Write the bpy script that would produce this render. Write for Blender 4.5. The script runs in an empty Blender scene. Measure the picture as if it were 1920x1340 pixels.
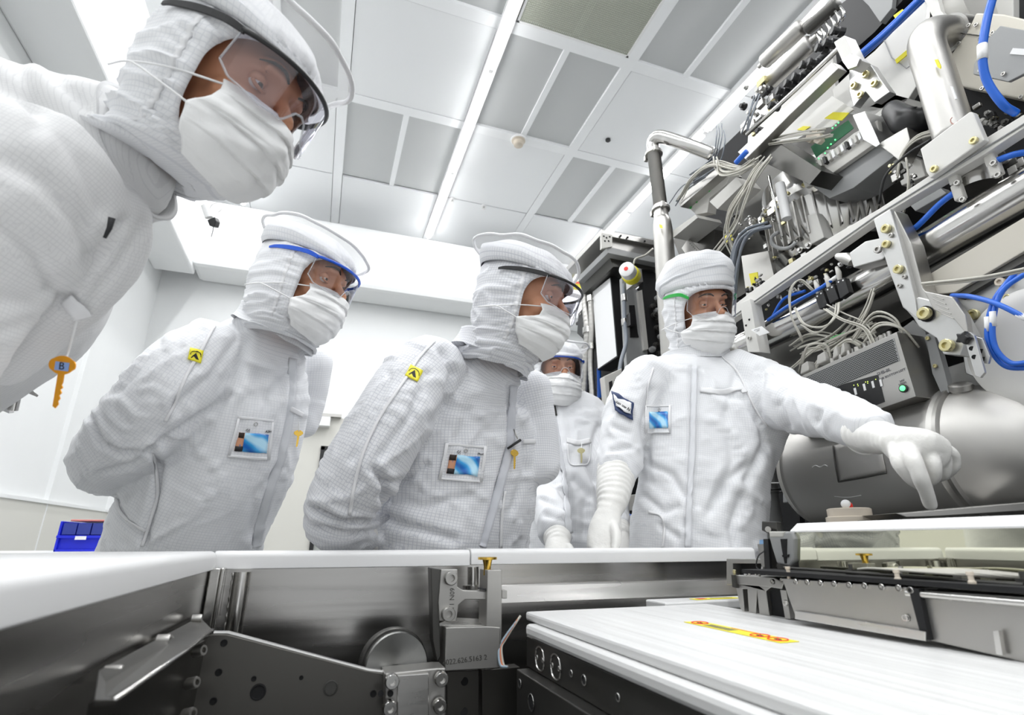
import bpy, bmesh, math, random
import numpy as np
from mathutils import Vector, Matrix, noise
from mathutils.bvhtree import BVHTree
random.seed(7)
D = bpy.data; SC = bpy.context.scene; COL = SC.collection
PI = math.pi
# ------------------------------------------------------------------ camera
F = 1000.0; CZ = 0.95; PITCH = math.atan(345/1000); TURN = math.radians(-19.3)
cam = D.cameras.new('camera'); cam.sensor_width = 36; cam.lens = F/1920*36
cam.clip_start = 0.02; cam.clip_end = 60
cam.dof.use_dof = True; cam.dof.focus_distance = 1.45; cam.dof.aperture_fstop = 5.6
camo = D.objects.new('camera', cam); COL.objects.link(camo)
camo.location = (0, 0, CZ); camo.rotation_euler = (PI/2+PITCH, 0, TURN)
SC.camera = camo
bpy.context.view_layer.update()
CM = camo.matrix_world.copy(); CR = CM.to_3x3(); CL = Vector((0, 0, CZ))
# ------------------------------------------------------------------ view and world
SC.view_settings.view_transform = 'Standard'; SC.view_settings.look = 'None'
SC.view_settings.gamma = 1; SC.view_settings.exposure = 0.38
SC.view_settings.use_curve_mapping = False
SC.cycles.max_bounces = 10; SC.cycles.diffuse_bounces = 5; SC.cycles.glossy_bounces = 5
SC.cycles.transparent_max_bounces = 16
wd = D.worlds.new('world'); SC.world = wd; wd.use_nodes = True
wd.node_tree.nodes['Background'].inputs[0].default_value = (0.95, 0.975, 1.0, 1)
wd.node_tree.nodes['Background'].inputs[1].default_value = 0.72
CEIL = 5.1; S = 1.7; YB = 6.75; XL = -2.08
def area_light(n, loc, sx, sy, p):
    l = D.lights.new(n, 'AREA'); l.shape = 'RECTANGLE'; l.size = sx; l.size_y = sy; l.energy = p
    l.color = (0.98, 0.99, 1.0)
    o = D.objects.new(n, l); COL.objects.link(o); o.location = loc; return o
for i, X in enumerate((-1.25, 1.07, 3.4)):
    area_light('strip_light', (X, 1.2, CEIL-0.14), 0.1, 9.6, 105)
# ------------------------------------------------------------------ pixel <-> place
def ray(px, py):
    return (CR @ Vector((px-960, 670-py, -F))).normalized()
def W(px, py, zc):
    v = CR @ Vector(((px-960)/F*zc, (670-py)/F*zc, -zc)); return CL+v
def onX(px, py, X):
    r = ray(px, py); return CL+r*(X/r.x)
def onY(px, py, Y):
    r = ray(px, py); return CL+r*(Y/r.y)
def onZ(px, py, Z):
    r = ray(px, py); return CL+r*((Z-CZ)/r.z)
CRi = CR.inverted()
def proj(p):
    q = CRi @ (Vector(p)-CL); return (960+F*q.x/-q.z, 670-F*q.y/-q.z, -q.z)
# ------------------------------------------------------------------ materials
def mat(name, col, rough=0.5, metal=0.0, spec=0.5, emit=None, es=1.0, alpha=None, trans=0.0, coat=0.0):
    m = D.materials.new(name); m.use_nodes = True; b = m.node_tree.nodes['Principled BSDF']
    b.inputs['Base Color'].default_value = (*col, 1); b.inputs['Roughness'].default_value = rough
    b.inputs['Metallic'].default_value = metal; b.inputs['Specular IOR Level'].default_value = spec
    b.inputs['Transmission Weight'].default_value = trans; b.inputs['Coat Weight'].default_value = coat
    if emit: b.inputs['Emission Color'].default_value = (*emit, 1); b.inputs['Emission Strength'].default_value = es
    if alpha is not None: b.inputs['Alpha'].default_value = alpha
    return m
def nd(m, t, **k):
    n = m.node_tree.nodes.new(t)
    for a, v in k.items(): setattr(n, a, v)
    return n
def lk(m, a, b): m.node_tree.links.new(a, b)
def bsdf(m): return m.node_tree.nodes['Principled BSDF']
def noisy(m, scale=(1, 1, 1), amt=0.15, rough=None, bump=0.0, detail=4, co='Object', freq=8.0):
    """procedural variation of colour, roughness and bump, stretched by scale"""
    tc = nd(m, 'ShaderNodeTexCoord'); mp = nd(m, 'ShaderNodeMapping'); mp.inputs['Scale'].default_value = scale
    nz = nd(m, 'ShaderNodeTexNoise'); nz.inputs['Scale'].default_value = freq; nz.inputs['Detail'].default_value = detail
    lk(m, tc.outputs[co], mp.inputs[0]); lk(m, mp.outputs[0], nz.inputs['Vector'])
    b = bsdf(m); c = b.inputs['Base Color'].default_value[:3]
    mx = nd(m, 'ShaderNodeMix', data_type='RGBA')
    mx.inputs[6].default_value = (*[x*(1-amt) for x in c], 1); mx.inputs[7].default_value = (*[min(1, x*(1+amt)) for x in c], 1)
    lk(m, nz.outputs['Fac'], mx.inputs[0]); lk(m, mx.outputs[2], b.inputs['Base Color'])
    if rough:
        mr = nd(m, 'ShaderNodeMapRange'); mr.inputs[3].default_value = rough[0]; mr.inputs[4].default_value = rough[1]
        mr.inputs[1].default_value = 0.3; mr.inputs[2].default_value = 0.7
        lk(m, nz.outputs['Fac'], mr.inputs[0]); lk(m, mr.outputs[0], b.inputs['Roughness'])
    if bump:
        bp = nd(m, 'ShaderNodeBump'); bp.inputs['Strength'].default_value = bump; bp.inputs['Distance'].default_value = 0.01
        lk(m, nz.outputs['Fac'], bp.inputs['Height']); lk(m, bp.outputs[0], b.inputs['Normal'])
    return m
M = {}
M['ceil'] = noisy(mat('ceiling_paint', (0.88, 0.89, 0.90), 0.6), amt=0.02)
M['panel'] = mat('ceiling_panel', (0.84, 0.85, 0.86), 0.45)
M['filter'] = noisy(mat('filter_gauze', (0.56, 0.57, 0.57), 0.55), (60, 60, 60), amt=0.05, freq=20)
M['wall'] = noisy(mat('wall_white', (0.83, 0.84, 0.84), 0.4), amt=0.015)
M['beige'] = mat('beige_panel', (0.68, 0.67, 0.62), 0.5)
M['floor'] = noisy(mat('floor_vinyl', (0.33, 0.34, 0.34), 0.35), amt=0.06)
M['lamp'] = mat('lamp_tube', (1, 1, 1), 0.5, emit=(1, 1, 1), es=6.5)
M['lamphouse'] = mat('lamp_housing', (0.62, 0.63, 0.64), 0.5)
M['egg'] = mat('perforated_grille', (0.70, 0.72, 0.62), 0.5)
M['white'] = noisy(mat('white_plastic', (0.84, 0.84, 0.84), 0.38), amt=0.015)
M['whitem'] = mat('white_enamel', (0.68, 0.67, 0.64), 0.4)
M['cream'] = mat('cream_plastic', (0.62, 0.55, 0.46), 0.45)
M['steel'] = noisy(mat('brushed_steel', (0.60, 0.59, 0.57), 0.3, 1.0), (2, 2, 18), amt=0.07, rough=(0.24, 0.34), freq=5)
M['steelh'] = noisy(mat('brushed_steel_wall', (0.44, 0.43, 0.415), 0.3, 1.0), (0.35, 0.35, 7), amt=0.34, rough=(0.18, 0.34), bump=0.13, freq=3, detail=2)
M['polish'] = noisy(mat('polished_tube', (0.62, 0.61, 0.59), 0.2, 1.0), (3, 3, 3), amt=0.05, rough=(0.14, 0.24), freq=5)
M['satin'] = noisy(mat('satin_metal', (0.47, 0.46, 0.44), 0.42, 1.0), amt=0.06, freq=12)
M['tank'] = noisy(mat('tank_steel', (0.50, 0.49, 0.47), 0.5, 0.85), amt=0.06, rough=(0.42, 0.55), freq=7)
M['alu'] = noisy(mat('machined_aluminium', (0.58, 0.58, 0.57), 0.36, 0.85), amt=0.04, freq=15)
M['greyp'] = mat('grey_paint', (0.30, 0.305, 0.305), 0.45)
M['lightp'] = mat('light_paint', (0.52, 0.51, 0.48), 0.42)
M['darkm'] = noisy(mat('dark_metal', (0.10, 0.098, 0.092), 0.38, 0.8), amt=0.15, freq=9)
M['plate'] = noisy(mat('blackened_plate', (0.13, 0.125, 0.115), 0.36, 0.9), amt=0.10, rough=(0.3, 0.42), freq=5)
M['black'] = mat('black_plastic', (0.014, 0.014, 0.015), 0.4)
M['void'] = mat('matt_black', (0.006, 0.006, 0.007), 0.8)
M['gold'] = mat('gold_metal', (0.80, 0.52, 0.10), 0.22, 1.0)
M['brass'] = mat('yellow_zinc', (0.66, 0.60, 0.34), 0.3, 1.0)
M['blue'] = mat('blue_hose', (0.015, 0.13, 0.62), 0.3)
M['bluep'] = mat('blue_bin_plastic', (0.008, 0.02, 0.62), 0.35)
M['hose'] = mat('grey_cable', (0.50, 0.485, 0.43), 0.45)
M['hose2'] = mat('slate_cable', (0.17, 0.19, 0.22), 0.45)
M['yellow'] = mat('yellow_label', (0.85, 0.76, 0.03), 0.5)
M['red'] = mat('red_print', (0.75, 0.03, 0.02), 0.4)
M['ink'] = mat('black_ink', (0.012, 0.012, 0.014), 0.6)
M['greyink'] = mat('grey_ink', (0.16, 0.16, 0.17), 0.6)
M['green'] = mat('green_plastic', (0.02, 0.42, 0.06), 0.4)
M['amber'] = mat('amber_anodised', (0.85, 0.36, 0.02), 0.3, 0.6)
M['led'] = mat('green_lamp', (0.1, 1, 0.2), 0.4, emit=(0.1, 1, 0.25), es=1.6)
M['paper'] = mat('white_label', (0.82, 0.82, 0.82), 0.6)
M['mirror'] = mat('polished_mirror', (0.86, 0.86, 0.70), 0.02, 1.0)
M['screen'] = mat('white_screen', (0.88, 0.88, 0.89), 0.35)
M['pcb'] = mat('circuit_board', (0.02, 0.16, 0.07), 0.5)
# ------------------------------------------------------------------ mesh helpers
class MB:
    def __init__(s): s.v = []; s.f = []
    def add(s, vs, fs):
        b = len(s.v); s.v += [Vector(v) for v in vs]; s.f += [tuple(i+b for i in f) for f in fs]; return s
    def box(s, c, d, R=None):
        c = Vector(c); h = Vector(d)/2
        vs = [Vector((x*h.x, y*h.y, z*h.z)) for x in (-1, 1) for y in (-1, 1) for z in (-1, 1)]
        if R is not None: vs = [R @ v for v in vs]
        return s.add([c+v for v in vs], [(0, 1, 3, 2), (4, 6, 7, 5), (0, 4, 5, 1), (2, 3, 7, 6), (0, 2, 6, 4), (1, 5, 7, 3)])
    def bb(s, a, b):
        a = Vector(a); b = Vector(b); return s.box((a+b)/2, [abs(q) for q in (b-a)])
    def prism(s, pts, ext):
        """polygon pts extruded by the vector ext"""
        n = len(pts); e = Vector(ext); pts = [Vector(p) for p in pts]
        return s.add(pts+[p+e for p in pts], [tuple(range(n))[::-1], tuple(range(n, 2*n))]+[(i, (i+1) % n, n+(i+1) % n, n+i) for i in range(n)])
    def tube(s, pts, r, n=12, cap=True, smooth=0, closed=False):
        pts = [Vector(p) for p in pts]
        if smooth: pts = spline(pts, smooth)
        m = len(pts); rr = r if hasattr(r, '__len__') else [r]*m
        if len(rr) != m: rr = list(np.interp(np.linspace(0, 1, m), np.linspace(0, 1, len(rr)), rr))
        vs = []; t0 = (pts[1]-pts[0]).normalized(); up = Vector((0, 0, 1)) if abs(t0.z) < 0.9 else Vector((1, 0, 0))
        a = t0.cross(up).normalized()
        for i, p in enumerate(pts):
            t = (pts[min(i+1, m-1)]-pts[max(i-1, 0)])
            if closed: t = pts[(i+1) % m]-pts[i-1]
            t.normalize(); a = (a-t*a.dot(t)).normalized(); b = t.cross(a)
            for k in range(n):
                q = 2*PI*k/n; vs.append(p+(a*math.cos(q)+b*math.sin(q))*rr[i])
        fs = [(i*n+k, i*n+(k+1) % n, (i+1)*n+(k+1) % n, (i+1)*n+k) for i in range(m-1) for k in range(n)]
        if closed: fs += [((m-1)*n+k, (m-1)*n+(k+1) % n, (k+1) % n, k) for k in range(n)]
        elif cap: fs += [tuple(range(n))[::-1], tuple(range((m-1)*n, m*n))]
        return s.add(vs, fs)
    def cyl(s, a, b, r, n=16, r2=None):
        return s.tube([a, b], [r, r if r2 is None else r2], n)
    def lathe(s, o, ax, prof, n=32):
        """prof: (along, radius) along axis ax from o"""
        o = Vector(o); ax = Vector(ax).normalized()
        return s.tube_prof([o+ax*h for h, _ in prof], [q for _, q in prof], ax, n)
    def tube_prof(s, pts, rr, ax, n):
        up = Vector((0, 0, 1)) if abs(ax.z) < 0.9 else Vector((1, 0, 0)); a = ax.cross(up).normalized(); b = ax.cross(a); vs = []
        for p, r in zip(pts, rr):
            for k in range(n):
                q = 2*PI*k/n; vs.append(p+(a*math.cos(q)+b*math.sin(q))*max(r, 1e-5))
        m = len(pts); fs = [(i*n+k, i*n+(k+1) % n, (i+1)*n+(k+1) % n, (i+1)*n+k) for i in range(m-1) for k in range(n)]
        fs += [tuple(range(n))[::-1], tuple(range((m-1)*n, m*n))]
        return s.add(vs, fs)
    def sph(s, c, r, n=16, R=None):
        r = Vector((r, r, r)) if not hasattr(r, '__len__') else Vector(r); c = Vector(c); m = n//2; vs = []
        for i in range(m+1):
            th = PI*i/m
            for k in range(n):
                q = 2*PI*k/n; v = Vector((math.sin(th)*math.cos(q)*r.x, math.sin(th)*math.sin(q)*r.y, math.cos(th)*r.z))
                vs.append(c+(R @ v if R is not None else v))
        return s.add(vs, [(i*n+k, (i+1)*n+k, (i+1)*n+(k+1) % n, i*n+(k+1) % n) for i in range(m) for k in range(n)])
    def grid(s, P, nu, nv):
        """P(u,v) 0..1 surface sheet"""
        vs = [P(i/nu, j/nv) for j in range(nv+1) for i in range(nu+1)]
        return s.add(vs, [(j*(nu+1)+i, j*(nu+1)+i+1, (j+1)*(nu+1)+i+1, (j+1)*(nu+1)+i) for j in range(nv) for i in range(nu)])
def spline(pts, k=6):
    pts = [Vector(p) for p in pts]; out = []
    q = [pts[0]*2-pts[1]]+pts+[pts[-1]*2-pts[-2]]
    for i in range(1, len(q)-2):
        for j in range(k):
            t = j/k; a, b, c, d = q[i-1], q[i], q[i+1], q[i+2]
            out.append(0.5*((2*b)+(c-a)*t+(2*a-5*b+4*c-d)*t*t+(3*b-a-3*c+d)*t**3))
    out.append(pts[-1]); return out
ROOT = {}
def empty(name, loc):
    o = D.objects.new(name, None); COL.objects.link(o); o.location = loc; o.empty_display_size = 0.05
    ROOT[o.name] = Vector(loc); return o
def tag(o, label=None, cat=None, group=None, kind=None):
    if label: o['label'] = label
    if cat: o['category'] = cat
    if group: o['group'] = group
    if kind: o['kind'] = kind
    return o
def thing(name, loc, label, cat, group=None): return tag(empty(name, loc), label, cat, group)
def build(name, mb, m, parent=None, smooth=False, bevel=0, solid=0, uvs=None):
    me = D.meshes.new(name)
    if isinstance(mb, MB): V = np.array([tuple(v) for v in mb.v]); Fs = mb.f
    else: V, Fs = mb
    lo = V.min(0); hi = V.max(0)
    org = Vector(((lo[0]+hi[0])/2, (lo[1]+hi[1])/2, lo[2]))
    me.from_pydata([tuple(v) for v in (V-np.array(org))], [], [tuple(int(i) for i in f) for f in Fs])
    bm = bmesh.new(); bm.from_mesh(me)
    if uvs is None and not solid: bmesh.ops.recalc_face_normals(bm, faces=bm.faces)
    bm.to_mesh(me); bm.free()
    if smooth is True: me.polygons.foreach_set('use_smooth', [True]*len(me.polygons))
    elif smooth: me.polygons.foreach_set('use_smooth', [True]*len(me.polygons)); me.set_sharp_from_angle(angle=math.radians(smooth))
    me.materials.append(M[m] if isinstance(m, str) else m)
    o = D.objects.new(name, me); COL.objects.link(o)
    if parent: o.parent = parent; o.location = org-ROOT[parent.name]
    else: o.location = org
    ROOT[o.name] = org
    if bevel:
        b = o.modifiers.new('bevel', 'BEVEL'); b.width = bevel; b.segments = 2; b.limit_method = 'ANGLE'; b.angle_limit = 0.6
    if solid:
        b = o.modifiers.new('solid', 'SOLIDIFY'); b.thickness = solid; b.offset = 0
    return o
def text_mb(txt, o, right, up, size, ext=0.0006, align='CENTER'):
    """lettering as real thin mesh: o anchor, right/up direction vectors"""
    cu = D.curves.new('t', 'FONT'); cu.body = txt; cu.size = size; cu.extrude = ext; cu.align_x = align; cu.align_y = 'CENTER'; cu.resolution_u = 2
    ob = D.objects.new('t', cu); COL.objects.link(ob)
    me = bpy.data.meshes.new_from_object(ob.evaluated_get(bpy.context.evaluated_depsgraph_get()))
    r = Vector(right).normalized(); u = Vector(up); u = (u-r*u.dot(r)).normalized(); n = r.cross(u)
    mb = MB(); mb.add([Vector(o)+r*v.co.x+u*v.co.y+n*v.co.z for v in me.vertices], [tuple(p.vertices) for p in me.polygons])
    D.objects.remove(ob); D.curves.remove(cu); D.meshes.remove(me); return mb
def bolt_mb(c, n, r, h=None, sock=True):
    """socket head screw: head cylinder with a hex recess, axis n"""
    n = Vector(n).normalized(); c = Vector(c); h = h or r*0.9; mb = MB()
    mb.lathe(c, n, [(0, r), (h*0.85, r), (h, r*0.88), (h, r*0.5), (h*0.45, r*0.48)] if sock else [(0, r), (h*0.8, r), (h, r*0.7)], 18)
    return mb
# ================================================================== the setting
YB = 6.8
def struct(name, mb, m, **k): return tag(build(name, mb, m, **k), kind='structure')
struct('floor', MB().bb((XL-0.1, -5, -0.1), (6.5, YB+0.1, 0)), 'floor')
struct('wall_back', MB().bb((XL-0.1, YB, 0), (6.5, YB+0.12, CEIL+0.3)), 'wall')
struct('wall_left', MB().bb((XL-0.12, -5, 0), (XL, YB, CEIL+0.3)), 'wall')
struct('wall_right', MB().bb((6.4, -5, 0), (6.5, YB, CEIL+0.3)), 'wall')
struct('ceiling', MB().bb((XL-0.1, -5, CEIL+0.1), (6.5, YB+0.1, CEIL+0.25)), 'ceil')
gx = [-2.08, -1.32, -0.21, 1.06, 2.265, 3.42, 4.6, 6.4]
gy = [-5.0, -3.05, -1.8, -0.55, 0.7, 1.95, 3.195, 4.44, 5.72, 6.8]
bars = MB()
for x in gx: bars.bb((x-0.052, -5, CEIL), (x+0.052, YB, CEIL+0.1))
for y in gy[1:-2]: bars.bb((XL, y-0.056, CEIL-0.001), (6.4, y+0.056, CEIL+0.1))
struct('trim_1', bars, 'ceil')
fl = {(2, 7): 'grey double filter panel left of the far end of the long light strip', (2, 5): 'grey ceiling filter panel at the top edge, just left of the long light strip',
      (3, 6): 'grey double filter panel between the light strip and the smoke detector', (4, 7): 'grey double filter panel just above and left of the bent steel pipe',
      (4, 5): 'large grey filter panel above the machine, right of the perforated grille', (1, 6): 'narrow grey filter panel showing right beside the hood of the leaning close-up person'}
pan = MB()
for i in range(len(gx)-1):
    for j in range(len(gy)-1):
        x0, x1, y0, y1 = gx[i]+0.052, gx[i+1]-0.052, gy[j]+0.056, gy[j+1]-0.056; y1 += 0.054*(j == 7); y0 -= 0.054*(j == 8); y1 += 0.06*(j == 8); xm = (x0+x1)/2
        if (i, j) in fl:
            t = thing('filter_panel', (xm, (y0+y1)/2, CEIL), fl[i, j], 'ceiling panel', 'grey filter panels in the ceiling')
            for a, b in ((x0, xm-0.028), (xm+0.028, x1)):
                build('filter_gauze', MB().bb((a, y0, CEIL+0.03), (b, y1, CEIL+0.05)), 'filter', t)
            build('centre_bar', MB().bb((xm-0.028, y0, CEIL+0.004), (xm+0.028, y1, CEIL+0.05)), 'ceil', t)
        elif (i, j) == (3, 5): pass
        else: pan.bb((x0+0.006, y0+0.006, CEIL+0.004), (x1-0.006, y1-0.006, CEIL+0.03))
struct('ceiling_panels', pan, 'panel')
# perforated grille
x0, x1, y0, y1 = gx[3]+0.08, gx[4]-0.052, gy[5]+0.056, gy[6]-0.056
t = thing('perforated_grille', ((x0+x1)/2, (y0+y1)/2, CEIL), 'greenish white perforated air grille with square holes in the ceiling', 'air grille')
build('grille_frame', MB().bb((x0, y0, CEIL), (x0+0.02, y1, CEIL+0.02)).bb((x1-0.02, y0, CEIL), (x1, y1, CEIL+0.02)).bb((x0, y0, CEIL), (x1, y0+0.02, CEIL+0.02)).bb((x0, y1-0.02, CEIL), (x1, y1, CEIL+0.02)), 'white', t)
g = MB(); n = 62
for a in range(n): x = x0+0.02+(x1-x0-0.04)*(a+0.5)/n; g.bb((x-0.0042, y0+0.02, CEIL+0.006), (x+0.0042, y1-0.02, CEIL+0.01))
for a in range(n): y = y0+0.02+(y1-y0-0.04)*(a+0.5)/n; g.bb((x0+0.02, y-0.0042, CEIL+0.006), (x1-0.02, y+0.0042, CEIL+0.01))
build('mesh_sheet', g, 'egg', t)
build('filter_gauze', MB().bb((x0, y0, CEIL+0.07), (x1, y1, CEIL+0.09)), 'hose', t)
build('support_bar', MB().bb(((x0+x1)/2-0.03, y0, CEIL+0.02), ((x0+x1)/2+0.03, y1, CEIL+0.05)), 'egg', t)
# light strips
for X, lab in ((-1.32, 'ceiling light strip at the left, mostly hidden by the leaning close-up person'), (1.06, 'long bright white light strip crossing the middle of the ceiling'), (3.42, 'bright ceiling light strip running behind the tall machine')):
    t = thing('light_strip', (X, 1.2, CEIL), lab, 'ceiling light', 'ceiling light strips')
    build('lamp_housing', MB().bb((X-0.055, -4, CEIL-0.045), (X+0.055, 6.62, CEIL-0.001)), 'white', t)
    for a in range(7):
        y = -4+1.52*a
        build('lamp_tube', MB().cyl((X, y+0.05, CEIL-0.075), (X, y+1.47, CEIL-0.075), 0.032, 14), 'lamp', t, smooth=40)
        build('lamp_holder', MB().bb((X-0.02, y-0.012, CEIL-0.09), (X+0.02, y+0.035, CEIL-0.04)), 'white', t)
# small ceiling fittings
def at_ceiling(px, py): return onZ(px, py, CEIL)
p = at_ceiling(972, 262); t = thing('smoke_detector', p, 'round cream smoke detector on a white ceiling panel', 'smoke detector')
build('detector_body', MB().lathe(p, (0, 0, -1), [(0, 0.075), (0.02, 0.075), (0.03, 0.055), (0.075, 0.05), (0.085, 0.03)], 28), 'cream', t, smooth=40)
build('detector_base', MB().lathe(p, (0, 0, -1), [(-0.01, 0.085), (0.012, 0.085), (0.016, 0.075)], 28), 'white', t, smooth=40)
p = at_ceiling(1140, 262); tag(build('ceiling_sensor', MB().lathe(p, (0, 0, -1), [(-0.01, 0.028), (0.012, 0.028), (0.02, 0.02)], 20), 'black'), 'small black round sensor dot in the ceiling near the bent pipe', 'sensor')
for px, py, lab in ((907, 386, 'small chrome sprinkler right of the far end of the light strip'), (848, 373, 'small white sprinkler close beside the far end of the light strip'), (540, 302, 'small sprinkler just below the mask of the leaning close-up person')):
    p = at_ceiling(px, py); t = thing('sprinkler', p, lab, 'sprinkler', 'ceiling sprinklers')
    build('sprinkler_plate', MB().lathe(p, (0, 0, -1), [(-0.01, 0.035), (0.006, 0.035), (0.01, 0.02)], 16), 'white', t)
    build('sprinkler_head', MB().lathe(p, (0, 0, -1), [(0, 0.012), (0.04, 0.01), (0.045, 0.022), (0.05, 0.022)], 12), 'polish', t)
# white bulkhead along back and left walls
q = onY(340, 525, 6.3)
struct('trim_2', MB().bb((XL+0.4, 6.3, 3.95), (6.4, YB, CEIL-0.28)), 'wall', bevel=0.06)
struct('trim_3', MB().bb((XL, -5, 3.90), (XL+0.42, YB-0.3, CEIL-0.25)), 'wall', bevel=0.02)
# lower wall band on the left, joint strips, door with window, roller box
struct('baseboard_left', MB().bb((XL, -5, 0), (XL+0.03, YB, 1.24)), 'beige')
jl = MB()
for y in (-0.6, 0.6, 1.8, 3.0, 4.2, 5.4): jl.bb((XL, y-0.008, 0), (XL+0.033, y+0.008, 3.9))
jl.bb((XL, -5, 1.235), (XL+0.045, YB, 1.26)); struct('trim_4', jl, 'wall')
d0 = onY(520, 1000, YB-0.02); d1 = onY(680, 783, YB-0.02)
dz = onY(640, 786, YB).z
struct('door_1', MB().bb((-0.72, YB-0.06, 0), (1.6, YB, dz)), 'beige')
w0 = onY(602, 836, YB-0.07); w1 = onY(575, 1010, YB-0.07)
fr = MB(); x0, x1, z0, z1 = w0.x, w0.x+1.0, 0.35, w0.z
fr.bb((x0, YB-0.09, z0), (x0+0.045, YB-0.05, z1)).bb((x1-0.045, YB-0.09, z0), (x1, YB-0.05, z1)).bb((x0, YB-0.09, z1-0.045), (x1, YB-0.05, z1)).bb((x0, YB-0.09, z0), (x1, YB-0.05, z0+0.045))
struct('window_1', fr, 'black')
M['pane'] = noisy(mat('window_pane', (0.42, 0.44, 0.42), 0.05), amt=0.25, freq=3)
struct('window_2', MB().bb((x0+0.04, YB-0.07, z0+0.04), (x1-0.04, YB-0.062, z1-0.04)), 'pane')
a = onY(566, 772, YB-0.12); b = onY(636, 776, YB-0.12)
t = thing('door_closer', a, 'thin grey rail with a white box above the beige door', 'door closer')
build('closer_rail', MB().bb((a.x, YB-0.14, a.z-0.035), (b.x+0.03, YB-0.01, a.z)), 'satin', t)
build('closer_box', MB().bb((a.x-0.1, YB-0.2, a.z-0.16), (a.x+0.33, YB-0.01, a.z-0.05)), 'white', t)
struct('trim_5', MB().bb((-0.82, YB-0.045, 0), (-0.72, YB, dz+0.06)), 'wall')
# hanging ceiling hook (sensor with black tip) behind the leaning person
p = W(397, 398, 2.6)
t = thing('wall_sensor', p, 'small white bracket with a black cable clip hanging below the nearest face mask', 'sensor')
build('bracket_arm', MB().tube([W(384, 385, 2.6), W(392, 408, 2.6)], 0.018, 10), 'white', t, smooth=40)
build('black_clip', MB().prism([W(388, 412, 2.58), W(402, 406, 2.58), W(405, 414, 2.58), (W(402, 424, 2.58)), W(392, 423, 2.58)], CR @ Vector((0, 0, -0.04))), 'black', t, bevel=0.004)
build('thin_cable', MB().tube([W(391, 400, 2.6), W(397, 384, 2.6), W(412, 380, 2.6), W(415, 392, 2.6), W(408, 398, 2.6)], 0.002, 6, smooth=5), 'paper', t)
build('cable_tail', MB().tube([W(400, 422, 2.6), W(399, 433, 2.6), W(396, 444, 2.6)], 0.002, 6, smooth=4), 'greyink', t)
# blue bin on the left, behind the leaning man with hands behind his back
p0 = onX(104, 1026, XL+0.25)
bx = [W(x, y, 3.1) for x, y in ((112, 984), (188, 985), (178, 1032), (104, 1028))]
b0, b1 = W(104, 1034, 3.1), W(186, 985, 3.1)
t = thing('storage_bin', (b0.x, b0.y, b0.z), 'bright blue plastic storage bin with divided front on a bench by the left wall', 'storage bin')
cx, cy = (b0.x+b1.x)/2, b0.y; wz = b0.z; W2 = 0.125; zt = wz+0.17
bn = MB().bb((cx-W2, cy, wz), (cx+W2, cy+0.3, wz+0.012)).bb((cx-W2, cy, wz), (cx-W2+0.012, cy+0.3, zt)).bb((cx+W2-0.012, cy, wz), (cx+W2, cy+0.3, zt)).bb((cx-W2, cy+0.288, wz), (cx+W2, cy+0.3, zt))
bn.bb((cx-W2, cy+0.02, wz), (cx+W2, cy+0.032, wz+0.09)).bb((cx-W2, cy-0.01, wz+0.075), (cx+W2, cy+0.03, wz+0.09))
build('bin_body', bn, 'bluep', t, bevel=0.003)
for k in range(3): build('bin_window', MB().bb((cx-W2+0.02+k*0.072, cy+0.002, wz+0.095), (cx-W2+0.085+k*0.072, cy+0.010, wz+0.16)), mat('smoky_blue', (0.03, 0.05, 0.30), 0.25) if k == 0 else D.materials['smoky_blue'], t)
build('bin_label', MB().bb((cx-0.03, cy-0.014, wz+0.066), (cx+0.025, cy-0.008, wz+0.086)), 'paper', t)
tag(build('red_lid', MB().bb((cx-W2+0.03, cy+0.05, zt+0.001), (cx+W2, cy+0.3, zt+0.012)), mat('pale_red_plastic', (0.75, 0.25, 0.22), 0.5), bevel=0.003), 'pale red lid lying on the blue storage bin', 'lid')
t = thing('bench', (cx-0.2, cy+0.15, 0), 'low white bench against the left wall carrying the blue bin', 'bench')
build('bench_top', MB().bb((XL+0.05, cy-0.15, wz-0.03), (cx+0.35, cy+0.5, wz)), 'white', t, bevel=0.004)
for sx, sy in ((XL+0.08, cy-0.1), (cx+0.3, cy-0.1), (XL+0.08, cy+0.45), (cx+0.3, cy+0.45)): build('leg', MB().bb((sx-0.02, sy-0.02, 0), (sx+0.02, sy+0.02, wz-0.03)), 'satin', t)
# small valve fitting on a white plate at the left edge
t = thing('valve_fitting', W(35, 735, 0.95), 'small steel valve fitting with a clamp on a white plate at the left edge', 'valve')
build('mounting_plate', MB().prism([W(-40, 640, 1.0), W(20, 655, 1.0), W(22, 700, 1.0), W(17, 775, 1.0), W(0, 768, 1.0), W(-40, 750, 1.0)], CR @ Vector((0, 0, -0.01))), 'white', t)
build('valve_stem', MB().tube([W(46, 690, 0.96), W(24, 768, 0.96)], [0.0045, 0.0045, 0.006, 0.0055, 0.008], 12), 'polish', t, smooth=40)
build('clamp_block', MB().box(W(36, 731, 0.955), (0.02, 0.014, 0.014), CR), 'satin', t, bevel=0.002)
build('lever', MB().tube([W(38, 735, 0.95), W(52, 731, 0.95), W(70, 742, 0.95)], [0.004, 0.005, 0.002], 10), 'polish', t, smooth=40)
build('ring_nut', MB().cyl(W(8, 741, 0.95), W(28, 740, 0.95), 0.0035, 12), 'polish', t, smooth=40)
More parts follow.
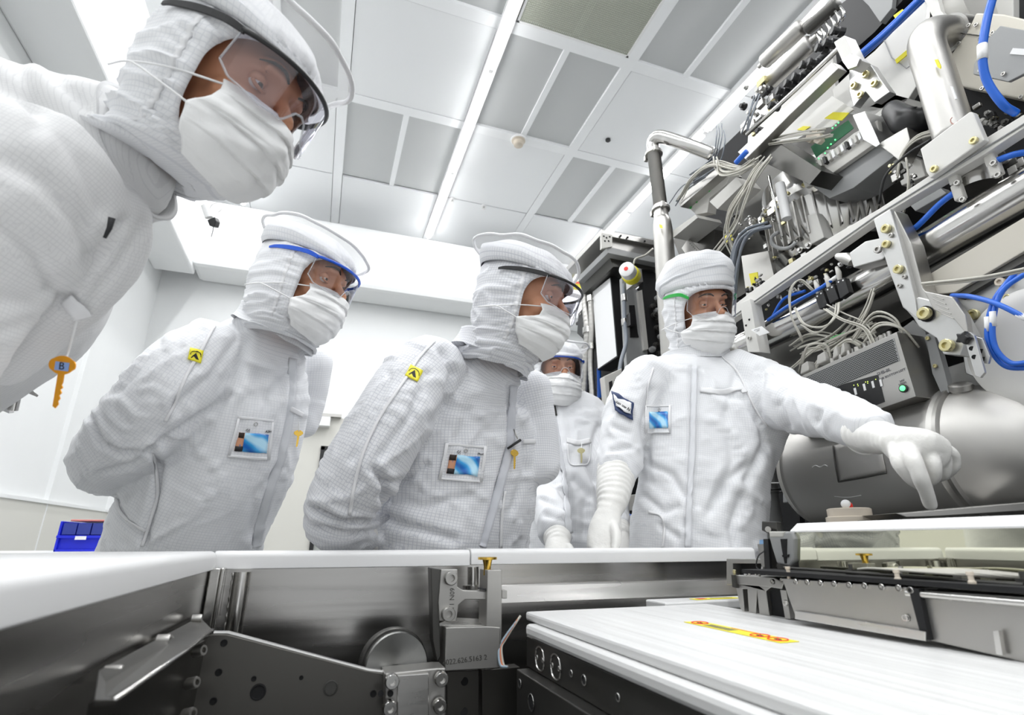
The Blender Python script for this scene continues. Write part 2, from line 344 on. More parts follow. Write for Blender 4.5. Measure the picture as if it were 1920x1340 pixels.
# ================================================================== the steel basin in front (camera stands at its mouth)
GX0, GX1, GY = -0.16, 1.035, 1.13      # inner left face, right end, inner back face
GT, GB = 0.934, 0.903                  # top and bottom of the white edge guard
XM_, YM0, YM1 = 0.77, -0.35, 0.755    # mirror
def guard(name, a, b, lab, nrm, w=0.05):
    """rounded white guard over an edge, from a to b"""
    a = Vector(a); b = Vector(b); n = Vector(nrm); prof = []
    h = GT-GB; r = 0.011
    for t in range(7):
        q = PI*t/12; prof.append((-r+r*math.cos(q)+0.004-0.004, h-r+r*math.sin(q)))
    pts = [(0.0, 0.0)]+[(-r*(1-math.cos(PI*t/12))*1.0, h-r+r*math.sin(PI*t/12)) for t in range(7)]+[(-w+0.01, h), (-w, h-0.01), (-w, 0.0)]
    P = [a+n*(-x if False else x)+Vector((0, 0, z)) for x, z in pts]
    mb = MB().prism(P, b-a)
    o = build(name, mb, 'white', smooth=35, bevel=0.0015)
    return tag(o, lab, 'edge guard')
guard('edge_guard', (GX0-0.006, GY, GB), (0.305, GY, GB), 'white rounded guard strip on the rear basin edge, left of the gold knob', (0, -1, 0))
guard('edge_guard', (0.307, GY, GB+0.002), (GX1, GY, GB+0.002), 'white rounded guard strip on the rear edge, from the gold knob to the instrument', (0, -1, 0))
guard('edge_guard', (GX0, -0.25, GB), (GX0, GY-0.01, GB), 'blurred white guard strip along the left edge of the basin closest to the viewer', (1, 0, 0), 0.24)
# basin walls
t = thing('steel_basin', (0.3, 0.6, 0.0), 'brushed steel basin walls below the white guards', 'machine basin')
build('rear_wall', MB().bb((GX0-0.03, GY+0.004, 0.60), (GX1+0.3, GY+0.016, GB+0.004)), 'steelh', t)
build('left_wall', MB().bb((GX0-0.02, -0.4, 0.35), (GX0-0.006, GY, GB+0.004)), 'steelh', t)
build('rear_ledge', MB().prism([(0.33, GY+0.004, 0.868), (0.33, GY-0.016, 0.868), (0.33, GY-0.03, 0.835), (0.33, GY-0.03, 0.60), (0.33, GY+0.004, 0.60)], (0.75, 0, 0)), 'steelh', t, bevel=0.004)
fl_ = [onX(186, 1256, -0.158), onX(374, 1156, -0.158), onX(398, 1180, -0.118), onX(345, 1222, -0.118), onX(215, 1312, -0.118), onX(178, 1312, -0.122)]
build('left_flange', MB().prism(fl_, (0, 0, -0.003)), 'plate', t)
build('flange_edge', MB().tube([fl_[2], fl_[3], fl_[4]], 0.0018, 8), 'polish', t, smooth=True)
build('corner_post', MB().bb((GX0-0.004, GY-0.03, 0.74), (GX0+0.012, GY-0.012, GB+0.004)).bb((GX0+0.012, GY-0.022, 0.74), (GX0+0.018, GY+0.002, GB+0.004)), 'polish', t, bevel=0.002)
build('corner_tube', MB().cyl((GX0+0.045, GY-0.004, 0.73), (GX0+0.045, GY-0.004, GB-0.004), 0.014, 20), 'polish', t, smooth=40)
build('weld_bead', MB().tube([(GX0+0.03, GY+0.001+0.001*math.sin(i*1.7), 0.73+i*0.0045) for i in range(38)], [0.0022+0.0009*math.sin(i*2.1) for i in range(38)], 8), 'satin', t, smooth=True)
build('basin_floor', MB().bb((GX0-0.01, -0.4, 0.42), (GX1, GY, 0.44)), 'void', t)
for (px, py) in ((1010//1, 0),)[:0]: pass
# bolts on the left flange
for x, y in ((203, 1262), (302, 1200), (368, 1160)):
    build('flange_bolt', bolt_mb(onX(x-8, y, GX0+0.002), (1, 0, 0), 0.006, 0.013), 'satin', t, smooth=40)
# front plate bending to the left
def plate(pts, X=None, th=0.012): pass
PY = 0.955
fp = [onY(x, y, PY) for x, y in ((372, 1200), (400, 1188), (425, 1188), (686, 1256), (722, 1262), (722, 1420), (330, 1420))]
t = thing('support_plate', onY(520, 1420, PY), 'dark machined support plate with a slanted bright upper edge and bolt holes', 'metal plate')
build('plate_face', MB().prism(fp, (0, 0.012, 0)), 'plate', t, bevel=0.0016)
build('bright_edge', MB().tube([onY(400, 1187, PY)+Vector((0, 0.004, 0)), onY(426, 1187, PY)+Vector((0, 0.004, 0)), onY(690, 1257, PY)+Vector((0, 0.004, 0)), onY(722, 1261, PY)+Vector((0, .004, 0))], 0.0032, 8), 'polish', t, smooth=40)
build('side_plate', MB().prism([onY(372, 1200, PY), onY(330, 1420, PY), onY(330, 1420, PY)+Vector((-0.05, -0.5, 0.05)), onY(372, 1200, PY)+Vector((-0.05, -0.5, 0.005))], (0.01, 0, 0)), 'plate', t)
for x, y, r in ((420, 1205, 4), (410, 1260, 4), (476, 1272, 3), (484, 1297, 9), (565, 1270, 2.5), (620, 1289, 9), (400, 1314, 4), (700, 1300, 4)):
    c = onY(x, y, PY-0.0005); r = r*0.00105
    build('bolt_hole', MB().lathe(c, (0, -1, 0), [(0.0, r*1.15), (0.0012, r*1.15), (0.0014, r*0.95), (0.0002, r*0.9)], 18), 'void' if x != 620 else 'darkm', t)
for x, y in ((365, 1222), (352, 1282), (300, 1205), (270, 1300), (200, 1268), (345, 1340), (330, 1180+20)):
    c = onY(x, y, 0.80 if x < 320 else 0.88)
    build('hex_bolt', bolt_mb(c, (0.8, -0.5, 0.2), 0.007, 0.014), 'satin', t, smooth=40)
# right end blocks of the plate
blk = thing('clamp_block', onY(775, 1330, 0.93), 'grey steel clamp block with socket screws below the round disc', 'clamp block')
build('block_face', MB().prism([onY(x, y, 0.93) for x, y in ((722, 1262), (820, 1252), (836, 1252), (836, 1420), (722, 1420))], (0, 0.05, 0)), 'satin', blk, bevel=0.002)
build('block_side', MB().prism([onY(x, y, 0.925) for x, y in ((745, 1266), (804, 1262), (804, 1420), (745, 1420))], (0, 0.01, 0)), 'steel', blk, bevel=0.001)
for x, y in ((734, 1275), (730, 1325), (826, 1271), (823, 1321)):
    c = onY(x, y, 0.924)
    build('socket_screw', bolt_mb(c, (0, -1, 0), 0.0105, 0.012), 'polish', blk, smooth=40)
for x, y in ((714, 1300), (732, 1300)): build('bolt_hole', MB().cyl(onY(x, y, 0.9235), onY(x, y, 0.93), 0.0045, 14), 'void', blk)
c = onY(740, 1248, 1.0)
TURN_M = mat('turned_metal', (0.30, 0.30, 0.29), 0.35, 1.0); bsdf(TURN_M).inputs['Anisotropic'].default_value = 0.9
tn = nd(TURN_M, 'ShaderNodeTangent', direction_type='RADIAL', axis='Y'); lk(TURN_M, tn.outputs[0], bsdf(TURN_M).inputs['Tangent'])
dsk = thing('round_disc', c, 'dark turned metal disc standing behind the clamp block', 'metal disc')
build('disc_face', MB().lathe(c, (0.12, -1, 0.02), [(0, 0.052), (0.012, 0.052), (0.0145, 0.050), (0.0145, 0.001)], 72), TURN_M, dsk, smooth=30)
build('disc_hub', MB().lathe(c, (0.12, -1, 0.02), [(-0.02, 0.056), (-0.006, 0.056), (-0.004, 0.054)], 60), 'darkm', dsk, smooth=30)
# the bracket with the gold knob
BY = 0.99
br = thing('knob_bracket', onY(880, 1255, BY), 'machined steel bracket with two hex screws under the gold knob', 'bracket')
def py_prism(pts, Y, d): return MB().prism([onY(x, y, Y) for x, y in pts], (0, d, 0))
build('bracket_plate', py_prism(((827, 1067), (858, 1067), (858, 1100), (868, 1106), (912, 1108), (912, 1124), (872, 1124), (860, 1134), (856, 1164), (824, 1164), (822, 1130)), BY, 0.012), 'satin', br, bevel=0.0012)
build('bracket_column', py_prism(((914, 1068), (941, 1068), (941, 1180), (938, 1252), (910, 1256), (912, 1174)), BY-0.01, 0.05), 'satin', br, bevel=0.0012)
build('bracket_body', py_prism(((836, 1176), (912, 1174), (938, 1176), (938, 1252), (834, 1258)), BY-0.012, 0.05), 'satin', br, bevel=0.0012)
build('bracket_rear', py_prism(((808, 1064), (828, 1067), (824, 1164), (826, 1230), (820, 1240), (812, 1200)), BY+0.004, 0.03), 'darkm', br, bevel=0.001)
build('bracket_shelf', MB().prism([onY(824, 1168, BY), onY(912, 1172, BY), onY(905, 1160, BY+0.08), onY(850, 1157, BY+0.08)], (0, 0, -0.004)), 'steel', br)
build('guide_pin', MB().cyl(onY(887, 1062, 1.07), onY(887, 1096, 1.07), 0.011, 20).cyl(onY(887, 1096, 1.07), onY(887, 1104, 1.07), 0.02, 20), 'polish', br, smooth=40)
build('side_tab', py_prism(((941, 1105), (951, 1106), (951, 1122), (941, 1122)), BY, 0.02), 'satin', br, bevel=0.001)
build('lock_lever', py_prism(((898, 1101), (912, 1103), (912, 1108), (898, 1104)), BY-0.004, 0.01), 'black', br)
for x, y in ((844, 1083), (839, 1150)):
    build('hex_screw', bolt_mb(onY(x, y, BY), (0, -1, 0), 0.0118, 0.012), 'satin', br, smooth=40)
e0 = onY(872, 1237, BY-0.0125)
build('engraved_number', text_mb('4022.626.5163 2', e0, (1, 0, 0.05), (0, 0, 1), 0.0115), 'plate', br).location += Vector((0, 0, 0))
e1 = onY(847, 1122, BY-0.0006); build('engraved_mark', text_mb('60N 11', e1, (0, 0, -1), (1, 0, 0), 0.0115), 'darkm', br)
# lower column under the bracket
lc = thing('base_column', onY(880, 1400, BY), 'dark steel column with round holes at the bottom of the basin', 'column')
build('column_face', py_prism(((838, 1258), (898, 1256), (898, 1430), (838, 1430)), BY+0.02, 0.03), 'plate', lc, bevel=0.001)
build('column_face', py_prism(((904, 1256), (975, 1250), (975, 1430), (904, 1430)), BY+0.03, 0.03), 'plate', lc, bevel=0.001)
for x, y in ((871, 1277), (870, 1334)): build('bolt_hole', MB().cyl(onY(x, y, BY+0.0185), onY(x, y, BY+0.03), 0.0065, 16), 'void', lc)
# gold knobs
def gold_knob(c, lab):
    c = Vector(c); t = thing('gold_knob', c-Vector((0, 0, 0.03)), lab, 'knob')
    build('knob_stem', MB().lathe(c-Vector((0, 0, 0.026)), (0, 0, 1), [(0, 0.007), (0.014, 0.0065), (0.022, 0.008), (0.026, 0.009)], 20), 'gold', t, smooth=40)
    build('knob_disc', MB().lathe(c, (0, 0, 1), [(0, 0.009), (0.0005, 0.0175), (0.0045, 0.0175), (0.005, 0.016)], 28), 'gold', t, smooth=40)
c = onY(914, 1047, BY+0.01); gold_knob((c.x, c.y, c.z-0.002), 'gold T-shaped knob on the steel bracket in front of the white guard')
# white covers
ZC_ = 0.832
def cover_mat():
    m = mat('cover_plastic', (0.74, 0.74, 0.735), 0.3); b = bsdf(m)
    tc = nd(m, 'ShaderNodeTexCoord'); mp = nd(m, 'ShaderNodeMapping'); mp.inputs['Scale'].default_value = (26, 0.6, 1)
    nz = nd(m, 'ShaderNodeTexNoise'); nz.inputs['Scale'].default_value = 1.0; nz.inputs['Detail'].default_value = 2
    lk(m, tc.outputs['Object'], mp.inputs[0]); lk(m, mp.outputs[0], nz.inputs['Vector'])
    bp = nd(m, 'ShaderNodeBump'); bp.inputs['Strength'].default_value = 0.45; bp.inputs['Distance'].default_value = 0.01
    lk(m, nz.outputs['Fac'], bp.inputs['Height']); lk(m, bp.outputs[0], b.inputs['Normal'])
    cr = nd(m, 'ShaderNodeMapRange'); cr.inputs[3].default_value = 0.25; cr.inputs[4].default_value = 0.42
    lk(m, nz.outputs['Fac'], cr.inputs[0]); lk(m, cr.outputs[0], b.inputs['Roughness']); return m
M['cover'] = cover_mat()
cv = thing('white_cover', (0.57, 0.35, ZC_-0.06), 'large white plastic cover with a yellow warning strip over the basin', 'machine cover')
ca = onZ(985, 1146, ZC_); cb = onZ(1250, 1134, ZC_)
X0 = ca.x; Y1 = ca.y; X1 = XM_-0.07
build('cover_top', MB().bb((X0, -0.3, ZC_-0.014), (X1+0.06, Y1, ZC_)), 'cover', cv, bevel=0.004)
build('cover_lip', MB().bb((X0-0.014, -0.3, ZC_-0.034), (X1+0.06, Y1-0.035, ZC_-0.0145)), 'cover', cv, bevel=0.006)
wl = thing('warning_label', (0.6, 0.6, ZC_), 'long yellow warning label with red prohibition signs on the large white cover', 'label')
def label_strip(x, y0, y1, w, z, root, flip=1):
    build('label_sheet', MB().bb((x-w/2, y0, z+0.0003), (x+w/2, y1, z+0.0009)), 'yellow', root)
    L = y1-y0
    build('red_band', MB().bb((x+w*0.30, y0+L*0.30, z+0.001), (x+w*0.36, y0+L*0.60, z+0.0013)), 'red', root)
    for f in (0.10, 0.26, 0.90):
        c = (x, y0+L*f, z+0.0012); r = w*0.40; pts = [(c[0]+r*math.cos(2*PI*k/28), c[1]+r*math.sin(2*PI*k/28), c[2]) for k in range(28)]
        build('prohibition_ring', MB().tube(pts, w*0.028, 6, closed=True), 'red', root)
        build('prohibition_bar', MB().tube([(c[0]-r*.7, c[1]-r*.7, c[2]), (c[0]+r*.7, c[1]+r*.7, c[2])], w*0.026, 6), 'red', root)
        build('hand_mark', MB().sph(c, (r*.35, r*.5, 0.0004), 10), 'ink', root)
    for k in range(5):
        build('print_line', MB().bb((x-w*0.36+k*w*0.12, y0+L*0.50, z+0.001), (x-w*0.31+k*w*0.12, y0+L*0.80, z+0.0012)), 'greyink', root)
l0 = onZ(1290, 1166, ZC_); l1 = onZ(1490, 1204, ZC_)
label_strip((l0.x+l1.x)/2, l1.y, l0.y, 0.030, ZC_, wl)
cv2 = thing('rear_cover', (0.62, 1.02, ZC_-0.02), 'smaller white cover with a yellow strip at the back, beside the steel angle stand', 'machine cover')
c0 = onZ(1254, 1131, ZC_+0.004); X3 = onZ(1400, 1127, ZC_+0.004)
build('cover_top', MB().bb((c0.x, Y1+0.004, ZC_-0.012), (0.98, min(GY-0.03, Y1+0.075), ZC_+0.004)), 'cover', cv2, bevel=0.003)
s0 = onZ(1340, 1130, ZC_+0.004)
w2 = thing('warning_label', (0.7, 1.0, ZC_+0.004), 'short yellow warning label on the smaller rear cover', 'label')
yy = (Y1+0.004+min(GY-0.03, Y1+0.075))/2
build('label_sheet', MB().bb((s0.x, yy-0.014, ZC_+0.0043), (s0.x+0.11, yy+0.010, ZC_+0.005)), 'yellow', w2)
build('red_band', MB().bb((s0.x+0.01, yy-0.008, ZC_+0.005), (s0.x+0.03, yy+0.004, ZC_+0.0055)), 'red', w2)
build('print_line', MB().bb((s0.x+0.045, yy-0.002, ZC_+0.005), (s0.x+0.10, yy+0.002, ZC_+0.0055)), 'greyink', w2)
# dark frame under the white cover, with oval cut-outs
ub = thing('cover_frame', (X0+0.2, 0.3, 0.6), 'black anodised frame with holes and oval pockets under the large white cover', 'machine frame')
FX = X0-0.006
build('frame_rail', MB().bb((FX, -0.3, ZC_-0.082), (FX+0.35, Y1-0.02, ZC_-0.036)), 'darkm', ub, bevel=0.001)
build('frame_base', MB().bb((FX-0.022, -0.3, ZC_-0.15), (FX+0.35, Y1-0.03, ZC_-0.083)), 'darkm', ub, bevel=0.0015)
build('frame_skirt', MB().bb((FX-0.01, -0.3, 0.44), (FX+0.35, Y1-0.05, ZC_-0.151)), 'plate', ub, bevel=0.0015)
for f, z in ((0.052, 0), (0.115, 0)):
    yc = Y1-0.03-f; zc = ZC_-0.060; pts = [(FX-0.0006, yc+0.020*math.cos(a)*(1 if abs(math.cos(a)) < .8 else .9), zc+0.017*math.sin(a)) for a in [2*PI*k/24 for k in range(24)]]
    build('oval_pocket', MB().tube(pts, 0.0013, 6, closed=True), 'steel', ub)
    for d in (-0.012, 0.012): build('bolt_hole', MB().tube([(FX-0.0008, yc+d+0.003*math.cos(2*PI*k/12), zc+0.003*math.sin(2*PI*k/12)) for k in range(12)], 0.0009, 5, closed=True), 'steel', ub)
for yc, zc, r in ((Y1-0.10, ZC_-0.115, 0.011), (Y1-0.05, ZC_-0.10, 0.006), (Y1-0.20, ZC_-0.058, 0.004), (Y1-0.24, ZC_-0.058, 0.006), (Y1-0.33, ZC_-0.058, 0.004), (Y1-0.17, ZC_-0.13, 0.004)):
    fx = FX-0.0225 if zc < ZC_-0.083 else FX
    build('bolt_hole', MB().lathe((fx, yc, zc), (-1, 0, 0), [(0, r*1.1), (0.001, r*1.1), (0.0012, r*.95), (0.0003, r*.9)], 16), 'void', ub)
    build('hole_rim', MB().tube([(fx-0.001, yc+r*1.05*math.cos(2*PI*k/16), zc+r*1.05*math.sin(2*PI*k/16)) for k in range(16)], 0.0007, 5, closed=True), 'steel', ub)
for k, (c_, dx) in enumerate((('hose', 0), ('red', 0.004), ('cream', 0.009))):
    o = build('loose_wire', MB().tube([onY(972+k*2, 1160-k*3, 0.99), onY(948, 1192+k*3, 0.985), onY(936+k*2, 1215, 0.98), onY(938+k*3, 1246, 0.97), onY(952, 1250, 0.96)], 0.0022, 8, smooth=6), {'hose': mat('pale_blue_wire', (.3, .38, .45), .4), 'red': mat('orange_wire', (.55, .16, .06), .4), 'cream': M['hose']}[c_], ub, smooth=True)
# ---- instrument box along the right side, with the polished mirror above
ib = thing('instrument_box', (XM_, 0.3, 0.8), 'low satin steel instrument housing with a row of screws on the right', 'instrument housing')
PX = 0.70
def pX(x, y, X=PX): return onX(x, y, X)
def x_prism(pts, X, d=0.02): return MB().prism([onX(x, y, X) for x, y in pts], (d, 0, 0))
build('front_panel', x_prism(((1466, 1084), (1705, 1101), (1735, 1198), (1700, 1192), (1490, 1152)), PX, 0.05), 'satin', ib, bevel=0.001)
build('front_panel', x_prism(((1716, 1106), (2050, 1128), (2120, 1290), (1920, 1241), (1738, 1199)), PX+0.004, 0.05), 'satin', ib, bevel=0.001)
build('panel_rail', MB().tube([pX(1700, 1112), pX(1800, 1120), pX(2060, 1142)], 0.004, 10), 'steel', ib, smooth=40)
build('black_slot', x_prism(((1703, 1102), (1722, 1104), (1742, 1200), (1728, 1198)), PX-0.004, 0.01), 'void', ib)
build('top_tray', MB().bb((PX-0.002, -0.3, 0.899), (XM_-0.002, 0.80, 0.905)), 'void', ib)
build('lower_trim', x_prism(((1490, 1144), (1560, 1155), (1690, 1176), (1735, 1184), (1735, 1202), (1490, 1160)), PX-0.006, 0.01), 'steel', ib, bevel=0.001)
build('edge_strip', MB().tube([pX(1440, 1073, PX+0.01), pX(1600, 1086, PX+0.01), pX(1920, 1110, PX+0.01), pX(2060, 1120, PX+.01)], 0.0028, 8), 'polish', ib, smooth=40)
build('edge_strip', MB().tube([pX(1470, 1064, PX+0.03), pX(1700, 1080, PX+0.03), pX(1920, 1096, PX+0.03)], 0.0022, 8), 'darkm', ib, smooth=40)
for x in (1494, 1516, 1541, 1567, 1595, 1624, 1656, 1688): build('cap_screw', bolt_mb(pX(x, 1090+(x-1494)*0.062, PX), (-1, 0, 0), 0.0042, 0.004), 'polish', ib, smooth=40)
for x, y in ((1475, 1130), (1700, 1158), (1710, 1106)): build('cap_screw', bolt_mb(pX(x, y, PX-.001), (-1, 0, 0), 0.0042, 0.004), 'polish', ib, smooth=40)
for x in (1480, 1686, 1826):
    c = pX(x, 1085+(x-1480)*0.055, PX+0.004)
    build('spacer_stud', MB().lathe(c, (0, 0, 1), [(0, 0.0028), (0.005, 0.0028), (0.0055, 0.004), (0.008, 0.004), (0.009, 0.0028), (0.014, 0.0028), (0.0145, 0.0038), (0.018, 0.0038)], 14), 'cream', ib, smooth=40)
build('latch_post', x_prism(((1862, 1183), (1872, 1182), (1880, 1228), (1868, 1226)), PX-0.006, 0.006), 'polish', ib)
for k in range(5):
    y0 = 0.56-0.02*k
    build('flat_cable', MB().tube([(PX+0.05, 0.62, 0.912), (PX+0.03, 0.58-k*0.012, 0.915), (PX+0.02+0.004*k, 0.50-k*0.01, 0.914+0.001*k), (PX+0.045, 0.42-k*0.015, 0.911)], 0.0018, 6, smooth=6), 'hose', ib, smooth=True)
for k in range(7):
    c = Vector((PX+0.035+0.02*random.random(), 0.20+0.07*k, 0.907)); build('small_fitting', MB().box(c, (0.012, 0.010, 0.010)).cyl(c, c+Vector((0, 0, 0.012)), 0.003), ('darkm', 'satin', 'polish')[k % 3], ib)
# mirror block
mr = thing('mirror_block', (XM_+0.04, 0.3, 0.90), 'long polished mirror block with a greenish tint reflecting the white guard', 'mirror')
zt0 = onX(1500, 1007, XM_).z
mz0, mz1 = 0.905, onX(1700, 994, XM_).z
build('mirror_face', MB().bb((XM_, -0.35, mz0), (XM_+0.05, YM1-0.01, mz1)), 'mirror', mr)
# bevelled rim on top of the mirror; white colour stands in for reflected ceiling light
mt = onX(1700, 973, XM_+0.012).z
build('mirror_rim', MB().prism([(XM_-0.002, -0.35, mz1), (XM_-0.002, -0.35, mz1+0.003), (XM_+0.016, -0.35, mt), (XM_+0.05, -0.35, mt), (XM_+0.05, -0.35, mz1)], (0, YM1-0.005+0.35, 0)), 'white', mr, bevel=0.0006)
# grey end cap of the mirror
ec = thing('mirror_holder', (XM_-0.01, YM1, 0.9), 'grey moulded end cap clamped on the far end of the mirror block', 'end cap')
build('cap_body', x_prism(((1443, 998), (1484, 996), (1489, 1010), (1488, 1052), (1480, 1062), (1456, 1056), (1448, 1030), (1441, 1005)), XM_-0.008, 0.04), 'greyp', ec, bevel=0.003)
build('cap_top', x_prism(((1441, 996), (1471, 996), (1468, 1007), (1443, 1007)), XM_-0.009, 0.042), 'lightp', ec, bevel=0.002)
build('cap_slot', x_prism(((1463, 1010), (1475, 1010), (1474, 1056), (1471, 1056), (1466, 1030)), XM_-0.0095, 0.004), 'void', ec)
build('cap_slot', x_prism(((1466, 1040), (1479, 1039), (1478, 1044), (1467, 1044)), XM_-0.0097, 0.004), 'void', ec)
build('cap_base', x_prism(((1456, 1056), (1480, 1060), (1480, 1078), (1458, 1074)), XM_-0.006, 0.03), 'darkm', ec)
# small latch tower and stage to the left of the mirror
lt = thing('latch_tower', (XM_-0.01, 0.84, 0.87), 'dark latch post with a round button behind the grey end cap', 'latch')
build('post_plate', x_prism(((1428, 977), (1455, 978), (1457, 1000), (1460, 1060), (1448, 1070), (1440, 1000), (1428, 994)), XM_+0.01, 0.012), 'darkm', lt, bevel=0.001)
build('round_button', MB().cyl(onX(1440, 992, XM_+0.008), onX(1440, 992, XM_-0.004), 0.005, 18), 'satin', lt, smooth=40)
build('steel_link', x_prism(((1420, 1020), (1434, 1017), (1437, 1066), (1429, 1066)), XM_+0.006, 0.006), 'satin', lt)
build('black_rod', x_prism(((1431, 1010), (1440, 1010), (1444, 1070), (1434, 1070)), XM_-0.002, 0.006), 'black', lt)
build('blue_chip', x_prism(((1424, 1012), (1437, 1011), (1437, 1019), (1424, 1020)), XM_, 0.006), mat('pale_blue_chip', (.22, .38, .62), .4), lt)
build('thin_cable', MB().tube([onX(1433, 1033, XM_-0.004), onX(1422, 1042, XM_-0.004), onX(1418, 1060, XM_-0.004), onX(1424, 1070, XM_-0.004)], 0.0012, 6, smooth=6), 'black', lt)
st = thing('angle_stand', (0.75, 0.9, 0.8), 'slotted satin metal stand with small studs between the covers and the instrument box', 'stand')
build('stage_deck', x_prism(((1374, 1078), (1450, 1082), (1470, 1092), (1466, 1104), (1440, 1100), (1372, 1094)), 0.735, 0.05), 'satin', st, bevel=0.001)
build('deck_side', x_prism(((1371, 1077), (1376, 1078), (1380, 1102), (1373, 1100)), 0.73, 0.01), 'darkm', st)
build('stand_leg', x_prism(((1378, 1092), (1447, 1100), (1436, 1108), (1443, 1157), (1424, 1154), (1419, 1106), (1417, 1153), (1404, 1151), (1401, 1104), (1392, 1104), (1396, 1150), (1388, 1140)), 0.737, 0.03), 'satin', st, bevel=0.001)
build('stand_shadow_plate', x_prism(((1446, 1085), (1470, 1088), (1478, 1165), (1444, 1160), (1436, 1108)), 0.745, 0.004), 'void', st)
build('side_column', x_prism(((1462, 1105), (1474, 1106), (1482, 1160), (1472, 1160)), 0.728, 0.02), 'satin', st, bevel=0.001)
build('hollow_frame', x_prism(((1362, 1047), (1430, 1048), (1430, 1056), (1374, 1056), (1374, 1096), (1362, 1096)), 0.82, 0.03), 'satin', st, bevel=0.001)
build('hollow_dark', x_prism(((1374, 1056), (1430, 1056), (1430, 1080), (1374, 1080)), 0.84, 0.01), 'void', st)
for x, y, h in ((1377, 1068, 12), (1398, 1076, 6), (1405, 1068, 10), (1417, 1070, 8), (1424, 1072, 8), (1388, 1078, 3), (1393, 1078, 4), (1431, 1062, 12), (1438, 1072, 6), (1449, 1070, 6)):
    a = onX(x, y+h, 0.742); b = onX(x, y, 0.742); build('small_stud', MB().tube([a, a.lerp(b, .5), a.lerp(b, .55), b], [0.0022, 0.0022, 0.0035, 0.003], 10), random.choice(('polish', 'satin', 'brass')), st, smooth=40)
for x, y in ((1469, 1088), (1450, 1090)): build('cap_screw', bolt_mb(onX(x, y, 0.727), (-1, 0, 0), 0.0042, 0.004), 'polish', st, smooth=40)
# ================================================================== people: builders
HR = Vector((math.cos(TURN), math.sin(TURN), 0)); HB = Vector((math.sin(TURN), -math.cos(TURN), 0)); UP = Vector((0, 0, 1))
def hv(r, b, u): return HR*r+HB*b+UP*u
def WD(px, py, d):
    r = ray(px, py); return CL+r*(d/(-r.dot(HB)))
def fabric(name, col, line, sp=0.0062, k=1.0):
    m = mat(name, col, 0.75, spec=0.25); b = bsdf(m)
    uv = nd(m, 'ShaderNodeUVMap'); sx = nd(m, 'ShaderNodeSeparateXYZ'); lk(m, uv.outputs[0], sx.inputs[0]); outs = []
    for a, wd_ in ((0, 0.16), (1, 0.20)):
        d = nd(m, 'ShaderNodeMath', operation='DIVIDE'); d.inputs[1].default_value = sp; lk(m, sx.outputs[a], d.inputs[0])
        p = nd(m, 'ShaderNodeMath', operation='PINGPONG'); p.inputs[1].default_value = 0.5; lk(m, d.outputs[0], p.inputs[0])
        c = nd(m, 'ShaderNodeMath', operation='LESS_THAN'); c.inputs[1].default_value = wd_/2; lk(m, p.outputs[0], c.inputs[0]); outs.append(c)
    mx = nd(m, 'ShaderNodeMath', operation='MAXIMUM'); lk(m, outs[0].outputs[0], mx.inputs[0]); lk(m, outs[1].outputs[0], mx.inputs[1])
    cm = nd(m, 'ShaderNodeMix', data_type='RGBA'); cm.inputs[6].default_value = (*col, 1); cm.inputs[7].default_value = (*line, 1)
    lk(m, mx.outputs[0], cm.inputs[0]); lk(m, cm.outputs[2], b.inputs['Base Color'])
    tc = nd(m, 'ShaderNodeTexCoord'); n1 = nd(m, 'ShaderNodeTexNoise'); n1.inputs['Scale'].default_value = 17; n1.inputs['Detail'].default_value = 3; n1.inputs['Distortion'].default_value = 0.9
    lk(m, tc.outputs['Object'], n1.inputs['Vector'])
    a = nd(m, 'ShaderNodeMath', operation='SUBTRACT'); a.inputs[1].default_value = 0.5; lk(m, n1.outputs['Fac'], a.inputs[0])
    a2 = nd(m, 'ShaderNodeMath', operation='ABSOLUTE'); lk(m, a.outputs[0], a2.inputs[0])
    a3 = nd(m, 'ShaderNodeMath', operation='POWER'); a3.inputs[1].default_value = 0.6; lk(m, a2.outputs[0], a3.inputs[0])
    bp = nd(m, 'ShaderNodeBump'); bp.inputs['Strength'].default_value = 0.07*k; bp.inputs['Distance'].default_value = 0.012
    lk(m, a3.outputs[0], bp.inputs['Height']); lk(m, bp.outputs[0], b.inputs['Normal'])
    b.inputs['Sheen Weight'].default_value = 0.1
    return m
M['suit'] = fabric('suit_fabric', (0.80, 0.805, 0.82), (0.70, 0.71, 0.735))
M['suit2'] = fabric('suit_fabric_grey_thread', (0.775, 0.78, 0.80), (0.60, 0.61, 0.65), 0.0066)
M['suit3'] = fabric('suit_fabric_near', (0.74, 0.74, 0.74), (0.665, 0.665, 0.67), 0.0050)
M['trimc'] = noisy(mat('suit_tape', (0.79, 0.79, 0.80), 0.6), amt=0.03, freq=60)
def thin_cloth(name, col, al):
    m = mat(name, col, 0.7, alpha=al); return m
M['veil'] = thin_cloth('sheer_veil', (0.88, 0.88, 0.89), 0.24)
def mask_mat():
    m = mat('face_mask_paper', (0.85, 0.85, 0.845), 0.8, spec=0.2); return noisy(m, (1, 1, 1), amt=0.02, bump=0.15, freq=40)
M['mask'] = mask_mat()
M['skin'] = noisy(mat('skin', (0.62, 0.30, 0.175), 0.48), amt=0.08, freq=14, bump=0.06); bsdf(M['skin']).inputs['Subsurface Weight'].default_value = 0.0
M['hair'] = noisy(mat('brow_hair', (0.03, 0.018, 0.012), 0.7), (20, 60, 20), amt=0.3)
M['eye'] = mat('eye_white', (0.75, 0.72, 0.70), 0.2); M['iris'] = mat('iris_brown', (0.05, 0.025, 0.015), 0.15)
M['lip'] = mat('lip', (0.42, 0.16, 0.13), 0.5)
M['glove'] = noisy(mat('latex_glove', (0.80, 0.79, 0.76), 0.42, spec=0.4), (1, 1, 1), amt=0.03, bump=0.35, freq=28)
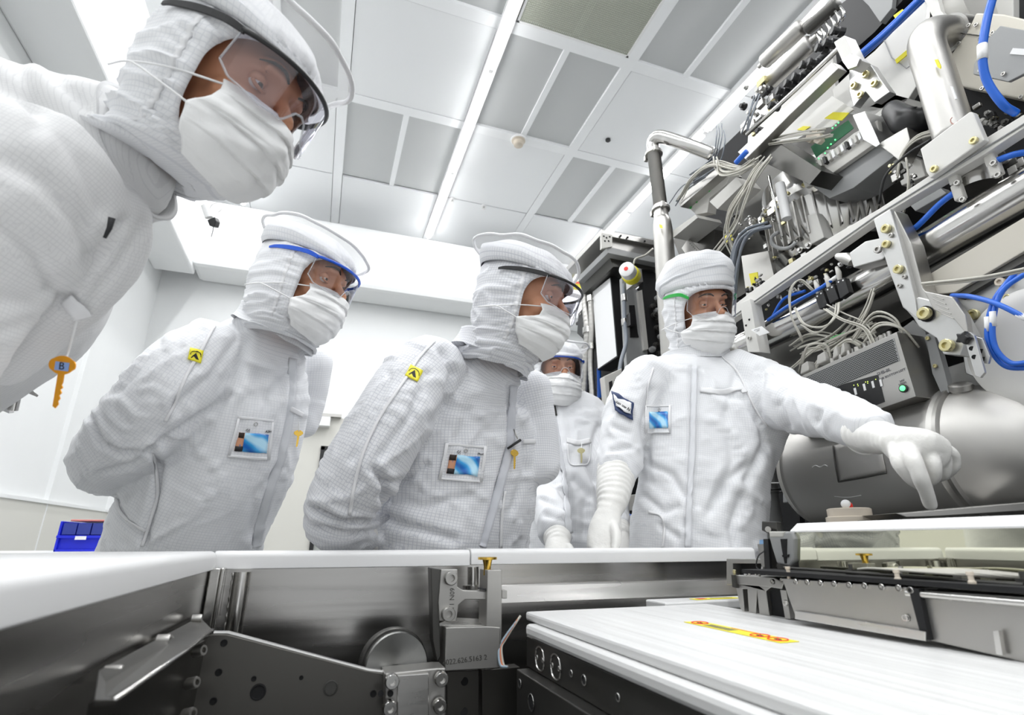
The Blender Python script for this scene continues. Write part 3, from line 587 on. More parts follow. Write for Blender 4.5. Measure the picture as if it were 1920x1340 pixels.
def lens_mat(name, tint, k):
    m = D.materials.new(name); m.use_nodes = True; nt = m.node_tree; nt.nodes.clear()
    o = nd(m, 'ShaderNodeOutputMaterial'); t = nd(m, 'ShaderNodeBsdfTransparent'); t.inputs[0].default_value = (*tint, 1)
    g = nd(m, 'ShaderNodeBsdfGlossy'); g.inputs['Roughness'].default_value = 0.03; g.inputs[0].default_value = (0.95, 0.96, 1, 1)
    fr = nd(m, 'ShaderNodeFresnel'); fr.inputs[0].default_value = 1.5
    a = nd(m, 'ShaderNodeMath', operation='MULTIPLY_ADD'); a.inputs[1].default_value = 0.8; a.inputs[2].default_value = k; lk(m, fr.outputs[0], a.inputs[0])
    x = nd(m, 'ShaderNodeMixShader'); lk(m, a.outputs[0], x.inputs[0]); lk(m, t.outputs[0], x.inputs[1]); lk(m, g.outputs[0], x.inputs[2]); lk(m, x.outputs[0], o.inputs[0]); return m
M['lens'] = lens_mat('clear_lens', (0.90, 0.91, 0.93), 0.02)
M['lens2'] = lens_mat('tinted_lens', (0.80, 0.79, 0.86), 0.05)
M['rimc'] = mat('clear_plastic_rim', (0.70, 0.72, 0.75), 0.12, alpha=0.4)
M['navy'] = mat('navy_frame', (0.02, 0.07, 0.36), 0.25); M['bframe'] = mat('blue_frame', (0.015, 0.10, 0.62), 0.25)

def fuse(mb, voxel, it=3, lam=0.5):
    """union of all shells of mb as one skin; returns V (n,3), quads"""
    me = D.meshes.new('t'); me.from_pydata([tuple(v) for v in mb.v], [], mb.f)
    bm = bmesh.new(); bm.from_mesh(me); bmesh.ops.recalc_face_normals(bm, faces=bm.faces); bm.to_mesh(me); bm.free()
    ob = D.objects.new('t', me); COL.objects.link(ob)
    r = ob.modifiers.new('r', 'REMESH'); r.mode = 'VOXEL'; r.voxel_size = voxel; r.adaptivity = 0
    dg = bpy.context.evaluated_depsgraph_get(); ev = bpy.data.meshes.new_from_object(ob.evaluated_get(dg))
    n = len(ev.vertices); V = np.empty(n*3); ev.vertices.foreach_get('co', V); V = V.reshape(-1, 3)
    Fq = [tuple(p.vertices) for p in ev.polygons]
    E = np.empty(len(ev.edges)*2, dtype=np.int64); ev.edges.foreach_get('vertices', E); E = E.reshape(-1, 2)
    D.objects.remove(ob); D.meshes.remove(me); D.meshes.remove(ev)
    return relax(V, E, it, lam), Fq, E
def relax(V, E, it, lam=0.5):
    n = len(V); deg = np.zeros(n); np.add.at(deg, E[:, 0], 1); np.add.at(deg, E[:, 1], 1); deg = np.maximum(deg, 1)[:, None]
    for _ in range(it):
        A = np.zeros_like(V); np.add.at(A, E[:, 0], V[E[:, 1]]); np.add.at(A, E[:, 1], V[E[:, 0]])
        V = V+(A/deg-V)*lam
    return V
def vnormals(V, Fq):
    Fa = np.array([f if len(f) == 4 else (*f, f[-1]) for f in Fq]); N = np.zeros_like(V)
    d1 = V[Fa[:, 2]]-V[Fa[:, 0]]; d2 = V[Fa[:, 3]]-V[Fa[:, 1]]; n = np.cross(d1, d2)
    for k in range(4): np.add.at(N, Fa[:, k], n)
    return N/np.maximum(np.linalg.norm(N, axis=1), 1e-12)[:, None]
class Loft:
    def __init__(s, rings, side, wr=(0.006, 9, 0.35), n=40, p=2.3, k=5):
        """rings: (centre, r_side, r_front); side: reference vector; wr: wrinkle depth, frequency, stretch along the limb"""
        C = spline([r[0] for r in rings], k); m = len(C); t = np.linspace(0, 1, m); ti = np.linspace(0, 1, len(rings))
        a = np.interp(t, ti, [r[1] for r in rings]); b = np.interp(t, ti, [r[2] for r in rings])
        # smooth the radii
        for _ in range(3): a[1:-1] = (a[:-2]+a[1:-1]*2+a[2:])/4; b[1:-1] = (b[:-2]+b[1:-1]*2+b[2:])/4
        s.C, s.a, s.b, s.wr = C, a, b, wr; s.T = []; s.S = []; s.Fv = []; vs = []
        rows = []
        for i in range(m):
            tg = (C[min(i+1, m-1)]-C[max(i-1, 0)]).normalized(); sd = Vector(side); sd = (sd-tg*sd.dot(tg)).normalized(); fv = tg.cross(sd)
            s.T.append(tg); s.S.append(sd); s.Fv.append(fv)
            rows.append((C[i], a[i], b[i], sd, fv))
        # rounded ends
        def cap(i, sg):
            out = []
            for q in (0.35, 0.7, 0.93):
                w = math.sqrt(1-q*q); out.append((C[i]+s.T[i]*sg*q*min(a[i], b[i])*0.8, a[i]*w, b[i]*w, s.S[i], s.Fv[i]))
            return out
        rows = cap(0, -1)[::-1]+rows+cap(m-1, 1)
        for c, ra, rb, sd, fv in rows:
            for q in range(n):
                th = 2*PI*q/n; cx_, sy_ = math.cos(th), math.sin(th)
                vs.append(c+sd*(math.copysign(abs(cx_)**(2/p), cx_)*ra)+fv*(math.copysign(abs(sy_)**(2/p), sy_)*rb))
        R_ = len(rows); fs = [(i*n+q, i*n+(q+1) % n, (i+1)*n+(q+1) % n, (i+1)*n+q) for i in range(R_-1) for q in range(n)]+[tuple(range(n))[::-1], tuple(range((R_-1)*n, R_*n))]
        s.vs, s.fs = vs, fs
        s.Cn = np.array([tuple(c) for c in C]); s.arc = np.concatenate([[0], np.cumsum(np.linalg.norm(np.diff(s.Cn, axis=0), axis=1))])
        s.Tn = np.array([tuple(c) for c in s.T]); s.Sn = np.array([tuple(c) for c in s.S]); s.Fn = np.array([tuple(c) for c in s.Fv]); s.R = np.sqrt(a*b); s.r0 = float(np.mean(s.R))
    def near(s, V):
        """index of nearest ring and distance relative to the radius"""
        best = np.full(len(V), 1e9); idx = np.zeros(len(V), int)
        for i in range(len(s.Cn)):
            d = np.linalg.norm(V-s.Cn[i], axis=1)/s.R[i]; m = d < best; best[m] = d[m]; idx[m] = i
        return idx, best
    def uv(s, V, idx):
        q = V-s.Cn[idx]; x = (q*s.Sn[idx]).sum(1); y = (q*s.Fn[idx]).sum(1); z = (q*s.Tn[idx]).sum(1)
        return np.arctan2(y, x), s.arc[idx]+z
def nz(p, s=0.0): return noise.noise(Vector((p[0]+s, p[1]-s*0.7, p[2]+s*1.3)))
def segdist(P, poly):
    """distance in px from points P (n,2) to polyline"""
    best = np.full(len(P), 1e9)
    for a, b in zip(poly[:-1], poly[1:]):
        a = np.array(a, float); b = np.array(b, float); d = b-a; t = np.clip(((P-a)@d)/max(d@d, 1e-9), 0, 1)
        best = np.minimum(best, np.linalg.norm(P-(a+t[:, None]*d), axis=1))
    return best
def cloth(lofts, voxel, creases=(), seed=0.0, it=4, ks=1.0):
    mb = MB()
    for l in lofts: mb.add(l.vs, l.fs)
    V, Fq, E = fuse(mb, voxel, it)
    N = vnormals(V, Fq); nl = [l.near(V) for l in lofts]; best = np.stack([b for _, b in nl]); w = np.exp(-((best-best.min(0))/0.25)**2); w[w < 0.03] = 0; w /= w.sum(0)
    disp = np.zeros(len(V))
    for li, l in enumerate(lofts):
        amp, fq, st = l.wr; idx = nl[li][0]; T = l.Tn[idx]; sel = np.nonzero(w[li])[0]
        for i in sel:
            p = V[i]; t = T[i]; q = p+t*((st-1)*float(p@t)); wx = nz(p*4, seed+3); wy = nz(p*4, seed+9)
            q = (q*fq+np.array([wx, wy, wx*wy])*0.9)
            n1 = nz(q, seed+li*5); n2 = nz(q*1.9, seed+li*5+2)
            d = max(0, 1-abs(n1)*2.6)**3*1.0-0.22+nz(p*4.0, seed+40)*0.8+max(0, 1-abs(n2)*3.2)**3*0.30
            disp[i] += w[li][i]*d*amp*ks
    P = None
    V = V+N*disp[:, None]
    if creases:
        q = (V-np.array(CL))@np.array(CR); px = np.stack([960+F*q[:, 0]/-q[:, 2], 670-F*q[:, 1]/-q[:, 2]], 1)
        face = (N*(V-np.array(CL))).sum(1) < 0; dd = np.zeros(len(V))
        for c in creases:
            poly, wpx, dep = c[:3]
            dep = dep*1.45; d = segdist(px, poly); dd -= dep*np.exp(-(d/(wpx*.8))**2)*face
            dd += dep*0.26*np.exp(-((d-wpx*2.2)/(wpx*1.3))**2)*face
        V = V+N*dd[:, None]
    V = relax(V, E, 1, 0.4)
    return V, Fq, lofts, nl, best
def cloth_obj(name, res, m, parent, cut=None):
    V, Fq, lofts, nl, best = res
    own = best.argmin(0)
    if cut is not None:
        keep = cut(V); Fq = [f for f in Fq if all(keep[i] for i in f)]
        used = sorted({i for f in Fq for i in f}); mp = {o: n for n, o in enumerate(used)}
        V = V[used]; Fq = [tuple(mp[i] for i in f) for f in Fq]; own = own[used]; nl = [(i[used], b[used]) for i, b in nl]
    o = build(name, (V, Fq), m, parent, smooth=True, uvs=1)
    me = o.data; uvl = me.uv_layers.new(name='UVMap'); UV = [l.uv(V, nl[k][0]) for k, l in enumerate(lofts)]
    out = np.zeros((len(me.loops), 2)); j = 0
    for f in Fq:
        k = own[f[0]]; th, ar = UV[k]; r0 = lofts[k].r0; t0 = th[f[0]]
        for i in f:
            t = th[i]
            if t-t0 > PI: t -= 2*PI
            elif t-t0 < -PI: t += 2*PI
            out[j] = (t*r0, ar[i]); j += 1
    uvl.data.foreach_set('uv', out.ravel()); return o
class Skin:
    """ray casting onto a finished surface, so that patches, zips and pockets follow it"""
    def __init__(s, *res):
        vs = []; fs = []
        for V, Fq in (r[:2] for r in res):
            b = len(vs); vs += [Vector(v) for v in V]; fs += [tuple(i+b for i in f) for f in Fq]
        s.t = BVHTree.FromPolygons(vs, fs)
    def at(s, px, py, off=0.0):
        r = ray(px, py); h, n, i, d = s.t.ray_cast(CL, r)
        if h is None:
            h, n, i, d = s.t.find_nearest(s.last if hasattr(s, 'last') else CL+r*1.3)
        if n.dot(r) > 0: n = -n
        s.last = h; return h+n*off, n
def bil(q, u, v):
    return tuple((q[0][k]*(1-u)+q[1][k]*u)*(1-v)+(q[3][k]*(1-u)+q[2][k]*u)*v for k in (0, 1))
def smooth_pts(G, it=2):
    for _ in range(it):
        H = [[p.copy() for p in r] for r in G]
        for j in range(len(G)):
            for i in range(len(G[0])):
                nb = [G[a][b] for a, b in ((j-1, i), (j+1, i), (j, i-1), (j, i+1)) if 0 <= a < len(G) and 0 <= b < len(G[0])]
                av = sum(nb, Vector())/len(nb); H[j][i] = G[j][i]*0.5+av*0.5 if 0 < j < len(G)-1 and 0 < i < len(G[0])-1 else G[j][i]
        G = H
    return G
def patch(sk, quad, off=0.002, nu=12, nv=12, th=0.001, it=2):
    G = [[sk.at(*bil(quad, i/nu, j/nv), off)[0] for i in range(nu+1)] for j in range(nv+1)]; G = smooth_pts(G, it)
    mb = MB(); mb.add([p for r in G for p in r], [(j*(nu+1)+i, j*(nu+1)+i+1, (j+1)*(nu+1)+i+1, (j+1)*(nu+1)+i) for j in range(nv) for i in range(nu)]); mb.th = th; return mb
def build_patch(name, sk, quad, m, parent, off=0.002, nu=12, nv=12, th=0.001, it=2):
    mb = patch(sk, quad, off, nu, nv, it=it); o = build(name, mb, m, parent, smooth=True, uvs=1)
    md = o.modifiers.new('solid', 'SOLIDIFY'); md.thickness = th*2; md.offset = 0
    uvl = o.data.uv_layers.new(name='UVMap'); sc = (mb.v[nu]-mb.v[0]).length, (mb.v[-1]-mb.v[nu]).length; k = 0
    for p in o.data.polygons:
        for i in p.vertices: uvl.data[k].uv = ((i % (nu+1))/nu*sc[0], (i//(nu+1))/nv*sc[1]); k += 1
    return o
def ribbon(name, sk, line, w, m, parent, off=0.002, k=8, th=0.001):
    pts = [Vector((x, y, 0)) for x, y in line]; pts = spline(pts, k); P = [sk.at(p.x, p.y, off) for p in pts]
    C = [p[0] for p in P]; Nn = [p[1] for p in P]
    for _ in range(2): C = [C[0]]+[(C[i-1]+C[i]*2+C[i+1])/4 for i in range(1, len(C)-1)]+[C[-1]]
    mb = MB(); vs = []; nu = 4
    for i, c in enumerate(C):
        t = (C[min(i+1, len(C)-1)]-C[max(i-1, 0)]).normalized(); s_ = t.cross(Nn[i]).normalized()
        for a in range(nu+1):
            x = (a/nu-0.5)*w; vs.append(c+s_*x+Nn[i]*(0.0012*(1-(2*a/nu-1)**2)))
    mb.add(vs, [(j*(nu+1)+i, j*(nu+1)+i+1, (j+1)*(nu+1)+i+1, (j+1)*(nu+1)+i) for j in range(len(C)-1) for i in range(nu)])
    o = build(name, mb, m, parent, smooth=True, uvs=1); md = o.modifiers.new('solid', 'SOLIDIFY'); md.thickness = th*2; md.offset = 0; return o
def shape_on(sk, quad, polys, off):
    """polygons in patch coordinates laid on the surface"""
    mb = MB()
    for pl in polys: mb.add([sk.at(*bil(quad, u, v), off)[0] for u, v in pl], [tuple(range(len(pl)))])
    return mb
def flat(name, sk, quad, polys, m, parent, off):
    o = build(name, shape_on(sk, quad, polys, off), m, parent, uvs=1); md = o.modifiers.new('solid', 'SOLIDIFY'); md.thickness = 0.0004; md.offset = 0; return o
def esd_patch(sk, quad, parent, off=0.0035):
    o = build_patch('esd_patch', sk, quad, 'yellow', parent, off, 6, 6, 0.0006)
    o['label'] = 'yellow antistatic warning patch'; parent = o
    R = lambda r, c=(0.5, 0.5), n=20, a0=0, a1=2*PI: [(c[0]+r*math.cos(a0+(a1-a0)*k/n), c[1]+r*math.sin(a0+(a1-a0)*k/n)) for k in range(n+1)]
    ring = [(R(.42, (.5, .55), 24, PI*1.0, PI*2.0)[k], R(.42, (.5, .55), 24, PI*1.0, PI*2.0)[k+1], R(.37, (.5, .55), 24, PI*1.0, PI*2.0)[k+1], R(.37, (.5, .55), 24, PI, PI*2)[k]) for k in range(24)]
    flat('patch_arc', sk, quad, ring, 'ink', parent, off+0.0008)
    flat('patch_triangle', sk, quad, [((.5, .26), (.80, .80), (.60, .80)), ((.5, .26), (.60, .80), (.42, .62)), ((.5, .26), (.42, .62), (.36, .66), (.3, .6)), ((.3, .6), (.36, .66), (.30, .80), (.20, .80))], 'ink', parent, off+0.0008)
def badge_mat():
    m = mat('badge_print', (0.1, 0.4, 0.8), 0.25, coat=0.5); b = bsdf(m); tc = nd(m, 'ShaderNodeTexCoord'); mp = nd(m, 'ShaderNodeMapping'); mp.inputs['Rotation'].default_value = (0, 0.7, 0.4)
    wv = nd(m, 'ShaderNodeTexWave'); wv.inputs['Scale'].default_value = 9; wv.inputs['Distortion'].default_value = 5; wv.inputs['Detail'].default_value = 1
    cr = nd(m, 'ShaderNodeValToRGB'); e = cr.color_ramp.elements; e[0].color = (0.01, 0.13, 0.50, 1); e[1].color = (0.50, 0.80, 0.98, 1); e[1].position = 0.9
    x = e.new(0.5); x.color = (0.05, 0.40, 0.80, 1)
    lk(m, tc.outputs['Object'], mp.inputs[0]); lk(m, mp.outputs[0], wv.inputs['Vector']); lk(m, wv.outputs['Fac'], cr.inputs[0]); lk(m, cr.outputs[0], b.inputs['Base Color']); return m
M['badge'] = badge_mat()
def sub_quad(q, u0, v0, u1, v1): return [bil(q, u0, v0), bil(q, u1, v0), bil(q, u1, v1), bil(q, u0, v1)]
def pocket(sk, quad, parent, suit, bu=(0.22, 0.36, 0.82, 0.80), photo=True, txt=None, fl=True):
    parent = build_patch('badge_pocket', sk, quad, suit, parent, 0.003, 14, 14, 0.0008)
    for a, b, c, d in ((0, 0, 1, .06), (0, .94, 1, 1), (0, 0, .07, 1), (.93, 0, 1, 1), (0.07, 0.10, .93, .13)):
        build_patch('pocket_hem', sk, sub_quad(quad, a, b, c, d), 'trimc', parent, 0.0042, 10, 3, 0.0008) if b != 0.10 else None
    q = sub_quad(quad, *bu); o = build_patch('name_badge', sk, q, 'badge', parent, 0.0052, 8, 6, 0.0005); o['label'] = 'blue and white name badge in a clear pocket'
    if photo:
        build_patch('badge_portrait', sk, sub_quad(q, -0.14, 0.0, 0.12, 1.0), 'skin', parent, 0.0058, 3, 4, 0.0003)
        build_patch('portrait_hair', sk, sub_quad(q, -0.14, 0.0, 0.10, 0.30), 'hair', parent, 0.0063, 3, 2, 0.0003)
        build_patch('portrait_jacket', sk, sub_quad(q, -0.14, 0.72, 0.13, 1.0), 'ink', parent, 0.0063, 3, 2, 0.0003)
    if txt:
        p, n = sk.at(*bil(quad, 0.86 if len(txt) < 5 else .8, bu[1]-0.07), 0.006); a, _ = sk.at(*bil(quad, 0.6, bu[1]-0.06), 0.006); u, _ = sk.at(*bil(quad, 0.86, bu[1]-0.2), .006)
        build('badge_text', text_mb(txt, p, p-a, u-p, 0.0085, 0.0003), 'ink', parent)
        p2, n2 = sk.at(*bil(quad, 0.34, bu[1]-0.08), 0.006); g = MB(); r = (p-a).normalized(); up = (u-p).normalized()
        for i in range(5):
            for j in range(4):
                if (i*7+j*5) % 3: g.box(p2+r*(i-2)*0.0021+up*(j-1.5)*0.0018, (0.0016, 0.0006, 0.0014))
        build('badge_stamp', g, 'greyink', parent)
    if fl:
        c, n = sk.at(*bil(quad, 0.5, 0.16), 0.006); s_ = n.cross(UP).normalized(); v_ = s_.cross(n)
        build('snap_ring', MB().tube([c+s_*0.004*math.cos(2*PI*k/16)+v_*0.004*math.sin(2*PI*k/16) for k in range(16)], 0.0008, 6, closed=True), 'satin', parent)
# ------------------------------------------------------------------ keys
def key_thing(c, right, up, L, lab, m='gold', tagged=None, strap=None):
    """flat cut key: round bow, ring hole, shaft with teeth"""
    r = Vector(right).normalized(); u = Vector(up).normalized(); n = r.cross(u); c = Vector(c); t = thing('hanging_key', c, lab, 'key')
    def P(x, y, z=0): return c+r*x*L+u*y*L+n*z
    bow = [(0.22*math.cos(a)*(1.15 if abs(math.sin(a)) < .5 else 1), 0.18*math.sin(a)) for a in [2*PI*k/24 for k in range(24)]]
    build('key_bow', MB().prism([P(x, y+0.32, -0.0008) for x, y in bow], n*0.0018), m, t, bevel=0.0003)
    sh = [(-0.055, 0.17), (0.065, 0.17), (0.065, 0.0), (0.05, -0.05), (0.08, -0.1), (0.04, -0.14), (0.075, -0.2), (0.035, -0.25), (0.065, -0.31), (0.03, -0.36), (0.05, -0.42), (0.0, -0.5), (-0.055, -0.46)]
    build('key_blade', MB().prism([P(x, y, -0.0006) for x, y in sh], n*0.0014), m, t, bevel=0.0002)
    build('key_hole', MB().tube([P(0.06*math.cos(a), 0.42+0.045*math.sin(a)) for a in [2*PI*k/14 for k in range(14)]], 0.0008, 6, closed=True), 'darkm', t)
    if tagged: build('key_tag', MB().prism([P(x, y, 0.0012) for x, y in ((-0.12, 0.22), (0.14, 0.22), (0.14, 0.38), (-0.12, 0.38))], n*0.0005), mat('pale_blue_tag', (0.24, 0.36, 0.66), 0.4), t); build('tag_letter', text_mb(tagged, P(0.01, 0.30, 0.0019), r, u, 0.2*L, 0.0002), 'ink', t)
    if strap: build('key_strap', MB().tube([P(0, 0.42)]+[Vector(s) for s in strap], 0.0016, 8, smooth=4), 'paper', t, smooth=True)
    return t
# ------------------------------------------------------------------ head
def make_head(parent, c, fwd, up, suit, gog='blue', ring=True, sc=1.0, seed=0.0, puff=False, gs=1.0, ring_tilt=0.0, hang=0.20, iris=None, maskc=None, neck=None, open_a=74, mask_a=78):
    fwd = Vector(fwd).normalized(); up = Vector(up); up = (up-fwd*up.dot(fwd)).normalized(); rt = fwd.cross(up); c = Vector(c)
    def H(x, y, z): return c+(rt*x+fwd*y+up*z)*sc
    H3 = Matrix((rt, fwd, up)).transposed()
    # --- face and neck: one skin
    mb = MB()
    def E_(p, r): mb.sph(H(*p), [q*sc for q in r], 28, H3)
    E_((0, -0.005, 0.03), (0.073, 0.090, 0.088)); E_((0, 0.022, -0.045), (0.058, 0.066, 0.066)); E_((0, 0.045, -0.088), (0.030, 0.034, 0.025))
    E_((0.030, 0.050, -0.020), (0.032, 0.034, 0.030)); E_((-0.030, 0.050, -0.020), (0.032, 0.034, 0.030)); E_((0, 0.075, 0.045), (0.045, 0.016, 0.020))
    mb.tube([H(0, 0.082, 0.030), H(0, 0.094, 0.012), H(0, 0.106, -0.006), H(0, 0.112, -0.016)], [0.009*sc, 0.0095*sc, 0.012*sc, 0.0135*sc], 14)
    E_((0.012, 0.098, -0.019), (0.009, 0.010, 0.008)); E_((-0.012, 0.098, -0.019), (0.009, 0.010, 0.008))
    mb.tube([H(-0.042, 0.076, 0.036), H(-0.02, 0.086, 0.041), H(0, 0.086, 0.038), H(0.02, 0.086, 0.041), H(0.042, 0.076, 0.036)], 0.0095*sc, 12)
    E_((0, 0.088, -0.055), (0.022, 0.012, 0.012)); mb.tube([H(0, -0.015, -0.04), H(0, -0.020, -0.105)], [0.05*sc, 0.045*sc], 20)
    V, Fq, Ed = fuse(mb, 0.0042*sc, 4)
    L = (V-np.array(c))@np.array(H3)/sc; N = vnormals(V, Fq)
    for sx in (-1, 1):   # eye sockets
        d = ((L[:, 0]-sx*0.031)/0.019)**2+((L[:, 2]-0.019)/0.012)**2; V = V-N*(np.exp(-d)*0.009*sc*(L[:, 1] > 0.03))[:, None]
    fo = build('face', (V, Fq), M['skin'], parent, smooth=True)
    for sx in (-1, 1):
        ec = H(sx*0.031, 0.0668, 0.018); build('eyeball', MB().sph(ec, 0.0100*sc, 18), 'eye', fo, smooth=True)
        gz = (fwd-up*0.35).normalized(); build('iris', MB().sph(ec+gz*0.0056*sc, 0.0056*sc, 14), iris or 'iris', fo, smooth=True)
        build('upper_eyelid', MB().sph(ec+up*0.0042*sc+fwd*0.0002*sc, (0.0125*sc, 0.0108*sc, 0.0098*sc), 20, H3), 'skin', fo, smooth=True)
        build('lower_eyelid', MB().tube([H(sx*0.031+x, 0.0755-abs(x)*0.22, 0.0105+(x/0.016)**2*0.005) for x in (-0.013, -0.007, 0, 0.007, 0.013)], 0.0026*sc, 8, smooth=3), 'skin', fo, smooth=True)
        build('eyebrow', MB().tube([H(sx*x, y, z) for x, y, z in ((0.013, 0.0945, 0.040), (0.026, 0.0955, 0.046), (0.041, 0.087, 0.045), (0.051, 0.074, 0.038))], [0.0016*sc, 0.0024*sc, 0.002*sc, 0.0008*sc], 8, smooth=4), 'hair', fo, smooth=True)
    # --- hood
    prof = [(0.128, 0.012, 0.015, -0.014), (0.124, 0.045, 0.055, -0.012), (0.110, 0.070, 0.090, -0.010), (0.085, 0.086, 0.110, -0.008), (0.05, 0.094, 0.117, -0.007), (0.0, 0.095, 0.117, -0.008),
            (-0.04, 0.090, 0.109, -0.007), (-0.08, 0.083, 0.099, -0.008), (-0.12, 0.079, 0.087, -0.014), (-0.16, 0.080, 0.080, -0.020), (-0.20, 0.082, 0.076, -0.026), (-0.26, 0.082, 0.074, -0.03)]
    zz = [p[0] for p in prof]; nv, nu = 84, 132; hb = 0.24
    zs = np.concatenate([0.128-(1-np.cos(np.linspace(0, PI/2, 16)))*0.05, np.linspace(0.078, -hb, nv-15)[1:]])
    vs = []; zi = zz[::-1]; nl_ = None
    if neck is not None:
        q = Vector(neck)-c; nl_ = Vector((q.dot(rt), q.dot(fwd), q.dot(up)))/sc-Vector((0, -0.03, -hb))
    OA, OZ0, OZ1 = math.radians(open_a), -0.112, 0.060
    zc_ = (OZ0+OZ1)/2; zr = (OZ1-OZ0)/2; nv = len(zs); AN = []
    def sec(z): return [np.interp(z, zi, [p[k] for p in prof][::-1]) for k in (1, 2, 3)]
    def bend(q):
        if nl_ is not None and q.z < -0.07:
            t = min(1, (-0.07-q.z)/(hb-0.07)); q += nl_*(t**1.6)
        return q
    def ell(a, z): return (abs(a/OA)**3.2+abs((z-zc_)/zr)**3.2)**(1/3.2)
    for z in zs:
        rx, ry, cy = sec(z)
        for k in range(nu):
            a = 2*PI*k/nu; aw = a if a < PI else a-2*PI; x, y = rx*math.sin(a), cy+ry*math.cos(a)
            q = Vector((x, y, z)); n_ = Vector((math.sin(a), math.cos(a), 0))
            s1 = nz(np.array((x*19, y*10, z*22)), seed); s2 = nz(np.array((x*14, y*14, z*44)), seed+4); s3 = nz(np.array((x*8, y*8, z*9)), seed+8)
            e = ell(aw, z); low = min(1, max(0, (0.02-z)/0.1))
            d = max(0, 1-abs(s1)*3)**3*(0.0045+0.004*low)+s2*(0.003+0.003*low)+s3*0.005
            if abs(aw) < 2.2: d += 0.0019*math.sin(math.atan2(z-zc_, aw*0.09)*52+6*s3)*math.exp(-((e-1.22)/0.22)**2)
            q += n_*d; vs.append(q); AN.append((aw, z))
    ins = [ell(*q) < 1 for q in AN]
    fs = []
    for j in range(nv-1):
        for k in range(nu):
            f = (j*nu+k, j*nu+(k+1) % nu, (j+1)*nu+(k+1) % nu, (j+1)*nu+k)
            if not any(ins[i] for i in f): fs.append(f)
    cnt = {}
    for f in fs:
        for i in range(4):
            e = tuple(sorted((f[i], f[(i+1) % 4]))); cnt[e] = cnt.get(e, 0)+1
    bnd = {i for e, n_ in cnt.items() if n_ == 1 for i in e if ell(*AN[i]) < 1.5 and i >= nu and i < (nv-1)*nu}
    for i in bnd:
        aw, z = AN[i]; e = ell(aw, z); aw /= e; z = zc_+(z-zc_)/e; rx, ry, cy = sec(z)
        vs[i] = Vector((rx*math.sin(aw)*0.985, cy+ry*math.cos(aw)*0.985, z))
    col_ = {sx: [vs[j*nu+(int(round(nu*80/360)) if sx > 0 else nu-int(round(nu*80/360)))] for j in range(nv)] for sx in (-1, 1)}
    col_ = {k: [bend(q.copy()) for q in v] for k, v in col_.items()}
    vs = [bend(q) for q in vs]
    Vh = np.array([tuple(H(*q)) for q in vs])
    used = sorted({i for f in fs for i in f}); mp = {o: n for n, o in enumerate(used)}; Vh = Vh[used]; fs2 = [tuple(mp[i] for i in f)[::-1] for f in fs]
    o = ho = build('hood', (Vh, fs2), suit, parent, smooth=True, uvs=1); md = o.modifiers.new('solid', 'SOLIDIFY'); md.thickness = 0.0022; md.offset = -1
    uvl = o.data.uv_layers.new(name='UVMap'); k_ = 0
    for f in fs2:
        idx = [used[i] for i in f]; a0 = idx[0] % nu
        for i in idx:
            a = i % nu
            if a-a0 > nu/2: a -= nu
            elif a-a0 < -nu/2: a += nu
            uvl.data[k_].uv = (a/nu*2*PI*0.095, vs[i].z); k_ += 1
    # seams of the hood: side panel tapes
    for sx in (-1, 1):
        C = [H(*(q+Vector((sx*0.0012, 0, 0)))) for q, z in zip(col_[sx], zs) if -0.13 < z < 0.07]; mb = MB()
        for p in C: mb.v += [p-fwd*0.006*sc, p+rt*sx*0.0006, p+fwd*0.006*sc]
        mb.f = [(3*i+k, 3*i+k+1, 3*i+k+4, 3*i+k+3) for i in range(len(C)-1) for k in (0, 1)]
        build('hood_seam', mb, 'trimc', ho, smooth=True, uvs=1).modifiers.new('s', 'SOLIDIFY').thickness = 0.001
    # hair net crown: rolled band, then sheer brim to a corded rim
    def loop(rx, ry, cy, z, tilt=0.0, wob=0.0, n=96, ph=0.0):
        out = []
        for k in range(n):
            a = 2*PI*k/n; w = 1+wob*(nz(np.array((math.sin(a)*1.6, math.cos(a)*1.6, ph)), seed+20))
            x, y = rx*math.sin(a)*w, cy+ry*math.cos(a)*w; out.append(H(x, y, z+tilt*(y-cy)+wob*0.05*nz(np.array((math.sin(a)*2.5, math.cos(a)*2.5, ph+3)), seed+30)))
        return out
    def skin_loops(name, loops, m, th=0.0012):
        n = len(loops[0]); mb = MB(); mb.v = [p for l in loops for p in l]; mb.f = [(j*n+k, j*n+(k+1) % n, (j+1)*n+(k+1) % n, (j+1)*n+k) for j in range(len(loops)-1) for k in range(n)]
        o = build(name, mb, m, parent, smooth=True, uvs=1); o.modifiers.new('s', 'SOLIDIFY').thickness = th; uvl = o.data.uv_layers.new(name='UVMap'); kk = 0
        for p in o.data.polygons:
            b0 = p.vertices[0] % n
            for i in p.vertices:
                b = i % n
                if b-b0 > n/2: b -= n
                elif b-b0 < -n/2: b += n
                uvl.data[kk].uv = (b/n*0.6, (i//n)*0.008); kk += 1
        return o
    if puff:
        Ls = [loop(.094, .117, -.008, .066, .06, .02), loop(.100, .122, -.012, .072, .12, .05), loop(.104, .124, -.018, .088, .22, .08, ph=1), loop(.108, .126, -.022, .104, .26, .12, ph=2), loop(.108, .124, -.026, .124, .26, .14, ph=3), loop(.100, .112, -.028, .146, .24, .14, ph=4), loop(.080, .090, -.028, .166, .18, .12, ph=5), loop(.045, .050, -.026, .178, .08, .1, ph=5.5), loop(.003, .003, -.024, .182)]
        skin_loops('hood_cap', Ls, suit)
        build('cap_fold', MB().tube([p+up*0.004*nz(np.array(p)*9, seed) for p in loop(.104, .123, -.018, .092, .30, .08, ph=1)], 0.005*sc, 10, closed=True), suit, parent, smooth=True)
    else:
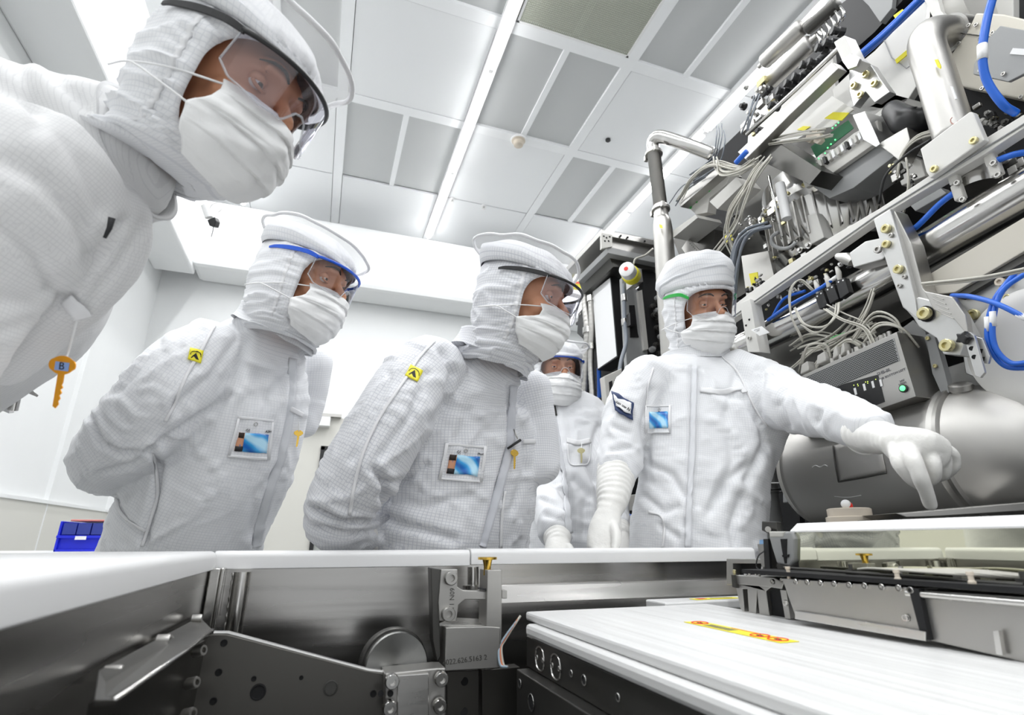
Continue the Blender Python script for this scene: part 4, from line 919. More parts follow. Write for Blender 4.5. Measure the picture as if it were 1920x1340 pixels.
        b0 = loop(.097, .120, -.007, .066, -.10, .02); b1 = loop(.101, .123, -.010, .073, -.14, .04, ph=1); b2 = loop(.104, .125, -.013, .086, -.20, .06, ph=1.5); b3 = loop(.101, .119, -.015, .100, -.22, .06, ph=2); b4 = loop(.075, .088, -.014, .128, -.15, .05); b5 = loop(.004, .004, -.010, .138)
        skin_loops('crown_band', [b0, b1, b2, b3, b4, b5], suit)
    if ring:
        RX, RY, RC, RZ, RT = ring
        Ls = []
        for t in np.linspace(0, 1, 7):
            Ls.append(loop(.104+(RX-.104)*t, .123+(RY-.123)*t, -.014+(RC+.014)*t, .092+(RZ-.092)*t-0.006*math.sin(PI*t), -.20+(RT+.20)*t, 0.06+0.06*t, ph=1.5+0.5*t))
        skin_loops('sheer_brim', Ls, 'veil', 0.0006)
        build('brim_cord', MB().tube(Ls[-1], 0.0040*sc, 8, closed=True), 'trimc', parent, smooth=True)
    # --- mask
    def mk(u, v):
        ph = u*math.radians(np.interp(v, [0, .30, .48, .8, 1], [min(50, mask_a), min(56, mask_a), mask_a, mask_a-4, mask_a-16])); au = abs(u)
        z = -0.006-0.128*v-0.010*au**1.5*(1-v)+0.016*au**1.5*v
        ry = np.interp(v, [0, .12, .35, .6, .85, 1], [.100, .119, .126, .120, .104, .080]); rx = np.interp(v, [0, .3, .5, .7, 1], [.088, .090, .0965, .0925, .074])
        x = math.sin(ph)*rx; y = math.cos(ph)*ry-0.004*(v > .4)*au
        nose = math.exp(-(u/0.2)**2)*max(0, 1-v/0.5)*0.005
        pl = 0.0042*((v*4.2+u*0.25) % 1.0-0.5)*min(1, v*5)*min(1, (1-v)*6)*math.exp(-(u/0.85)**6)+0.0045*nz(np.array((u*2.2+seed, v*4, seed)), 1)+0.0025*nz(np.array((u*5, v*9+seed, seed)), 1)
        q = 1+(pl+nose)/0.1; return H(x*q, y*q, z)
    mb = MB().grid(lambda a, b: mk(a*2-1, b), 60, 84); o = mo_ = build('face_mask', mb, maskc or 'mask', parent, smooth=True, uvs=1); md = o.modifiers.new('s', 'SOLIDIFY'); md.thickness = 0.0016; md.offset = 1
    for sx in (-1, 1):
        tape = MB().grid(lambda a, b: mk(sx*(0.93+0.07*a), b)+rt*sx*0.0014*sc, 3, 14); build('mask_tape', tape, 'mask', mo_, smooth=True, uvs=1).modifiers.new('s', 'SOLIDIFY').thickness = 0.0012
        for v0 in (0.06, 0.50):
            p = mk(sx*0.98, v0); build('mask_strap', MB().tube([p, p.lerp(H(sx*0.104, -0.03, -0.048), .5)+rt*sx*.007*sc, H(sx*0.103, -0.03, -0.048), H(sx*0.090, -0.075, -0.052)], 0.0014*sc, 6, smooth=5), 'paper', mo_, smooth=True)
    # --- safety glasses
    g = parent
    def lens(u, v):   # wrap-around visor
        a = u*math.radians(68); zt, zb = 0.046, np.interp(abs(u), [0, .10, .22, .5, .85, 1], [.006, .002, -.020, -.024, -.016, .0])
        ry = 0.098*gs; rx = 0.088*gs; z = zt+(zb-zt)*v; y = 0.030+ry*math.cos(a)-0.006*v; return H(math.sin(a)*rx, y, z)
    lm = {'blue': 'lens', 'black': 'lens2', 'navy': 'lens', 'green': 'lens'}[gog]; fm = {'blue': 'bframe', 'black': 'black', 'navy': 'navy', 'green': 'rimc'}[gog]
    g = build('goggle_lens', MB().grid(lambda a, b: lens(a*2-1, b), 40, 10), lm, g, smooth=True, uvs=1)
    if gog != 'green':
        build('goggle_brow_bar', MB().tube([lens(u, 0)+up*0.001 for u in np.linspace(-1, 1, 33)], 0.0034*sc, 8), fm, g, smooth=True)
    build('lens_rim', MB().tube([lens(u, 1) for u in np.linspace(-1, 1, 61)], 0.0010*sc if gog == 'green' else 0.0016*sc, 8), 'rimc', g, smooth=True)
    for sx in (-1, 1):
        build('lens_side', MB().tube([lens(sx, v) for v in np.linspace(0, 1, 6)], 0.0014*sc, 8), 'rimc', g, smooth=True)
        A = lens(sx*0.97, 0.0 if gog != 'green' else .2); pts = [A, H(sx*0.096, 0.050, 0.048), H(sx*0.100, 0.010, 0.050), H(sx*0.099, -0.030, 0.049), H(sx*0.097, -0.048, 0.046)]
        mb = MB(); C = spline(pts, 6)
        wd_ = np.interp(np.linspace(0, 1, len(C)), [0, .2, .6, 1], [.0045, .0052, .0050, .0025])
        for p, w in zip(C, wd_): mb.v += [p+up*w*sc-rt*.0016*sx, p-up*w*sc-rt*.0016*sx, p-up*w*sc+rt*.0016*sx, p+up*w*sc+rt*.0016*sx]
        mb.f = [(4*i+k, 4*i+(k+1) % 4, 4*i+4+(k+1) % 4, 4*i+4+k) for i in range(len(C)-1) for k in range(4)]+[(0, 1, 2, 3), (len(C)*4-1, len(C)*4-2, len(C)*4-3, len(C)*4-4)]
        build('goggle_temple', mb, {'green': 'green'}.get(gog, fm), g, bevel=0.0006)
    return H, H3
# ------------------------------------------------------------------ gloves
def glove(parent, cuffpts, palm, fingers, voxel=0.0028, name='glove'):
    """cuffpts: (point, r) sleeve-end to wrist; palm: list of (point, r side, r front, side); fingers: lists of (point, r)"""
    mb = MB(); lofts = []
    l = Loft([(p, r, r2) for p, r, r2 in cuffpts], HR, n=28, k=4, p=2.0); mb.add(l.vs, l.fs)
    l2 = Loft([(p, a, b) for p, a, b in palm[0]], palm[1], n=28, k=4, p=2.2); mb.add(l2.vs, l2.fs)
    for f in fingers:
        P = spline([p for p, r in f], 5); rr = np.interp(np.linspace(0, 1, len(P)), np.linspace(0, 1, len(f)), [r for p, r in f]); mb.tube(P, list(rr), 14)
        mb.sph(P[-1], rr[-1], 14); mb.sph(P[0], rr[0], 14)
    V, Fq, E = fuse(mb, voxel, 2); N = vnormals(V, Fq)
    cp = np.array([tuple(p) for p, _, _ in cuffpts]); d = np.zeros(len(V)); ax = cp[-1]-cp[0]; Lc = np.linalg.norm(ax); ax = ax/max(Lc, 1e-6)
    for i, p in enumerate(V):
        s_ = float((p-cp[0])@ax)/Lc
        if s_ < 1.25: d[i] = 0.0013*math.sin(s_*Lc*330+9*nz(p*9, 2))*(0.35+nz(p*11, 5))*min(1, max(0, 1.25-s_)*3)
        d[i] += 0.0013*nz(p*40, 1)
    V = V+N*d[:, None]
    return build(name, (V, Fq), 'glove', parent, smooth=True, uvs=1)

def collar(parent, c, axis, ra, rb, h, suit, side, seed=0.0, flare=0.004):
    """stand-up collar band around the neck"""
    ax = Vector(axis).normalized(); sd_ = Vector(side); sd_ = (sd_-ax*sd_.dot(ax)).normalized(); fv_ = ax.cross(sd_); c = Vector(c); n = 72; mb = MB()
    rows = [(0, ra+.006, rb+.006), (.15, ra+.003, rb+.003), (.5, ra, rb), (.9, ra+flare*.5, rb+flare*.5), (1, ra+flare, rb+flare), (.97, ra-.004, rb-.004), (.5, ra-.008, rb-.008)]
    for t, a_, b_ in rows:
        for k in range(n):
            q = 2*PI*k/n; w = 1+0.035*nz(np.array((math.cos(q)*2, math.sin(q)*2, t*1.5)), seed); mb.v.append(c+ax*(t*h+0.004*nz(np.array((math.cos(q)*2, math.sin(q)*2, 5)), seed))+sd_*math.cos(q)*a_*w+fv_*math.sin(q)*b_*w)
    mb.f = [(j*n+k, j*n+(k+1) % n, (j+1)*n+(k+1) % n, (j+1)*n+k) for j in range(len(rows)-1) for k in range(n)]
    o = build('collar', mb, suit, parent, smooth=True, uvs=1); uvl = o.data.uv_layers.new(name='UVMap'); kk = 0
    for p in o.data.polygons:
        b0 = p.vertices[0] % n
        for i in p.vertices:
            b = i % n
            if b-b0 > n/2: b -= n
            elif b-b0 < -n/2: b += n
            uvl.data[kk].uv = (b/n*2*PI*ra, rows[i//n][0]*h); kk += 1
    return o
# ================================================================== the machine on the right
def xp(pts, X, d=0.03): return MB().prism([onX(x, y, X) for x, y in pts], (d, 0, 0))
def xt(path, r, n=12, smooth=6): return MB().tube([onX(x, y, X) for x, y, X in path], r, n, smooth=smooth)
def part(name, mb, m, root, **k): return build(name, mb, m, root, **k)
def screw(root, x, y, X, rpx, m='brass', name='socket_screw'):
    c = onX(x, y, X); r = rpx*(c-CL).length*0.00085
    return build(name, bolt_mb(c, (-1, 0, 0), r, r*0.8), m, root, smooth=40)
XA = 1.50
M['cream_sheet'] = mat('cream_beam', (.58, .55, .48), .45)
mc = thing('lithography_machine', onX(1640, 900, 1.9), 'towering machine of white rails, steel plates and black bays filling the right side', 'machine')
def zat(x, y, X): return onX(x, y, X).z
ya = onX(1262, 400, 1.95).y
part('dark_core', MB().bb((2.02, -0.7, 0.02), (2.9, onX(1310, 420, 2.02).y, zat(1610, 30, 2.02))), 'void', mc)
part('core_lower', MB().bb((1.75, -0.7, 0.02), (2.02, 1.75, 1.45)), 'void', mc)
part('core_shelf', xp(((1350, 640), (1425, 640), (1935, 380), (1935, 470), (1480, 720), (1360, 760)), 1.62, 0.3), 'darkm', mc)
part('white_panel', xp(((1571, 210), (1560, 168), (1612, 118), (1640, 95), (1760, -30), (1900, -90), (1900, 60), (1745, 120), (1700, 190), (1640, 225)), 1.80, 0.03), 'whitem', mc, bevel=0.003)
part('panel_seam', MB().tube([onX(x, y, 1.797) for x, y in ((1730, -5), (1770, 55), (1752, 90), (1700, 128), (1672, 108), (1656, 72))], 0.0018, 6), 'greyp', mc)
part('yellow_label', xp(((1678, 112), (1703, 91), (1706, 98), (1681, 119)), 1.79, 0.004), 'yellow', mc)
part('yellow_label', xp(((1675, 29), (1692, 17), (1695, 22), (1678, 34)), 1.78, 0.004), 'yellow', mc)
part('upper_black_box', xp(((1424, 215), (1470, 120), (1560, 20), (1640, -40), (1728, -40), (1640, 60), (1560, 130), (1470, 225)), 1.86, 0.1), 'black', mc)
part('grey_cover', xp(((1596, -20), (1680, -60), (1672, 15), (1650, 42), (1628, 10)), 1.84, 0.03), 'greyp', mc, bevel=0.002)
part('inner_plate', xp(((1405, 215), (1560, 90), (1570, 200), (1500, 280), (1400, 300)), 1.84, 0.02), 'whitem', mc)
part('silver_backplate', xp(((1375, 330), (1650, 170), (1760, 200), (1750, 330), (1640, 400), (1380, 560)), 1.80, 0.03), 'darkm', mc)
# chamber barrel with ribs
cb = onX(1545, 400, 1.80); ax0 = Vector((cb.x+0.04, cb.y, 0))
part('chamber_barrel', MB().lathe((ax0.x, ax0.y, cb.z-0.22), (0, 0, 1), [(0, .14), (.02, .20), (.10, .24), (.20, .25), (.22, .27), (.25, .27), (.26, .25), (.36, .24), (.40, .2), (.42, .1)], 48), 'polish', mc, smooth=35)
for k in range(16):
    a = math.radians(150+k*8); part('barrel_rib', MB().box((ax0.x+.25*math.cos(a), ax0.y+.25*math.sin(a), cb.z-0.10), (.02, .006, .16), Matrix.Rotation(a, 3, 'Z')), 'satin', mc, bevel=0.001)
for k in range(10):
    a = math.radians(150+k*13); part('barrel_screw', bolt_mb((ax0.x+.27*math.cos(a), ax0.y+.27*math.sin(a), cb.z+.012), (math.cos(a), math.sin(a), 0), 0.007), 'brass', mc, smooth=40)
part('black_bellows', MB().tube([onX(1672, 205, 1.62), onX(1700, 228, 1.60), onX(1725, 225, 1.62), onX(1745, 205, 1.66)], [.03, .045, .04, .02], 16, smooth=8), 'black', mc, smooth=True)
part('perforated_plate', xp(((1278, 465), (1291, 446), (1312, 470), (1295, 490)), 1.60, 0.004), 'satin', mc)
for k in range(7): part('plate_hole', MB().cyl(onX(1294+k*2.9, 457+k*3.0, 1.599), onX(1294+k*2.9, 457+k*3.0, 1.61), 0.0022, 8), 'void', mc)
# frame rails
fr_ = mc
part('long_rail', xp(((1350, 591), (1460, 508), (1548, 450), (1650, 390), (1738, 332), (1846, 260), (1935, 205), (2250, 10), (2250, 38), (1935, 230), (1846, 289), (1638, 413), (1540, 483), (1358, 609)), 1.42, 0.035), 'whitem', fr_, bevel=0.002)
part('rail_groove', MB().tube([onX(1360, 603, 1.418), onX(1640, 406, 1.418), onX(1930, 226, 1.418)], 0.0022, 6), 'greyp', fr_)
part('upper_rail', xp(((1383, 285), (1470, 203), (1560, 116), (1572, 128), (1480, 216), (1398, 299)), 1.46, 0.04), 'satin', fr_, bevel=0.002)
part('upper_rod', xt(((1400, 252, 1.48), (1490, 170, 1.48), (1582, 82, 1.48)), .0085, 12, 1), 'polish', fr_, smooth=True)
part('corner_block', xp(((1563, 79), (1583, 66), (1600, 102), (1612, 112), (1594, 130), (1580, 117)), 1.43, 0.05), 'whitem', fr_, bevel=0.002)
part('block_face', xp(((1578, 113), (1594, 100), (1612, 110), (1606, 124), (1590, 130)), 1.425, 0.01), 'alu', fr_, bevel=0.001)
part('clamp_bracket', xp(((1592, 130), (1612, 112), (1634, 122), (1652, 150), (1668, 172), (1640, 192), (1622, 172), (1600, 200), (1592, 170)), 1.50, 0.03), 'alu', fr_, bevel=0.002)
for x, y in ((1624, 140), (1640, 157), (1602, 161), (1614, 178)): screw(fr_, x, y, 1.495, 6)
part('rail_cover', xp(((1725, 279), (1818, 209), (1824, 210), (1846, 262), (1744, 334), (1736, 322)), 1.395, 0.02), 'whitem', fr_, bevel=0.003)
screw(fr_, 1827, 264, 1.392, 6); screw(fr_, 1753, 317, 1.392, 6)
part('support_post', xp(((1387, 568), (1406, 560), (1424, 660), (1402, 660)), 1.40, 0.05), 'whitem', fr_, bevel=0.002)
for x, y in ((1405, 599), (1399, 610)): part('bolt_hole', MB().cyl(onX(x, y, 1.398), onX(x, y, 1.41), 0.004, 12), 'void', fr_)
screw(fr_, 1406, 634, 1.398, 4, 'satin')
tg = thing('paper_tag', onX(1425, 628, 1.36), 'small white paper tag on the frame post beside the pointing man', 'tag')
part('tag_sheet', MB().prism([onX(1408, 618, 1.38), onX(1428, 611, 1.36), onX(1443, 623, 1.34), onX(1424, 629, 1.36)], (0, 0, -0.0008)), 'paper', tg)
for k in range(3): part('print_line', MB().tube([onX(1414+k*5, 619+k*1.5, 1.365), onX(1424+k*4, 616+k*2.5, 1.36)], 0.0008, 5), 'ink', tg)
# machined bracket
bk = thing('machined_bracket', onX(1700, 560, 1.38), 'large grey machined bracket with yellow zinc bolts below the white rail', 'bracket')
part('bracket_upright', xp(((1637, 411), (1668, 391), (1684, 440), (1700, 498), (1716, 560), (1722, 600), (1692, 576), (1664, 500), (1650, 455)), 1.37, 0.06), 'alu', bk, bevel=0.003)
part('bracket_side', xp(((1668, 391), (1678, 396), (1708, 455), (1730, 540), (1760, 572), (1735, 590), (1716, 560), (1692, 470)), 1.385, 0.05), 'satin', bk, bevel=0.002)
part('bracket_foot', xp(((1692, 574), (1722, 556), (1760, 566), (1796, 590), (1815, 628), (1800, 666), (1768, 664), (1756, 634), (1722, 612), (1712, 596)), 1.375, 0.05), 'alu', bk, bevel=0.003)
part('foot_wing', xp(((1732, 545), (1785, 556), (1810, 590), (1816, 632), (1790, 600), (1750, 580)), 1.36, 0.02), 'satin', bk, bevel=0.002)
for k in range(5):
    part('engraved_line', MB().tube([onX(1744+k*5, 551+k*9, 1.3585), onX(1768+k*5, 561+k*9, 1.3585)], 0.0012, 5), 'lightp', bk)
part('bracket_arm', xp(((1592, 474), (1622, 452), (1650, 446), (1672, 466), (1655, 486), (1600, 502)), 1.38, 0.05), 'alu', bk, bevel=0.003)
part('arm_cone', MB().tube([onX(1570, 480, 1.40), onX(1586, 484, 1.40), onX(1598, 492, 1.40)], [.010, .018, .012], 16), 'satin', bk, smooth=40)
for x, y, r, m in ((1663, 429, 8, 'brass'), (1671, 441, 4, 'satin'), (1663, 458, 7, 'brass'), (1648, 468, 7, 'satin'), (1686, 505, 8, 'brass'), (1696, 519, 4, 'satin'), (1687, 536, 4, 'satin'), (1736, 588, 11, 'brass'), (1778, 648, 11, 'brass')):
    screw(bk, x, y, 1.368, r, m)
part('bolt_recess', MB().tube([onX(1736+13*math.cos(a), 588+13*math.sin(a), 1.371) for a in [2*PI*k/20 for k in range(20)]], 0.003, 6, closed=True), 'void', bk)
# pipes
pp = thing('steel_pipe', onX(1680, 510, 1.5), 'thick polished steel pipe running diagonally behind the grey machined bracket', 'pipe')
part('pipe_run', xt(((1380, 655, 1.5), (1440, 628, 1.5), (1640, 527, 1.5), (1715, 480, 1.5), (1935, 352, 1.5), (2250, 168, 1.5)), .052, 32, 2), 'polish', pp, smooth=True)
sb = onX(1838, 352, 1.50); st_ = onX(1826, 292, 1.50)
part('pipe_stub', MB().tube([sb, sb.lerp(st_, .5), st_], .045, 28), 'polish', pp, smooth=40)
part('stub_flange', MB().lathe(st_-Vector((0, 0, .035)), (0, 0, 1), [(0, .046), (.004, .056), (.014, .056), (.018, .05), (.022, .056), (.03, .056), (.034, .046)], 32), 'satin', pp, smooth=40)
for x, y, x2, y2 in ((1782, 318, 1796, 345), (1790, 345, 1806, 376), (1852, 285, 1864, 308), (1862, 300, 1872, 330)):
    part('flange_clamp', MB().box(onX((x+x2)/2, (y+y2)/2, 1.44), (.02, .022, .045)), 'lightp', pp, bevel=0.004); screw(pp, x2, y2-2, 1.428, 5, 'satin')
el = thing('elbow_pipe', onX(1790, 250, 1.5), 'wide satin steel elbow pipe with yellow arrow label dropping behind the white cover', 'pipe')
part('pipe_bend', xt(((1792, 262, 1.5), (1770, 192, 1.5), (1750, 128, 1.5), (1738, 92, 1.5), (1742, 68, 1.52), (1768, 62, 1.58), (1810, 66, 1.68), (1840, 74, 1.76)), .046, 28, 6), 'satin', el, smooth=True)
part('bend_collar', xt(((1778, 64, 1.60), (1800, 66, 1.65)), .054, 28, 1), 'steel', el, smooth=40)
part('arrow_label', xp(((1752, 112), (1758, 111), (1764, 124), (1763, 129), (1758, 126)), 1.448, 0.003), 'yellow', el)
part('white_tag', xp(((1781, 161), (1786, 162), (1794, 185), (1790, 186)), 1.450, 0.003), 'paper', el)
part('red_stamp', MB().tube([onX(1789+7*math.cos(a), 226+7*math.sin(a), 1.452) for a in [2*PI*k/9 for k in range(7)]], 0.0012, 5), mat('dull_red_ink', (.45, .22, .18), .6), el)
# cream housings top right
ch = thing('cream_housing', onX(1850, 170, 1.55), 'cream coloured sheet housing with a grey folded plate at the top right corner', 'machine housing')
part('housing_panel', xp(((1776, 112), (1812, 62), (1830, 24), (1880, 26), (1940, 40), (1940, 200), (1915, 186), (1796, 160)), 1.60, 0.12), mat('cream_sheet', (.68, .645, .56), .45), ch, bevel=0.004)
part('panel_seam', MB().tube([onX(x, y, 1.597) for x, y in ((1800, 62), (1880, 72), (1940, 82))], 0.0016, 6), 'darkm', ch)
part('grey_plate', xp(((1826, 120), (1850, 75), (1875, 48), (1940, 60), (1940, 128), (1890, 153), (1824, 139)), 1.50, 0.012), 'greyp', ch, bevel=0.002)
part('plate_window', xp(((1893, 101), (1899, 90), (1930, 92), (1930, 104)), 1.497, 0.004), 'paper', ch)
part('drum', MB().cyl(onX(1800, 48, 1.75), onX(1850, 12, 1.75), .11, 40), 'lightp', ch, smooth=40)
part('drum_band', MB().cyl(onX(1785, 52, 1.75), onX(1792, 48, 1.75), .118, 40), 'satin', ch, smooth=40)
for x, y in ((1817, 48), (1831, 47), (1882, 139), (1838, 72), (1838, 132), (1842, 166), (1862, 62), (1798, 82), (1915, 182)): screw(ch, x, y, 1.497 if 1824 < x < 1890 and y > 120 else 1.595, 3, 'satin')
part('white_post', xp(((1724, -20), (1748, -40), (1764, 20), (1778, 36), (1768, 52), (1760, 55)), 1.62, 0.02), 'whitem', ch)
# valves and cylinders at the top
vc = thing('gas_cylinder_pair', onX(1470, 110, 1.62), 'pair of white capped gas filter cylinders with black valves above the upper rail', 'gas filter')
for (x0_, y0_, x1_, y1_, r, m) in ((1431, 118, 1506, 48, .034, 'satin'), (1442, 154, 1522, 77, .036, 'satin'), (1512, 56, 1572, 4, .026, 'darkm'), (1458, 186, 1560, 96, .022, 'black')):
    a, b = onX(x0_, y0_, 1.66), onX(x1_, y1_, 1.66); d = (b-a)
    part('filter_cylinder', MB().tube([a, a+d*.02, a+d*.05, a+d*.95, a+d*.98, b], [r*.5, r*.85, r, r, r*.85, r*.4], 28), m, vc, smooth=40)
    if m == 'satin':
        part('end_cap', MB().tube([b, b+d*.08, b+d*.18], [r*.4, r*.35, r*.3], 14), 'satin', vc, smooth=40); part('end_cap', MB().tube([a-d*.12, a-d*.05, a], [r*.3, r*.3, r*.4], 14), 'satin', vc, smooth=40)
for k in range(9):
    x, y = 1462+k*15, 196-k*16+random.randint(-8, 8); c = onX(x, y, 1.62); part('black_valve', MB().lathe(c, (-1, .3, .2), [(0, .018), (.02, .018), (.022, .012), (.035, .012), (.036, .017), (.045, .015)], 8), 'black', vc, bevel=0.001)
for k in range(6):
    x, y = 1530+k*9, 62-k*10; part('small_tube', xt(((x, y, 1.62), (x+8, y+14, 1.60), (x+4, y+26, 1.62)), .005, 8, 4), 'polish', vc, smooth=True)
# corrugated vacuum pipe at the left end
vp = thing('vacuum_pipe', onX(1246, 560, 1.5), 'bent steel vacuum pipe with a corrugated section at the left end of the machine', 'pipe')
a, b = onX(1226, 288, 1.5), onX(1239, 392, 1.5)
L = []; rr = []
for k in range(121): L.append(a.lerp(b, k/120)); rr.append(.031+.0042*math.cos(k*PI/2.0))
part('corrugated_section', MB().tube(L, rr, 28), 'satin', vp, smooth=60)
part('lower_pipe', MB().tube([b, onX(1240, 410, 1.5), onX(1243, 432, 1.5), onX(1252, 560, 1.5), onX(1262, 700, 1.5)], [.036, .038, .048, .050, .050], 32, smooth=4), 'satin', vp, smooth=True)
part('top_elbow', MB().tube([a, onX(1224, 270, 1.5), onX(1229, 259, 1.5), onX(1243, 257, 1.52), onX(1290, 272, 1.6), onX(1340, 291, 1.7)], .034, 28, smooth=5), 'polish', vp, smooth=True)
for c in (a, b):
    part('clamp_ring', MB().lathe(c-Vector((0, 0, .012)), (0, 0, 1), [(0, .036), (.003, .046), (.018, .046), (.024, .040), (.03, .038)], 32), 'satin', vp, smooth=40)
    for s_ in (-1, 1): part('clamp_lug', MB().box(c+Vector((-.02, s_*.046, -.005)), (.02, .016, .03)), 'satin', vp, bevel=0.002)
part('yellow_sticker', MB().prism([onX(x, y, 1.449) for x, y in ((1236, 420), (1241, 422), (1242, 428), (1237, 427))], (.002, 0, 0)), 'yellow', vp)
# controller box
cx_ = thing('controller_box', onX(1640, 760, 1.38), 'grey perforated controller box with a lit green button and connectors along its top', 'controller')
XC = 1.36
part('box_shell', xp(((1500, 706), (1681, 622), (1717, 743), (1560, 797), (1500, 815)), XC, 0.10), 'satin', cx_, bevel=0.001)
part('box_flange', xp(((1682, 622), (1712, 600), (1735, 622), (1752, 735), (1717, 745)), XC+0.10, 0.02), 'greyp', cx_)
import itertools
def gridpt(u, v, q): return bil(q, u, v)
gq = ((1512, 706), (1676, 634), (1687, 676), (1512, 748))
part('grille_area', xp(gq, XC-.0012, 0.002), 'greyp', cx_)
hol = MB()
for i in range(62):
    for j in range(13):
        u, v = (i+.5+(j % 2)*.5)/63, (j+.5)/13; c = onX(*bil(gq, u, v), XC-.0016); hol.cyl(c, c+Vector((.001, 0, 0)), .00185, 6)
o = part('grille_holes', hol, 'void', cx_); o['kind'] = 'stuff'
part('front_window', xp(((1500, 742), (1646, 702), (1659, 753), (1560, 790), (1500, 800)), XC-.001, 0.002), 'black', cx_)
for k, (x, y) in enumerate(((1600, 728), (1617, 720), (1633, 715), (1648, 712+0))): part('white_label', xp(((x, y), (x+4, y-1.5), (x+7, y+11), (x+3, y+12.5)), XC-.0022, .001), 'paper', cx_)
for x, y in ((1601, 722), (1608, 720), (1609, 723), (1623, 716), (1627, 715), (1627, 718), (1642, 711)): part('led', MB().sph(onX(x, y, XC-.001), .0012, 8), mat('led_lime', (.6, .9, .1), .4, emit=(.6, 1, .1), es=2) if 'led_lime' not in D.materials else D.materials['led_lime'], cx_)
gb = onX(1695, 728, XC)
part('button_ring', MB().lathe(gb, (-1, 0, 0), [(0, .0105), (.004, .0105), (.005, .008)], 24), 'black', cx_, smooth=40)
part('green_button', MB().lathe(gb+Vector((-.003, 0, 0)), (-1, 0, 0), [(0, .007), (.003, .007), (.0045, .005)], 24), 'led', cx_, smooth=40)
for txt, x, y, x2, y2, sz in (('SHB-BL', 1657, 697, 1675, 690, .0125), ('SHB BOTTOM LEFT', 1672, 702, 1690, 694.5, .0085), ('24V', 1691, 714, 1699, 711, .008), ('NSEM', 1692, 719, 1700, 716, .008)):
    p0_ = onX(x, y, XC-.0008); part('printed_text', text_mb(txt, p0_, onX(x2, y2, XC-.0008)-p0_, UP, sz, .0003), 'greyink', cx_)
for k in range(15):
    x, y = 1560+k*7.6, 676-k*3.6; c = onX(x, y-4, XC+.03+.025*(k % 2)); b = c-Vector((0, 0, .03))
    part('round_connector', MB().tube([b, b.lerp(c, .5), b.lerp(c, .55), c], [.0085, .0085, .0065, .006], 12), 'satin' if k % 3 else 'lightp', cx_, smooth=40)
for x, y, w in ((1500, 690, 16), (1530, 672, 18), (1560, 662, 10), (1575, 655, 8)):
    part('plug', xp(((x, y+12), (x+2, y-6), (x+w-3, y-14), (x+w, y-2), (x+w, y+4)), XC+.02, .03), 'lightp', cx_, bevel=.003)
# tank
tk = thing('steel_tank', onX(1640, 960, 1.5), 'large horizontal grey steel tank behind the pointing hand', 'tank')
TX, TZ, TR = 1.52, 1.155, 0.165
yl, yr = onX(1497, 880, TX-0.05).y, onX(1752, 850, TX-.165).y
prof = [(0, .02), (.004, .13), (.015, .158), (.03, .166), (.04, .169), (.046, .166), (.05, TR), (yl-yr-.03, TR), (yl-yr-.02, .170), (yl-yr-.008, .170), (yl-yr, TR), (yl-yr+.05, .160), (yl-yr+.10, .143), (yl-yr+.145, .115), (yl-yr+.175, .085), (yl-yr+.18, .07)]
tb = MB().lathe((TX, yl, TZ), (0, -1, 0), prof, 72); part('tank_shell', tb, 'tank', tk, smooth=30)
yn = yr-.17
part('tank_neck', MB().lathe((TX, yn, TZ+.005), (0, -1, 0), [(0, .068), (.012, .075), (.02, .068), (.07, .068), (.075, .073), (.09, .073), (.1, .075), (.25, .095), (.5, .10)], 40), 'tank', tk, smooth=35)
pc = onX(1806, 748, TX-.07); part('tank_port', MB().lathe(pc, (-.35, -.25, .9), [(-.03, .022), (0, .022), (.02, .020), (.024, .024), (.036, .024), (.04, .018)], 24), 'satin', tk, smooth=40)
tsk = Skin((np.array([tuple(v) for v in tb.v]), tb.f))
build_patch('tank_plate', tsk, [(1563, 836), (1648, 816), (1663, 886), (1573, 903)], 'tank', tk, .0015, 8, 8, .0006)
ribbon('plate_edge', tsk, [(1563, 836), (1567, 870), (1573, 903)], .002, 'darkm', tk, .002); ribbon('plate_edge', tsk, [(1573, 903), (1620, 895), (1663, 886)], .002, 'darkm', tk, .002)
ribbon('scratch', tsk, [(1565, 930), (1590, 932), (1615, 928)], .0012, 'paper', tk, .0005, 4, .0002)
ribbon('chalk_mark', tsk, [(1523, 876), (1530, 872), (1538, 876), (1546, 871), (1552, 874)], .002, 'paper', tk, .0005, 4, .0002)
part('tank_collar', MB().lathe((TX, yr-.005, TZ), (0, -1, 0), [(0, .1675), (.003, .1735), (.012, .1735), (.015, .1665)], 60), 'satin', tk, smooth=40)
# pump cylinder left of the tank
pm = thing('grey_pump', WD(1443, 1040, 1.95), 'small upright grey pump cylinder with a white label between the man and the tank', 'pump')
a, b = WD(1443, 1060, 1.95), WD(1441, 878, 1.95)
part('pump_body', MB().tube([Vector((a.x, a.y, .5)), Vector((a.x, a.y, b.z-.09)), Vector((a.x, a.y, b.z-.088)), Vector((a.x, a.y, b.z-.08)), Vector((a.x, a.y, b.z-.005)), Vector((a.x, a.y, b.z))], [.062, .062, .067, .064, .064, .058], 36), 'greyp', pm, smooth=40)
part('pump_foot', MB().bb((a.x-.07, a.y-.07, 0), (a.x+.07, a.y+.07, .5)), 'darkm', pm)
part('pump_label', MB().box(WD(1452, 905, 1.885), (.05, .002, .012), CR), 'paper', pm)
part('pump_band', MB().tube([WD(1443, 920, 1.95)+Vector((.069*math.cos(q), .069*math.sin(q), 0)) for q in [2*PI*k/24 for k in range(24)]], .003, 6, closed=True), 'black', pm)
part('sensor_block', MB().box(WD(1478, 920, 1.84), (.028, .02, .085), Matrix.Rotation(.2, 3, 'Y')), 'greyp', pm, bevel=.003)
part('sensor_plug', MB().box(WD(1500, 945, 1.84), (.02, .02, .03)), 'darkm', pm, bevel=.003)
